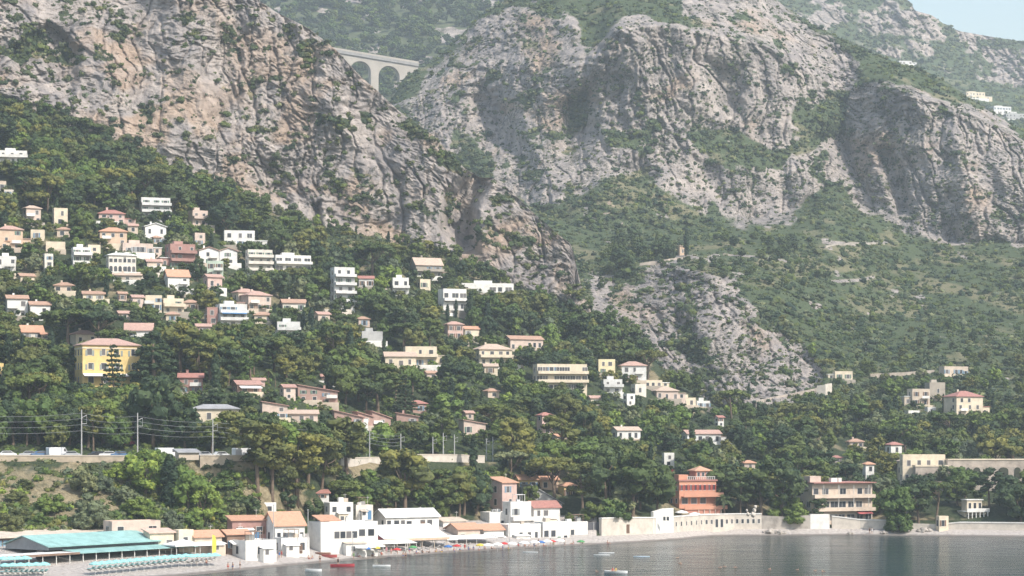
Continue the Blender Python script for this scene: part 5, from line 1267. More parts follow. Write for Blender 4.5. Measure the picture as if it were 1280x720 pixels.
# --- trees one can pick out in the picture (foot, top)
for a in [
 (142, 502, 430, 'tiered', 'cypress', .85, 'tall tiered dark conifer standing before the yellow villa'),
 (64, 448, 408, 'cypress', 'cypress', 1.2, 'dark cypress left of the yellow villa under the great umbrella pine'),
 (85, 436, 386, 'umbrella', 'pine', 1.5, 'great umbrella pine spreading left above the yellow villa'),
 (122, 436, 388, 'umbrella', 'dark', 1.35, 'second great umbrella pine spreading directly above the yellow villa'),
 (158, 434, 412, 'umbrella', 'grey', 1.1, 'small flat-topped pine rising behind the roof of the yellow villa'),
 (192, 492, 412, 'cedar', 'dark', .95, 'large dark cedar with layered boughs right of the yellow villa'),
 (225, 470, 400, 'pine', 'olive_pine', 1.15, 'broad olive-green pine right of the layered cedar'),
 (262, 478, 410, 'pine', 'pine', 1.1, 'broad round pine two trees right of the layered cedar'),
 (285, 482, 428, 'pine', 'dark', 1.0, 'dark round pine above the terracotta house with white awning'),
 (16, 556, 498, 'broad', 'dark', 1.0, 'dark leafy tree behind the railway at the left edge'),
 (48, 556, 492, 'broad', 'broad', 1.0, 'dense green tree behind the railway, second from the left edge'),
 (128, 556, 497, 'broad', 'broad', 1.1, 'dense green tree behind the railway beside the first tall pole'),
 (86, 556, 505, 'broad', 'dark', 1.1, 'dark tree behind the railway between first pole and left edge'),
 (192, 558, 466, 'broad', 'dark', .9, 'very tall brown-green tree behind the second railway pole'),
 (160, 556, 500, 'pine', 'dark', .9, 'dark pine behind the railway left of the second pole'),
 (232, 560, 508, 'broad', 'dark', 1.0, 'dark tree in front of the grey-roofed villa'),
 (222, 520, 472, 'palm', 'palm', 1.0, 'palm standing tall left of the grey-roofed villa'),
 (296, 574, 512, 'pine', 'olive_pine', 1.2, 'olive-green pine right of the third railway pole'),
 (322, 614, 520, 'tallpine', 'olive_pine', 1.25, 'leaning pine with bare brown trunk rising from the bluff'),
 (340, 620, 528, 'tallpine', 'olive_pine', 1.1, 'second bare-trunked pine just right of the leaning one'),
 (352, 578, 526, 'broad', 'bright', 1.2, 'bright yellow-green tree behind the bare-trunked pines'),
 (371, 626, 538, 'tallpine', 'olive_pine', 1.25, 'tall pine with a long pale curving trunk above the beach houses'),
 (402, 614, 545, 'pine', 'olive_pine', 1.1, 'olive pine right of the long pale curving trunk'),
 (432, 596, 520, 'pine', 'olive_pine', 1.2, 'large olive pine hiding the railway left of the row of poles'),
 (392, 580, 524, 'pine', 'pine', 1.1, 'dark pine behind the pale curving trunk'),
 (462, 622, 585, 'broad', 'bright', 1.3, 'low bright green tree left of the solitary seaside pine'),
 (506, 640, 560, 'pine', 'olive_pine', 1.15, 'solitary seaside pine with leaning trunk above the long white roof'),
 (494, 638, 596, 'pine', 'pine', .8, 'smaller pine low against the solitary seaside pine'),
 (540, 634, 598, 'broad', 'pine', 1.0, 'rounded dark tree right of the solitary seaside pine'),
 (594, 642, 585, 'broad', 'dark', 1.0, 'dark dense round tree left of the pink tower'),
 (592, 592, 542, 'cypress', 'cypress', 1.2, 'dark cypress rising behind the dense round tree left of the pink tower'),
 (638, 604, 562, 'umbrella', 'grey', 1.1, 'grey-green rounded pine above the pink tower'),
 (664, 610, 566, 'pine', 'dark', 1.0, 'dark pine behind the orange roofs right of the pink tower'),
 (694, 632, 570, 'umbrella', 'olive_pine', 1.1, 'spreading pine over the grey slope roof right of the pink tower'),
 (728, 642, 576, 'tallpine', 'olive_pine', 1.2, 'tall olive pine right of the yellow shore house'),
 (702, 588, 515, 'tallpine', 'olive_pine', 1.1, 'tall pine with bare trunk below the big cream apartment block'),
 (644, 570, 520, 'broad', 'olive_pine', 1.2, 'olive round tree left of the slim pink tower house'),
 (758, 640, 556, 'pine', 'dark', .95, 'great dark pine above the cream sea wall'),
 (790, 646, 560, 'pine', 'pine', 1.0, 'great green pine above the cream sea wall, second from its left'),
 (820, 644, 578, 'broad', 'pine', .9, 'leafy tree hard against the left side of the pink hotel'),
 (765, 652, 622, 'bush', 'broad', 1.3, 'low bright bush on the left end of the cream sea wall'),
 (906, 652, 613, 'palm', 'palm', 1.1, 'palm beside the pink hotel'),
 (925, 650, 588, 'tallpine', 'dark', 1.0, 'slender bare-trunked pine right of the hotel palm'),
 (952, 652, 580, 'pine', 'pine', 1.05, 'large pine above the grey rock sea wall'),
 (976, 652, 572, 'pine', 'dark', 1.0, 'large dark pine left of the waterfront apartments'),
 (988, 654, 620, 'bush', 'broad', 1.2, 'low bush at the left foot of the waterfront apartments'),
 (1022, 656, 622, 'tallpine', 'dark', 1.2, 'small dark pine in front of the waterfront apartments'),
 (1120, 660, 606, 'broad', 'broad', 1.0, 'dense green tree at the right end of the waterfront apartments'),
 (1122, 664, 638, 'bush', 'broad', 1.0, 'low bush on the sea wall right of the waterfront apartments'),
 (1148, 656, 600, 'pine', 'dark', 1.1, 'dark pine between the apartments and the white seaside pavilion'),
 (1170, 650, 600, 'umbrella', 'pine', 1.0, 'broad spreading pine left of the white seaside pavilion'),
 (1192, 646, 604, 'pine', 'pine', 1.0, 'green pine just left of the white seaside pavilion', 662),
 (1260, 648, 598, 'pine', 'dark', .9, 'dark pine just right of the white seaside pavilion', 672),
 (1275, 654, 604, 'broad', 'dark', 1.1, 'dark tree at the right edge above the curved sea wall'),
 (1032, 602, 560, 'pine', 'dark', 1.1, 'dark pine behind the waterfront apartments'),
 (1060, 606, 572, 'pine', 'grey', 1.1, 'grey-green pine left of the little white tower house'),
 (224, 356, 334, 'cypress', 'cypress', 1.3, 'dark cypress beside the terracotta house'),
 (247, 352, 322, 'broad', 'dark', .9, 'dark tree between the dark red house and the white gables'),
 (411, 490, 446, 'cypress', 'dark', 1.5, 'dark cypress above the dark pink pair'),
 (432, 506, 455, 'broad', 'pine', 1.1, 'round green tree right of the dark pink pair'),
 (472, 516, 450, 'pine', 'pine', 1.2, 'large pine above the row of dark pink houses'),
 (505, 518, 468, 'tiered', 'dark', 1.2, 'dark pointed conifer above the brick-pink house'),
 (560, 528, 490, 'broad', 'bright', 1.5, 'broad fresh-green tree above the stepped-roof house'),
 (336, 482, 458, 'palm', 'palm', 1.0, 'palm between the terracotta house and the pinkish house'),
 (344, 484, 462, 'palm', 'palm', 1.0, 'palm just left of the dark pink pair'),
 (480, 442, 420, 'cypress', 'cypress', 1.2, 'small cypress above the pale low house'),
 (570, 398, 374, 'cypress', 'cypress', 1.0, 'slim cypress below the white house with large windows'),
 (865, 562, 530, 'cypress', 'cypress', 1.3, 'dark cypress in front of the wide pink-roofed house'),
 (858, 320, 286, 'cypress', 'cypress', 1.2, 'lone dark cypress beside the ochre mountain hut'),
 (158, 556, 542, 'bush', 'red', 1.2, 'red-flowering bush by the railway left of the second pole'),
 (444, 648, 632, 'bush', 'red', 1.1, 'red-flowering bush beside the white beach villa'),
 (381, 524, 514, 'bush', 'red', 1.0, 'dark red bush below the pinkish house above the hedge'),
 (840, 594, 586, 'bush', 'red', 1.0, 'red bush behind the roof of the pink hotel'),
 (1218, 644, 604, 'pine', 'pine', 1.1, 'green pine behind the white seaside pavilion', 690),
 (1152, 636, 590, 'pine', 'dark', 1.1, 'dark pine at the left foot of the arched retaining wall'),
 (1196, 632, 598, 'broad', 'pine', 1.2, 'deep green tree in front of the arches of the retaining wall'),
 (1262, 640, 592, 'broad', 'dark', 1.3, 'dark broad tree before the right part of the arched retaining wall'),
 (1236, 636, 584, 'tallpine', 'dark', 1.2, 'tall dark pine dividing the arched retaining wall'),
 (1206, 622, 582, 'broad', 'broad', 1.3, 'mid-green tree before the middle arches of the retaining wall'),
 (1180, 618, 580, 'pine', 'grey', 1.2, 'grey-green pine before the left arches of the retaining wall'),
 (1280, 620, 584, 'broad', 'pine', 1.3, 'deep green tree at the right end of the arched retaining wall'),
 (1156, 610, 574, 'broad', 'dark', 1.2, 'dark leafy tree covering the right part of the ruined stone villa'),
 (1140, 622, 596, 'bush', 'dark', 1.3, 'dark bush in front of the ruined stone villa'),
 (1100, 640, 596, 'broad', 'grey', 1.1, 'grey-green tree right above the roof of the waterfront apartments'),
 (1170, 600, 584, 'bush', 'dark', 1.0, 'small dark bush against the left end of the arched retaining wall'),
 # bluff below the railway
 (103, 616, 580, 'bush', 'grey', 1.0, 'large grey-green round bush high on the bluff'),
 (112, 664, 614, 'bush', 'grey', 1.05, 'largest grey-green bush at the foot of the bluff behind the pink roofs'),
 (128, 616, 588, 'bush', 'grey', .9, 'grey bush touching the right side of the large bush high on the bluff'),
 (158, 632, 606, 'bush', 'grey', 1.4, 'wide grey-green bush in the middle of the bluff'),
 (176, 650, 620, 'bush', 'broad', 1.3, 'wide green bush above the pink flat roofs'),
 (182, 622, 560, 'broad', 'bright', 1.1, 'bright leafy tree on the bluff left of the bluff cypress'),
 (212, 636, 568, 'cypress', 'cypress', 1.7, 'dark cypress standing on the bluff'),
 (235, 640, 580, 'broad', 'bright', 1.0, 'bright leafy tree right of the bluff cypress'),
 (200, 600, 560, 'broad', 'broad', 1.1, 'leafy tree at the top of the bluff behind the bluff cypress'),
 (256, 656, 602, 'broad', 'bright', 1.0, 'bright leafy tree at the right foot of the bluff'),
 (236, 662, 638, 'bush', 'bright', 1.5, 'bright low bush behind the cream beach house'),
 (146, 600, 578, 'bush', 'bright', 1.4, 'bright bush between the grey bush and the leafy trees on the bluff'),
 (215, 662, 636, 'bush', 'grey', 1.0, 'grey bush behind the brown pyramid roof'),
 (295, 646, 625, 'bush', 'grey', 1.1, 'grey round bush left of the small white shed'),
 (310, 644, 618, 'bush', 'dark', 1.2, 'dark bush just left of the small white shed'),
 (60, 640, 616, 'bush', 'broad', 1.3, 'green bush on the dry bluff above the long beige roof'),
 (28, 650, 632, 'bush', 'scrub', 1.2, 'olive bush on the dry bluff at the left'),
 (50, 656, 640, 'bush', 'broad', 1.4, 'low green bush just above the long beige roof'),
 (10, 668, 640, 'bush', 'scrub', 1.3, 'olive bush at the left edge above the long beige roof'),
 (32, 610, 598, 'bush', 'scrub', 1.5, 'small dry bush high on the bluff at the left'),
 (20, 628, 612, 'bush', 'scrub', 1.6, 'wide dry bush on the left of the bluff'),
 (280, 610, 588, 'bush', 'broad', 1.3, 'green bush under the railway wall right of the bluff'),
 (360, 640, 612, 'broad', 'dark', 1.2, 'dark leafy tree behind the orange beach roof'),
 (392, 650, 622, 'broad', 'dark', 1.1, 'dark leafy tree left of the white beach villa'),
 (350, 612, 580, 'broad', 'pine', 1.1, 'green tree behind the bare trunks on the bluff'),
 (420, 630, 600, 'broad', 'pine', 1.2, 'green tree above the white beach villa'),
 (446, 632, 606, 'bush', 'broad', 1.2, 'leafy bush above the red-flowering beach bush'),
 (550, 648, 624, 'bush', 'pine', 1.0, 'green bush right behind the beach huts'),
 (662, 638, 606, 'broad', 'pine', .9, 'green tree squeezed right of the pink tower'),
 (742, 650, 626, 'bush', 'pine', 1.2, 'green bush over the dark screen on the beach'),
 (712, 652, 640, 'bush', 'pine', .9, 'small green bush left of the dark screen on the beach'),
]:
    trp(*a)

for a_, b_, t0_, b0_ in ((428, 476, 562, 585), (500, 622, 548, 582)): BOXES.append((a_, b_, t0_, b0_, float(np.interp((a_+b_)/2, XA, d4))-1, 1.0))
# --- the rest of the wood, scattered over the slopes in proportion
def boxes_block(px, py, h_px, w_px, d):
    for x0, x1, y0, y1, bd, cl in BOXES:
        if d < bd + 6 and px+w_px*.42 > x0+1 and px-w_px*.42 < x1-1 and py > y0 and py-h_px < y0+(y1-y0)*cl - 1: return True
        if x0-1 < px < x1+1 and y1-6 < py < y1+1: return True
    return False
iL3, iL4, iL5, iL6, iL7 = 32, 92, 104, 214, 334
def yrow(i, px): return float(A.PY[i, int(np.clip(np.searchsorted(XA, px), 0, len(XA)-1))])
def pick(px, py):
    v = float(fbm(np.array([px/55.0]), np.array([py/38.0]), 3, 501)[0]); u = rnd.random()
    if u < .05: return 'cypress', 'cypress'
    if u < .13: return 'umbrella', rnd.choice(['pine', 'olive_pine', 'pine'])
    if u < .20: return 'broad', 'grey'
    if v > .18: return 'pine', rnd.choice(['pine', 'olive_pine', 'dark', 'pine'])
    if v < -.3: return 'broad', rnd.choice(['broad', 'bright', 'broad', 'pine'])
    return (rnd.choice(['pine', 'pine', 'broad', 'tallpine']), rnd.choice(['pine', 'dark', 'broad', 'olive_pine']))
manual = [t for t in TREES]
def near_manual(px, py):
    for t in manual:
        if abs(px-t['px']) < 10 and -10 < py-t['py'] < 14: return True
    return False
y = 652.0
while y > 120:
    sy = 5.2 if y > 470 else (4.6 if y > 330 else 4.0)
    x = -110 + rnd.random()*10
    while x < 1420:
        d_ = None
        px, py = x + rnd.uniform(-6, 6), y + rnd.uniform(-2, 2)
        ok = False; small = 1.0
        if py >= A.top(px)+1 and yrow(iL7, px)-2 < py < yrow(iL3, px):
            d_ = A.depth(px, py); ok = True
            if py > yrow(iL4, px)+2 and px < 335: ok = False
            if yrow(iL5, px)-3 < py < yrow(iL4, px)+4 and px < 690: ok = False
            t7 = py - yrow(iL7, px)
            if t7 < 60 and px < 740: small = .55 + .45*t7/60
            if px > 740: small = .85
            if 300 < px < 560 and t7 < 45 and rnd.random() < .55: ok = False
        elif px > 730 and py >= B.top(px) and py > 400:
            d_ = B.depth(px, py)
            dens = np.interp(py, [400, 450, 490, 530, 560], [.05, .22, .55, .95, 1.0])
            if px < 1000: dens *= .8
            ok = rnd.random() < dens; small = np.interp(py, [400, 500, 560], [.45, .7, .9])
            if ok and poly_sd(np.array([px]), np.array([py]), ROCKB[0][0])[0] > -4 and py < 500: ok = False
            if ok and poly_sd(np.array([px]), np.array([py]), [(940, 530), (940, 500), (1045, 476), (1045, 492), (1000, 512), (1000, 526)])[0] > 0: ok = False
        if ok:
            kind, green = pick(px, py)
            h = {'cypress': 10.5, 'umbrella': 11.5, 'pine': 11.0, 'tallpine': 12.5, 'broad': 9.0}[kind]*rnd.choice([.62, .8, 1, 1, 1.25])*rnd.uniform(.9, 1.1)*small
            if px > 700 and py > 540: h *= 1.12
            hp = h*F/d_; wp = hp*{'cypress': .28, 'umbrella': 1.1, 'broad': .95}.get(kind, .85)
            for _ in range(3):
                if not boxes_block(px, py, hp, wp, d_): break
                h *= .68; hp *= .68; wp *= .68
            else: ok = False
            if ok and near_manual(px, py): ok = False
            if ok and h > 2.0: TREES.append(dict(px=px, py=py, h=h, kind=kind, green=green, wf=rnd.uniform(.9, 1.2), d=d_, lab=None, pale=False, man=False))
        x += (rnd.uniform(19, 34) if y > 460 else rnd.uniform(17, 30) if y > 300 else rnd.uniform(13, 22))
    y -= sy
print('trees', len(TREES))

auto = [t for t in TREES if not t['man'] and -15 < t['px'] < 1295]; off_ = [t for t in TREES if not t['man'] and not -15 < t['px'] < 1295]
auto.sort(key=lambda t: -t['h']/t['d']*(1.3 if t['kind'] in ('umbrella', 'pine') else 1))
seen_grid = {}
indiv = [t for t in TREES if t['man']] + auto[:225]
rest = auto[225:] + off_

# labels for the scattered single trees: look, then the nearest landmark
LOOK = {('umbrella', 'pine'): 'flat-topped green umbrella pine', ('umbrella', 'olive_pine'): 'flat-topped olive umbrella pine', ('pine', 'pine'): 'round-crowned green pine', ('pine', 'olive_pine'): 'round-crowned olive-green pine',
        ('pine', 'dark'): 'round-crowned dark pine', ('tallpine', 'pine'): 'tall loose green pine', ('tallpine', 'olive_pine'): 'tall loose olive pine', ('tallpine', 'dark'): 'tall loose dark pine', ('tallpine', 'broad'): 'tall loose fresh-green pine', ('pine', 'broad'): 'round-crowned fresh-green pine',
        ('cypress', 'cypress'): 'slim dark cypress', ('broad', 'grey'): 'grey-green leafy tree', ('broad', 'broad'): 'mid-green leafy tree', ('broad', 'bright'): 'bright green leafy tree', ('broad', 'pine'): 'deep green leafy tree', ('broad', 'dark'): 'dark leafy tree', ('broad', 'olive_pine'): 'olive leafy tree'}
groups = {}
for t in indiv:
    if t['lab']: continue
    tx, ty = t['px'], t['py'] - t['h']/t['d']*F*.6
    L = min(LAND, key=lambda l: (l[0]-tx)**2 + 1.6*(l[1]-ty)**2)
    dx, dy = tx-L[0], ty-L[1]
    rel = ('left of' if dx < 0 else 'right of') if abs(dx) > 1.5*abs(dy) else ('above' if dy < 0 else 'below')
    t['key'] = (LOOK[(t['kind'], t['green'])], rel, L[2]); groups.setdefault(t['key'], []).append((abs(dx)+abs(dy), t))
ORD = ['nearest', 'second', 'third', 'fourth', 'fifth', 'sixth', 'seventh', 'eighth', 'ninth', 'tenth', 'eleventh', 'twelfth']
for key, lst in groups.items():
    lst.sort(key=lambda q: q[0])
    for i, (_, t) in enumerate(lst):
        t['lab'] = f'{key[0]} {key[1]} {key[2]}' if len(lst) == 1 else (f'{key[0]} {key[1]} {key[2]}, the nearest' if i == 0 else f'{key[0]} {key[1]} {key[2]}, {ORD[min(i, 11)]} nearest')
GRP = {'umbrella': 'umbrella pines on the slopes', 'pine': 'pines on the slopes', 'tallpine': 'pines on the slopes', 'broad': 'leafy trees on the slopes', 'cypress': 'cypresses on the slopes', 'bush': 'bushes', 'palm': 'palms', 'tiered': 'conifers', 'cedar': 'conifers'}
for t in indiv:
    tm, cm, ph, pw = proto(t['kind'], t['green'], rnd.randrange(4), t['pale'])
    s = t['h']/ph
    p = pt(t['px'], t['py'], t['d'])
    root = empty(NAMES[t['kind']], p, rnd.uniform(0, 6.28)); root.scale = (s*t['wf'], s*t['wf'], s)
    tag(root, t['lab'], {'palm': 'palm', 'bush': 'bush'}.get(t['kind'], 'tree'), GRP[t['kind']])
    obj('trunk', tm, root); obj('crown', cm, root)

# the far and small trees: one mass
def merge_trees(lst, name, label=None, nleaf=20, leaf=.95, base=ICO1):
    Vs, Fs, Ts, Ms = [], [], [], []; off = 0
    gk = list(GREENS)
    cache = {}
    for t in lst:
        k = (t['kind'], rnd.randrange(5))
        if k not in cache:
            g = np.random.default_rng(k[1]*97+len(k[0]))
            c, rad, fl = centres(k[0], g)
            cache[k] = clumps(c, rad*1.08, nleaf, leaf, fl, base, g=g)
        V, Fa, ti = cache[k]
        s = t['h']/10.0; a = rnd.uniform(0, 6.28); ca, sa = math.cos(a), math.sin(a)
        p = pt(t['px'], t['py'], t['d']) if 'pos' not in t else t['pos']
        W = V*np.array([s*t['wf'], s*t['wf'], s]); W = np.stack([W[:, 0]*ca-W[:, 1]*sa+p[0], W[:, 0]*sa+W[:, 1]*ca+p[1], W[:, 2]+p[2]], -1)
        Vs.append(W); Fs.append(Fa+off); off += len(V); Ts.append(ti+rnd.random()); Ms.append(np.full(len(Fa), gk.index(t['green'])))
    me = np_mesh(name, np.vstack(Vs), np.vstack(Fs), [LM[k] for k in gk], np.concatenate(Ms), attrs={'tint': np.concatenate(Ts)})
    return tag(obj(name, me), label, None, None, 'stuff')
if rest: merge_trees(rest, 'forest')

# wooded slope behind the viaduct
far = []
for _ in range(4200):
    i = int(npr.integers(20, C.D.shape[0]-4)); j = int(npr.integers(C.D.shape[1]))
    if vegC[i, j] > .3 and -40 < C.PY[i, j] < 240 and C.PY[i, j] < A.top(C.PX[i, j])+70:
        u = npr.random()
        far.append(dict(pos=(C.WX[i, j], C.D[i, j], C.Z[i, j]-.5), kind='pine' if u < .6 else 'broad', green=rnd.choice(['pine', 'dark', 'dark', 'broad']), h=npr.uniform(6, 12), wf=1.15, px=0, py=0, d=1))
merge_trees(far, 'far_wood', nleaf=8, leaf=1.6)

# ---- scrub on the rock and the open slopes
def bush_stuff(name, pos, rad, greens, probs, nleaf=12, flat=.75):
    n = len(pos); g = npr
    bv, bf = ICO1
    lump = 3
    P = np.repeat(pos, lump, 0); r = np.repeat(rad, lump)*g.uniform(.55, .95, n*lump)
    P = P + g.normal(0, 1, P.shape)*np.repeat(rad, lump)[:, None]*np.array([.55, .4, .22])
    V, Fa, ti = clumps(P, r, nleaf, 1.0, flat, ICO1, .3)
    # leaf size follows the bush: rescale leaf quads about their centres
    k0 = len(P)*len(bv); q = V[k0:].reshape(-1, 4, 3); c = q.mean(1, keepdims=True)
    V[k0:] = (c + (q-c)*np.repeat(r, nleaf)[:, None, None]*.75).reshape(-1, 3)
    bt = np.repeat(g.random(n), lump); ti = ti + np.concatenate([np.repeat(bt, len(bv)), np.repeat(bt, nleaf*4)])
    mi = np.repeat(g.choice(len(greens), n, p=probs), lump)
    m = np.concatenate([np.repeat(mi, len(bf)), np.repeat(mi, nleaf), np.repeat(mi, nleaf)])
    me = np_mesh(name, V, Fa, [LM[k] for k in greens], m, attrs={'tint': ti})
    return tag(obj(name, me), kind='stuff')

def sample(S, w, n):
    """picture-uniform choice of grid points with weight w"""
    dy = np.abs(np.gradient(S.PY, axis=0)); p = (w*dy).ravel(); p = np.maximum(p, 0); p /= p.sum()
    i = npr.choice(p.size, n, p=p)
    return np.stack([S.WX.ravel()[i], S.D.ravel()[i], S.Z.ravel()[i]], -1), i
vis = (A.PY > -15)*(A.PX > -12)*(A.PX < 1292)
wA = vis*(rowid == 7)*np.where(vegA > .5, 1.0, .10)
wA = wA*(1 + .0*wA)
p1, i1 = sample(A, wA, 1900)
wA2 = vis*(rowid == 6)*(A.PX < 800)*(.25+sstep(70, 20, A.PY-kn(TX, TY, XA, 5)[None]))
p2, i2 = sample(A, wA2, 2300)
wA4 = vis*((rowid == 5)+(rowid == 4))*1.0
p6, i6 = sample(A, wA4, 3800)
bush_stuff('garden_shrubs', p6, npr.uniform(.5, 1.25, 3800), ['broad', 'dark', 'pine', 'grey', 'bright'], [.3, .2, .3, .12, .08], nleaf=10)
wA3 = vis*(rowid == 3)*(A.PX < 330)*(1.2-dry)
p3, i3 = sample(A, wA3, 500)
p7, i7 = sample(A, wA3*(A.PY > 590), 700)
bush_stuff('bluff_shrubs', p7, npr.uniform(.6, 1.5, 700), ['broad', 'bright', 'grey', 'olive_pine'], [.4, .15, .25, .2], nleaf=16)
bush_stuff('cliff_scrub', np.vstack([p1, p2, p3]), np.concatenate([npr.uniform(.45, 1.5, 1900)*npr.choice([.6, .9, 1.5], 1900), npr.uniform(.9, 2.3, 2300), npr.uniform(.4, 1.3, 500)]),
           ['scrub', 'dark', 'pine', 'grey'], [.45, .2, .25, .1])
visB = (B.PY > -15)*(B.PX > 470)*(B.PX < 1388)*(B.PY < np.interp(XB, XA, A.PY.min(0))[None]+14)
vB2 = fbm(B.WX/35, B.Z/25, 3, 601)
wB = visB*np.where(vegB > .5, (1.0-.6*np.clip(maskB[..., 3], 0, 1))*(.6+.8*sstep(-.3, .4, vB2)), .42)
p4, i4 = sample(B, wB, 29000)
rr = npr.uniform(.6, 1.7, 29000)*npr.choice([.55, .75, 1, 1.55], 29000)
rr = np.where(vegB.ravel()[i4] > .5, rr*1.12, rr*.72)
bush_stuff('mountain_scrub', p4, rr, ['scrub', 'dark', 'pine', 'grey', 'cypress'], [.26, .30, .22, .08, .14], nleaf=8)
# dark little wood round the mountain hut and other thickets
thk = []
for poly, n, hh_ in (([(755, 320), (775, 290), (800, 300), (845, 312), (845, 325), (800, 335), (765, 345)], 45, (5, 9)), ([(880, 300), (990, 300), (1000, 325), (890, 328)], 26, (3, 6)), ([(725, 355), (765, 330), (800, 345), (790, 370), (740, 385)], 10, (2.5, 4.5)),
                     ([(795, 330), (1000, 325), (1060, 350), (1000, 365), (860, 345)], 40, (2.5, 4.5)), ([(560, 200), (600, 195), (625, 212), (600, 224)], 14, (3, 5))):
    xs = [q[0] for q in poly]; ys = [q[1] for q in poly]
    while n > 0:
        px, py = rnd.uniform(min(xs), max(xs)), rnd.uniform(min(ys), max(ys))
        if poly_sd(np.array([px]), np.array([py]), poly)[0] < 0: continue
        n -= 1
        if py < A.top(px) and px > XB[0]: thk.append(dict(px=px, py=py, d=B.depth(px, py), h=rnd.uniform(*hh_), wf=1.2, kind=rnd.choice(['pine', 'broad', 'pine', 'cypress' if hh_[1] > 8 else 'broad']), green=rnd.choice(['dark', 'pine', 'dark'])))
merge_trees(thk, 'mountain_thicket', nleaf=14)
visD = (Dd.PY > -15)*(Dd.PX > 940)*(Dd.PX < 1292)*(Dd.PY < np.interp(XD, XB, B.PY.min(0))[None]+10)
p5, i5 = sample(Dd, visD*np.where(vegD > .5, 1, .15), 1800)
bush_stuff('ridge_scrub', p5, npr.uniform(1.6, 4.2, 1800), ['scrub', 'dark', 'pine'], [.5, .25, .25], nleaf=6)
# ------------------------------------------------------------------ railway walls, masts, wires, cars
d4f = lambda px: float(np.interp(px, XA, d4)); z4f = lambda px: float(np.interp(px, XA, z4))
def rail_wall(label, xs, h, mat, off=.0):
    P = [Vector(((px-CX)/F*(d4f(px)+off), d4f(px)+off, 0)) for px in xs]
    wall_run('railway_wall', label, [(px, d4f(px)+off) for px in xs], [z4f(px)+h for px in xs], mat, .6, zb=z4f(xs[0])-4.0, cope=plain('wall_coping', (.55, .48, .40), .9, .15))
rail_wall('long ochre railway parapet along the top of the bluff', [-60, 0, 60, 120, 170, 216], .9, plain('ochre_wall', (.50, .41, .31), .95, .3, .5), -1)
rail_wall('pale ochre railway parapet right of the grey-roofed hut', [250, 290, 332], 1.1, plain('ochre_wall', (.5, .41, .31)), -1)
rail_wall('pale stone railway wall seen between pines behind the solitary seaside pine', [426, 462, 500], .9, STW, -1)
rail_wall('pale stone railway wall below the cluster of station poles', [508, 540, 575, 606], 1.5, STW, -1)

MET = plain('galvanised_steel', (.52, .51, .50), .5, .12, 2, .3); WIRE = plain('wire', (.34, .35, .36), .5, .05)
_mast = MB().tube([(0, 0, -3), (0, 0, 10)], [.2, .13], 6).mesh('mast', MET)
_arm = MB().tube([(0, 0, 8.4), (1.6, .6, 8.9)], .06, 5).tube([(0, 0, 7.2), (1.6, .6, 7.2)], .06, 5).tube([(1.6, .6, 8.9), (1.6, .6, 7.2)], .04, 4).mesh('arm', MET)
MASTP = []
for i, (px, top, h, lab) in enumerate([(102, 512, 0, 'pale overhead-line mast leftmost of all, above the dry bluff'), (172, 516, 0, 'pale overhead-line mast rising behind the bluff cypress'), (266, 524, 0, 'pale overhead-line mast right of the grey-roofed hut'),
        (462, 537, 0, 'pale overhead-line mast alone left of the solitary seaside pine'), (501, 542, 0, 'overhead-line mast directly behind the solitary seaside pine'), (541, 546, 0, 'thin overhead-line mast, left one before the pale stone railway wall'),
        (554, 541, 0, 'tall overhead-line mast, second before the pale stone railway wall'), (568, 543, 0, 'tall overhead-line mast, third before the pale stone railway wall'), (608, 548, 0, 'overhead-line mast right of the cypress by the pink tower'),
        (616, 546, 0, 'overhead-line mast, second right of the cypress by the pink tower'), (660, 550, 0, 'overhead-line mast above the orange roofs by the pink tower'), (685, 553, 0, 'rightmost overhead-line mast, among lower pines')]):
    dd = d4f(px) + (3 if i < 6 else 3+(i % 3)*3); z0 = z4f(px)
    H = CAMZ + (HY-top)/F*dd - z0
    root = empty('overhead_line_mast', ((px-CX)/F*dd, dd, z0), R(35)); root.scale = (1, 1, H/10)
    tag(root, lab, 'mast', 'overhead line masts along the railway')
    obj('mast', _mast, root); obj('arm', _arm, root)
    MASTP.append((px, dd, z0, H))
for j, (fz, nm) in enumerate([(.93, 'uppermost'), (.82, 'upper middle'), (.70, 'lower middle'), (.58, 'lowest')]):
    pts = [Vector(((-40-CX)/F*520, 520, 23.3+11.5*fz))]
    for px, dd, z0, H in MASTP[:5]:
        e = Vector(((px-CX)/F*dd, dd-.4*j, z0+H*fz)); s0 = pts[-1]
        for k in range(1, 9):
            t = k/8; pts.append(s0.lerp(e, t)-Vector((0, 0, 2.2*t*(1-t))))
    o = MB().tube(pts, .03, 4).build('overhead_wire', WIRE); tag(o, f'{nm} of the four thin wires strung between the railway masts', 'wire', 'overhead wires')
# ---- cars parked behind the railway
def car_proto():
    prof = [(-2.1, .35), (-2.1, .78), (-1.9, .95), (-1.25, 1.0), (-.75, 1.45), (.85, 1.47), (1.5, 1.02), (2.0, .9), (2.15, .6), (2.12, .35)]
    body = MB(); body.prism(prof, 'y', -.82, .82)
    win = MB(); win.prism([(-1.12, 1.04), (-.72, 1.38), (.8, 1.40), (1.36, 1.05)], 'y', -.835, .835)
    wheel = MB().tube([(0, -.1, 0), (0, .1, 0)], .33, 12)
    return body, win, wheel
cb, cw, cwh = car_proto()
_cw = cw.mesh('car_windows', glass_mat()); _wh = cwh.mesh('wheel', plain('tyre', (.03, .03, .03), .9))
vb = MB().prism([(-2.3, .4), (-2.3, 2.1), (-2.2, 2.25), (1.3, 2.25), (1.9, 1.3), (2.5, 1.05), (2.5, .4)], 'y', -.9, .9)
vw = MB().prism([(1.0, 1.35), (1.0, 2.0), (1.38, 2.0), (1.78, 1.35)], 'y', -.915, .915)
CARC = {'white': (.78, .78, .78), 'silver': (.45, .46, .48), 'blue': (.10, .18, .32), 'black': (.03, .03, .035), 'red': (.35, .04, .04)}
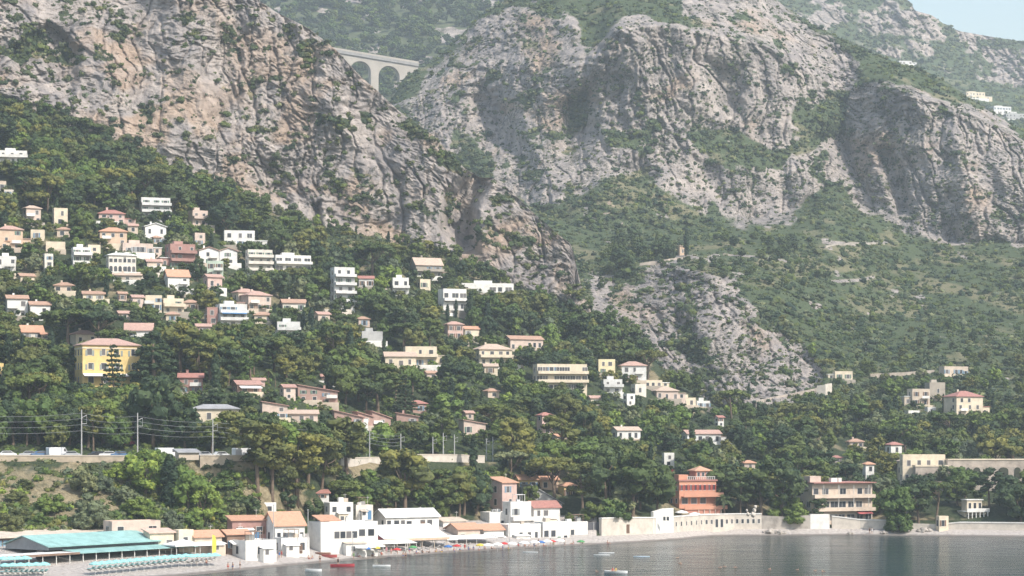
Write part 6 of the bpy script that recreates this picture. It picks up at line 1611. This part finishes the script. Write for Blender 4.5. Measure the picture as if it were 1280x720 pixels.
for px, py, c, van, lab in [(8, 565, 'white', 0, 'white car parked at the left edge behind the railway parapet'), (36, 565, 'silver', 0, 'silver car parked second from the left behind the parapet'), (50, 565, 'blue', 0, 'blue car parked between silver car and white van'),
        (72, 566, 'white', 1, 'white van parked left of the first tall mast'), (88, 566, 'silver', 0, 'silver car parked just left of the first tall mast'), (122, 567, 'black', 0, 'black car parked right of the first tall mast'),
        (136, 567, 'white', 0, 'white car parked between the first two tall masts'), (150, 568, 'blue', 0, 'blue car parked left of the red-flowering railway bush'), (208, 569, 'white', 1, 'white van parked left of the grey-roofed hut'),
        (254, 572, 'silver', 0, 'silver car parked right of the grey-roofed hut'), (275, 573, 'white', 0, 'white car parked right of the third tall mast'), (304, 574, 'white', 1, 'white van parked left of the leaning pine')]:
    dd = d4f(px)+9; z0 = z4f(px)+.4
    root = empty('parked_van' if van else 'parked_car', ((px-CX)/F*dd, dd, z0), R(rnd.uniform(10, 40))); tag(root, lab, 'van' if van else 'car', 'vehicles parked behind the railway')
    root.scale = (1.15, 1.15, 1.15)
    m = plain('paint_'+c, CARC[c], .3, .06, .5, 0, .5)
    (vb if van else cb).build('body', m, root)
    if van: vw.build('windows', glass_mat(), root)
    else: obj('windows', _cw, root)
    for x in (-1.35, 1.35):
        for yy in (-.78, .78): obj('wheel', _wh, root, (x, yy, .33))

# ------------------------------------------------------------------ beach furniture
def beach_pt(px, py, z=None):
    """point on the beach or water seen at a picture point"""
    if z is not None: dd = (CAMZ-z)*F/(py-HY)
    else: dd = ground(px, py)
    return pt(px, py, dd)
def canopy_mb(r=1.35, h=.55):
    b = MB(); n = 8
    ring = [(r*math.cos(2*math.pi*k/n), r*math.sin(2*math.pi*k/n)) for k in range(n)]
    mid = [(x*.55, y*.55) for x, y in ring]
    vs = [(0, 0, h)] + [(x, y, h*.62) for x, y in mid] + [(x, y, 0) for x, y in ring] + [(x*.99, y*.99, -.16) for x, y in ring]
    fs = [(0, 1+k, 1+(k+1) % n) for k in range(n)] + [(1+k, 9+k, 9+(k+1) % n, 1+(k+1) % n) for k in range(n)] + [(9+k, 17+k, 17+(k+1) % n, 9+(k+1) % n) for k in range(n)]
    return b.add(vs, fs)
_can_t = canopy_mb().mesh('parasol_canopy', TQC); _can_w = canopy_mb(1.5).mesh('white_canopy', WHC); _pole = MB().tube([(0, 0, -2.4), (0, 0, .45)], .03, 5).mesh('pole', TRIM)
_lc = MB().prism([(-1.0, .36), (.35, .36), (1.0, .85), (1.0, .93), (.33, .45), (-1.0, .45)], 'y', -.33, .33).mesh('cushion', TQC)
_lf = MB().box(-1.0, .4, -.34, -.28, .28, .355).box(-1.0, .4, .28, .34, .28, .355).box(-.9, -.82, -.33, .33, 0, .279).box(.25, .33, -.33, .33, 0, .279).mesh('frame', TRIM)
_lcw = _lc.copy(); _lcw.materials[0] = plain('cushion_white', (.72, .70, .67))
NTH = ['first', 'second', 'third', 'fourth', 'fifth', 'sixth', 'seventh', 'eighth', 'ninth', 'tenth', 'eleventh', 'twelfth', 'thirteenth', 'fourteenth', 'fifteenth', 'sixteenth', 'seventeenth', 'eighteenth', 'nineteenth', 'twentieth', 'twenty-first']
def parasol(px, py, lab, group, white=False):
    """py is the height of the canopy in the picture"""
    p = None
    for dd in np.arange(425, 600, .5):
        q = pt(px, py, dd); yy = py + 2.3/dd*F
        g = A.depth(px, yy)
        if abs(g-dd) < 1.0: p = q; break
    if p is None: p = pt(px, py, ground(px, py+13))
    root = empty('parasol', p, rnd.uniform(0, 1)); tag(root, lab, 'parasol', group)
    obj('canopy', _can_w if white else _can_t, root); obj('pole', _pole, root)
    return p
def lounger(px, py, lab, group, white=False, yaw=-36):
    p = pt(px, py, ground(px, py))
    root = empty('sun_lounger', p, R(yaw + rnd.uniform(-6, 6))); root.location.z += .05; tag(root, lab, 'sun lounger', group)
    obj('frame', _lf, root); obj('cushion', _lcw if white else _lc, root)
for i in range(14):
    px = 119 + i*8.7; parasol(px, 705-i*.78, f'turquoise parasol, {NTH[i]} from the left in the long row before the restaurant', 'turquoise parasols')
for i in range(5): parasol(239+i*7.5, 695.4-i*.35, f'turquoise parasol, {NTH[i]} from the left in the short row right of the restaurant', 'turquoise parasols')
for i in range(4): parasol(4+i*9.2, 698.5-i*.2, f'turquoise parasol, {NTH[i]} from the left in the back row by the terrace', 'turquoise parasols')
for i in range(6): parasol(6+i*9.8, 707-i*.3, f'turquoise parasol, {NTH[i]} from the left in the front row at the picture corner', 'turquoise parasols')
for i in range(18): lounger(114+i*6.8, 713.5-i*.62, f'turquoise sun lounger, {NTH[i]} from the left in the long beach row', 'turquoise sun loungers')
for i in range(9): lounger(5+i*6.3, 717.5-i*.1, f'turquoise sun lounger, {NTH[i]} from the left at the picture corner', 'turquoise sun loungers')
for i in range(6): lounger(238+i*5.6, 704-i*.7, f'grey-white sun lounger, {NTH[i]} from the left beyond the restaurant', 'white sun loungers', True)
for i in range(12): lounger(478+i*9.5+rnd.uniform(-2, 2), 691.5-i*.75, f'white sun lounger, {NTH[i]} from the left before the white awnings', 'white sun loungers', True)
for i, px in enumerate([452, 463, 474, 610, 622, 640, 655, 668, 684, 700]): parasol(px, 684.5-i*.95, f'white parasol, {NTH[i]} from the left on the middle beach', 'white parasols', True)
for i, (px, py, c) in enumerate([(458, 689, 'blue'), (470, 688, 'yellow'), (496, 690, 'red'), (516, 687, 'green'), (560, 686, 'blue'), (571, 685, 'red'), (600, 684, 'yellow'), (630, 682, 'red'), (676, 680, 'blue'), (690, 679, 'red'), (726, 679, 'green')]):
    root = empty('parasol', pt(px, py+9, ground(px, py+9)), 0); root.location.z += 2.3; tag(root, f'{c} private parasol among bathers, {NTH[i]} from the left on the middle beach', 'parasol', 'private parasols')
    m_ = canopy_mb(1.1, .45).mesh('private_canopy', plain('cloth_'+c, {'red': (.5, .05, .05), 'blue': (.06, .16, .40), 'yellow': (.65, .5, .08), 'green': (.1, .3, .12)}[c], .85)); obj('canopy', m_, root); obj('pole', _pole, root)
for i, (px, py) in enumerate([(852, 640.5), (868, 643)]):
    root = empty('parasol', pt(px, py, 622), 0); root.scale = (1.3, 1.3, 1.2); tag(root, f'white hotel parasol, {"left" if i == 0 else "right"} one on the sea-wall terrace', 'parasol', 'hotel parasols'); obj('canopy', _can_w, root); obj('pole', _pole, root)
fl = empty('beach_flag', beach_pt(265, 697), R(20)); tag(fl, 'tall yellow feather flag on the beach', 'flag')
MB().tube([(0, 0, -.5), (0, 0, 5.2)], .04, 5).build('pole', TRIM, fl); MB().prism([(.05, 1.0), (.9, 1.2), (1.0, 3.5), (.7, 4.8), (.05, 5.1)], 'y', -.02, .02).build('cloth', plain('yellow_cloth', (.72, .60, .10)), fl)
# slim light poles on the beach
for px, py, top, lab in [(342, 668, 632, 'thin pale pole above the orange beach roof'), (385, 690, 638, 'white post at the left corner of the big white beach building'), (441, 690, 668, 'thin pole before the big white beach building'), (637, 681, 640, 'slim mast before the pink tower')]:
    p = pt(px, py, ground(px, py)-8 if px > 400 else 496); H = (py-top)/F*p.y
    root = empty('pole', p); tag(root, lab, 'pole'); MB().tube([(0, 0, -1), (0, 0, H)], .09, 6).build('shaft', MET, root); MB().box(-.15, .15, -.15, .15, H, H+.25).build('cap', MET, root)
# hotel terrace sculpture
st = empty('sculpture', pt(941, 645, 618)); tag(st, 'pale rock sculpture group on the sea-wall terrace by the hotel', 'sculpture')
g_ = np.random.default_rng(5); V, Fa, ti = clumps([(0, 0, .5), (.5, 0, 1.6), (.7, 0, 2.6), (-1.4, .2, .5), (-1.7, 0, 1.6)], [.8, .6, .5, .55, .4], 0, 1, 1.2, ICO2, .3, g=g_)
obj('rock', np_mesh('rock', V, Fa, [STW], attrs={'tint': ti}), st)
for i, (px, py, r0, lab) in enumerate([(1155, 664, 1.6, 'brown boulder on the shore below the dark pines'), (962, 666, 1.5, 'pale boulder at the foot of the grey rock sea wall'), (975, 667, 1.2, 'small dark boulder at the foot of the grey rock sea wall'), (1105, 667, .9, 'small boulder below the apartments'), (1062, 668, .8, 'small pale boulder on the narrow shore')]):
    g_ = np.random.default_rng(40+i); V, Fa, ti = clumps([(0, 0, .3), (r0, .2, .2), (-r0*.9, 0, .1)], [r0, r0*.7, r0*.6], 0, 1, .7, ICO2, .3, g=g_)
    tag(obj('boulder', np_mesh('boulder', V, Fa, [STG], attrs={'tint': ti}), None, pt(px, py, ground(px, py))), lab, 'boulder', 'boulders on the shore')

# ------------------------------------------------------------------ people
def skin_body(name, joints, edges, radii, mat):
    me = bpy.data.meshes.new(name); me.from_pydata(joints, edges, []); o = bpy.data.objects.new(name, me); COL.objects.link(o)
    m = o.modifiers.new('skin', 'SKIN'); m.use_smooth_shade = True
    for v, r in zip(me.skin_vertices[0].data, radii): v.radius = (r, r)
    me.skin_vertices[0].data[0].use_root = True
    s = o.modifiers.new('sub', 'SUBSURF'); s.levels = 1; s.render_levels = 1
    dg = bpy.context.evaluated_depsgraph_get(); me2 = bpy.data.meshes.new_from_object(o.evaluated_get(dg)); me2.name = name
    bpy.data.objects.remove(o); me2.materials.clear(); me2.materials.append(mat); return me2
SKIN = plain('skin', (.46, .28, .20), .6, .08)
def arm(sx, pts): return [(sx*x, y, z) for x, y, z in pts]
# standing: pelvis, chest, neck, head base, head top; arms; legs with hands and feet
J = [(0, 0, .95), (0, .01, 1.2), (0, 0, 1.40), (0, -.01, 1.52), (0, -.02, 1.66), (0, -.01, 1.76)]
E = [(0, 1), (1, 2), (2, 3), (3, 4), (4, 5)]; RA = [.145, .135, .13, .058, .10, .065]
for sx in (-1, 1):
    b0 = len(J); J += arm(sx, [(.19, 0, 1.40), (.25, .02, 1.14), (.26, -.08, .90), (.26, -.13, .80), (.26, -.16, .72)]); E += [(2, b0), (b0, b0+1), (b0+1, b0+2), (b0+2, b0+3), (b0+3, b0+4)]; RA += [.06, .048, .034, .036, .018]
    b0 = len(J); J += arm(sx, [(.09, 0, .86), (.11, -.02, .49), (.12, .03, .09), (.13, -.14, .03)]); E += [(0, b0), (b0, b0+1), (b0+1, b0+2), (b0+2, b0+3)]; RA += [.09, .062, .042, .036]
STAND = skin_body('body', J, E, RA, SKIN)
JS = [(0, 0, .12), (0, .12, .38), (0, .15, .58), (0, .13, .70), (0, .10, .84), (0, .1, .93)]; ES = [(0, 1), (1, 2), (2, 3), (3, 4), (4, 5)]; RS = [.15, .135, .13, .058, .10, .065]
for sx in (-1, 1):
    b0 = len(JS); JS += arm(sx, [(.19, .15, .57), (.24, .28, .34), (.26, .32, .10), (.27, .28, .04)]); ES += [(2, b0), (b0, b0+1), (b0+1, b0+2), (b0+2, b0+3)]; RS += [.06, .048, .034, .036]
    b0 = len(JS); JS += arm(sx, [(.10, -.08, .14), (.14, -.48, .42), (.14, -.80, .07), (.14, -.94, .06)]); ES += [(0, b0), (b0, b0+1), (b0+1, b0+2), (b0+2, b0+3)]; RS += [.09, .064, .042, .036]
SIT = skin_body('body', JS, ES, RS, SKIN)
JW = [(0, 0, -.25), (0, 0, -.02), (0, 0, .06), (0, -.02, .2), (0, -.01, .29)]; EW = [(0, 1), (1, 2), (2, 3), (3, 4)]; RW = [.15, .14, .06, .10, .065]
for sx in (-1, 1):
    b0 = len(JW); JW += arm(sx, [(.2, 0, -.02), (.42, -.2, .02), (.4, -.45, -.02), (.38, -.52, -.04)]); EW += [(1, b0), (b0, b0+1), (b0+1, b0+2), (b0+2, b0+3)]; RW += [.06, .046, .034, .036]
SWIM = skin_body('body', JW, EW, RW, SKIN)
HAIRC = {'dark': (.03, .02, .015), 'brown': (.10, .06, .035), 'fair': (.35, .25, .13)}
def hair_mb(c, r=.112):
    return MB().lathe([(r*.97, -.02), (r*1.0, .03), (r*.8, .085), (r*.35, .118)], 10, c=c)
def trunks_mb(sit):
    if sit: return MB().lathe([(.17, .02), (.19, .1), (.185, .2), (.165, .27)], 12, c=(0, 0, 0))
    return MB().lathe([(.20, .76), (.205, .84), (.19, .94), (.165, 1.03)], 12)
def top_mb(sit):
    if sit: return MB().lathe([(.16, .0), (.165, .12), (.175, .26), (.14, .33)], 12, c=(0, .13, .32))
    return MB().lathe([(.165, 1.02), (.17, 1.15), (.185, 1.33), (.15, 1.42)], 12)
CLO = {'red': (.5, .05, .05), 'blue': (.06, .16, .40), 'black': (.02, .02, .025), 'white': (.75, .74, .72), 'yellow': (.65, .5, .08), 'green': (.1, .3, .12), 'pink': (.6, .25, .3)}
def person(px, py, pose, col, lab, z=None, yaw=None, top=None, hair='dark', p=None, group='people on the beach'):
    p = p or beach_pt(px, py, z)
    root = obj('person', STAND if pose == 'stand' else SIT if pose == 'sit' else SWIM, None, p, R(yaw if yaw is not None else rnd.uniform(-90, 90)))
    tag(root, lab, 'person', group)
    hc = {'stand': (0, .0, 1.68), 'sit': (0, .11, .85), 'swim': (0, .0, .21)}[pose]
    hair_mb(hc).build('hair', plain('hair_'+hair, HAIRC[hair], .7), root, smooth=True)
    if pose != 'swim':
        trunks_mb(pose == 'sit').build('swimwear', plain('cloth_'+col, CLO[col], .85), root, smooth=True)
        if top: top_mb(pose == 'sit').build('shirt', plain('cloth_'+top, CLO[top], .85), root, smooth=True)
for a in [(285, 713, 'stand', 'red', 'person in red trunks standing at the water left of the boats', None, 20, None, 'dark'), (291, 713, 'stand', 'blue', 'person in blue trunks standing at the water beside the one in red', None, -40, None, 'brown'),
          (300, 711, 'stand', 'black', 'person in black swimwear wading right of the pair', None, 80, None, 'dark'), (348, 688, 'stand', 'black', 'person in white shirt at the blue-door annex', None, 10, 'white', 'brown'),
          (349, 698, 'stand', 'blue', 'person in blue shirt before the white boxy building', None, 30, 'blue', 'dark'), (352, 697, 'stand', 'red', 'person in red shirt beside the one in blue shirt', None, -60, 'red', 'dark'),
          (400, 703, 'stand', 'black', 'person in black standing at the water above the white boat', None, 0, None, 'dark'), (386, 699, 'sit', 'red', 'person in red sitting on the pebbles left of the red boat', None, 40, None, 'brown'),
          (390, 699, 'sit', 'blue', 'person in blue sitting on the pebbles beside the one in red', None, -20, None, 'fair'), (442, 699, 'stand', 'green', 'person in green shirt standing at the water right of the red boat', None, 50, 'green', 'dark'),
          (435, 694, 'sit', 'white', 'person in white sitting before the big white beach building', None, 10, None, 'dark'), (477, 694, 'sit', 'red', 'person with red shirt sitting before the red-sided hall', None, 20, 'red', 'dark'),
          (483, 692, 'stand', 'pink', 'person in pink shirt standing before the red-sided hall', None, 0, 'pink', 'brown'), (504, 699, 'stand', 'blue', 'person in blue trunks wading left one of two', None, 10, None, 'dark'),
          (507, 699, 'stand', 'black', 'person in black trunks wading right one of two', None, -10, None, 'dark'), (528, 691, 'sit', 'black', 'person in black shirt sitting by the white awnings', None, 30, 'black', 'dark'),
          (545, 690, 'sit', 'yellow', 'person in yellow sitting by the right white awning', None, -30, None, 'fair'), (581, 688, 'stand', 'red', 'person in red shirt before the terracotta huts', None, 10, 'red', 'dark'),
          (592, 687, 'sit', 'blue', 'person in blue shirt sitting before the terracotta huts', None, 0, 'blue', 'brown'), (648, 683, 'sit', 'red', 'person in red shirt sitting before the white porch house', None, 30, 'red', 'dark'),
          (656, 683, 'sit', 'pink', 'person in pink sitting before the white porch house', None, 10, None, 'fair'), (673, 682, 'stand', 'black', 'person in black shirt standing below the blue windows', None, 0, 'black', 'dark'),
          (692, 681, 'sit', 'green', 'person in green shirt sitting before the rounded white house', None, 0, 'green', 'brown'), (1087, 667, 'stand', 'black', 'person in black on the narrow shore below the apartments', None, 20, 'black', 'dark'),
          (1090, 667, 'stand', 'white', 'person in white on the narrow shore below the apartments', None, -20, 'white', 'brown'), (223, 702, 'stand', 'pink', 'person in pink at the right end of the long parasol row', None, 10, None, 'dark'),
          (246, 706, 'stand', 'white', 'person in white shirt by the short parasol row', None, 10, 'white', 'dark'), (258, 704, 'sit', 'red', 'person in red sitting by the short parasol row', None, 10, None, 'brown')]:
    person(*a)
for i in range(26):
    px = [448, 455, 466, 489, 497, 512, 521, 536, 552, 560, 568, 575, 586, 599, 606, 615, 628, 636, 662, 668, 680, 688, 706, 716, 728, 760][i]; py = float(np.interp(px, [440, 560, 700, 760], [697, 689.5, 682, 679.5])) + rnd.uniform(-1.5, 1)
    c_ = rnd.choice(list(CLO)); ps_ = rnd.choice(['sit', 'sit', 'stand']); t_ = rnd.choice([None, None, 'white', 'blue', 'red'])
    person(px, py, ps_, c_, f'{"sitting" if ps_ == "sit" else "standing"} bather in {c_}, {NTH[i] if i < 20 else "twenty-" + NTH[i-20]} from the left of the crowd on the middle beach', None, None, t_, rnd.choice(['dark', 'brown', 'fair']), None, 'bathers on the middle beach')
for i, (px, py, lab) in enumerate([(848, 697, 'swimmer nearest the pink hotel reflection'), (851, 704, 'swimmer just below the one nearest the hotel'), (901, 709, 'swimmer left one of three in a row'), (905, 708, 'swimmer middle one of three in a row'), (919, 709, 'swimmer right one of three in a row'),
        (963, 711, 'swimmer midway between the swimmers and the right trio'), (998, 712, 'swimmer left one of the right-hand trio'), (1020, 713, 'swimmer middle one of the right-hand trio'), (1028, 714, 'swimmer right one of the right-hand trio'), (745, 714, 'swimmer left of the white raft')]):
    person(px, py, 'swim', 'red', lab, 0.02, rnd.uniform(0, 360), None, rnd.choice(['dark', 'brown', 'fair']), None, 'swimmers')

# ------------------------------------------------------------------ boats
def hull(L, W_, H, nm, mat, parent):
    n = 12; V = []; Fq = []
    xs = np.linspace(-L/2, L/2, n)
    for x in xs:
        t = (x+L/2)/L; w = W_/2*max(.05, math.sin(math.pi*min(1, .16+t*.84))**.6); sh = H*(1+.35*max(0, t-.6)+.15*max(0, .3-t))
        V += [(x, -w, sh), (x, -w*.75, -.12), (x, w*.75, -.12), (x, w, sh), (x, w*.86, sh), (x, w*.62, H*.25), (x, -w*.62, H*.25), (x, -w*.86, sh)]
    for i in range(n-1):
        for k in range(8): a, b = i*8+k, i*8+(k+1) % 8; Fq.append((a, b, b+8, a+8))
    m = MB().add(V, Fq + [tuple(range(8))[::-1], tuple(range((n-1)*8, n*8))]); return m.build(nm, mat, parent, smooth=False)
def boat(px, py, L, W_, H, mat, name, lab, cat, yaw, seats=1):
    root = empty(name, beach_pt(px, py, 0), R(yaw)); tag(root, lab, cat)
    hull(L, W_, H, 'hull', mat, root)
    for k in range(seats): MB().box(-.15, .15, -W_*.36, W_*.36, H*.55, H*.7).build('seat', plain('boat_seat', (.45, .35, .25), .7), root, (-L*.15+k*L*.3, 0, 0))
    return root
boat(428, 708, 5.4, 1.5, .5, plain('red_hull', (.38, .05, .06), .4), 'rowing_boat', 'red rowing boat with a person aboard just off the beach', 'boat', 8, 2)
person(424, 707, 'stand', 'black', 'person in dark shirt standing in the red rowing boat', None, 20, 'black', 'dark', beach_pt(422.5, 708, 0)+Vector((0, 0, .2)), 'people in boats')
boat(392, 714, 3.6, 1.4, .45, plain('white_hull', (.75, .75, .75), .4), 'dinghy', 'small white dinghy left of the red rowing boat', 'boat', -8, 1)
boat(477, 708, 4.0, 1.2, .3, plain('white_hull', (.75, .75, .75), .4), 'dinghy', 'low white dinghy right of the red rowing boat', 'boat', 4, 1)
boat(770, 716, 5.0, 1.9, .4, plain('white_hull', (.75, .75, .75), .4), 'pedal_boat', 'white flat pedal boat with two people out on the water', 'boat', -12, 2)
for k, (dx, col, lab) in enumerate([(-4.5, 'red', 'person in red vest sitting left on the white pedal boat'), (-.5, 'yellow', 'person in yellow sitting right on the white pedal boat')]):
    person(770+dx, 714, 'sit', col, lab, None, -30, col, 'dark', beach_pt(770+dx, 716, 0)+Vector((0, 0, .3)), 'people in boats')
for i, (px, py, c, lab) in enumerate([(752, 693.5, (.75, .75, .75), 'white paddle board floating off the cream sea wall'), (802, 695.5, (.55, .65, .75), 'pale blue paddle board floating below the hotel wall'), (663, 690, (.75, .75, .75), 'white paddle board close to the white beach houses'), (758, 691, (.7, .7, .72), 'second white paddle board behind the one off the cream sea wall')]):
    root = empty('paddle_board', beach_pt(px, py, .06), R(rnd.uniform(-20, 20))); tag(root, lab, 'paddle board', 'paddle boards')
    MB().prism([(1.9*math.cos(a)*(1 if abs(math.cos(a)) < .9 else 1.05), .42*math.sin(a)) for a in np.linspace(0, 2*math.pi, 18)[:-1]], 'z', -.07, .07).build('board', plain('board_%d' % i, c, .4), root)
    MB().box(-1.6, -1.3, -.02, .02, -.3, -.071).build('fin', MET, root)
# brown rowing boats pulled up on the beach
for px, py, c, lab in [(404, 694, (.30, .16, .12), 'brown boat pulled up on the pebbles before the white building'), (412, 697, (.42, .10, .09), 'red-brown boat pulled up nearest the water')]:
    root = empty('rowing_boat', pt(px, py, ground(px, py)), R(-20)); tag(root, lab, 'boat', 'boats pulled up'); root.location.z += .15
    hull(3.8, 1.3, .5, 'hull', plain('hull_%d' % px, c, .5), root); MB().box(-.15, .15, -.48, .48, .28, .36).build('seat', plain('boat_seat', (.45, .35, .25), .7), root)
# ------------------------------------------------------------------ haze, sky, sun, camera
hm = bpy.data.materials.new('haze_air'); hm.use_nodes = True
nt = hm.node_tree; nt.nodes.clear()
ho = nt.nodes.new('ShaderNodeOutputMaterial'); hv = nt.nodes.new('ShaderNodeVolumePrincipled')
hv.inputs['Color'].default_value = (.82, .91, 1, 1); hv.inputs['Density'].default_value = HAZE; hv.inputs['Anisotropy'].default_value = .2
nt.links.new(hv.outputs[0], ho.inputs['Volume'])
hz = MB().box(-3900, 3900, -3300, 3900, -12, 760).build('haze', hm); tag(hz, kind='stuff')

SUN_EL, SUN_AZ = 45.0, 50.0       # azimuth measured from straight behind the camera towards the right
W = bpy.data.worlds.new('World'); SC.world = W; W.use_nodes = True
nt = W.node_tree; bg = nt.nodes['Background']
sky = nt.nodes.new('ShaderNodeTexSky'); sky.sky_type = 'NISHITA'; sky.sun_disc = False
az = R(SUN_AZ)
to_sun = Vector((math.sin(az)*math.cos(R(SUN_EL)), -math.cos(az)*math.cos(R(SUN_EL)), math.sin(R(SUN_EL))))
sky.sun_elevation = R(SUN_EL)
sky.sun_rotation = math.atan2(to_sun.x, to_sun.y)
sky.air_density = 1.5; sky.dust_density = 2.0; sky.ozone_density = 0.0; sky.altitude = 30
nt.links.new(sky.outputs[0], bg.inputs[0]); bg.inputs[1].default_value = .15
sl = bpy.data.lights.new('sun', 'SUN'); sl.energy = 4.0; sl.angle = R(.5); sl.color = (1, .945, .865)
so = bpy.data.objects.new('sun', sl); link(so); so.rotation_euler = to_sun.to_track_quat('Z', 'Y').to_euler(); so.location = (300, -200, 500)

cam = bpy.data.cameras.new('camera'); cam.sensor_width = 36; cam.sensor_fit = 'HORIZONTAL'; cam.lens = 36*F/1280
cam.shift_y = (HY-360)/1280; cam.clip_start = 1; cam.clip_end = 20000
co = bpy.data.objects.new('camera', cam); link(co); co.location = (0, 0, CAMZ); co.rotation_euler = (R(90), 0, 0)
SC.camera = co
SC.view_settings.view_transform = 'Standard'; SC.view_settings.look = 'None'; SC.view_settings.exposure = EXPO; SC.view_settings.gamma = 1
SC.view_settings.use_curve_mapping = False
cy = SC.cycles
cy.max_bounces = 4; cy.diffuse_bounces = 2; cy.glossy_bounces = 2; cy.transmission_bounces = 2; cy.volume_bounces = 1; cy.transparent_max_bounces = 4
cy.use_denoising = True
try: cy.denoiser = 'OPENIMAGEDENOISE'
except Exception: pass
cy.caustics_reflective = False; cy.caustics_refractive = False
cy.use_adaptive_sampling = True; cy.adaptive_threshold = .02
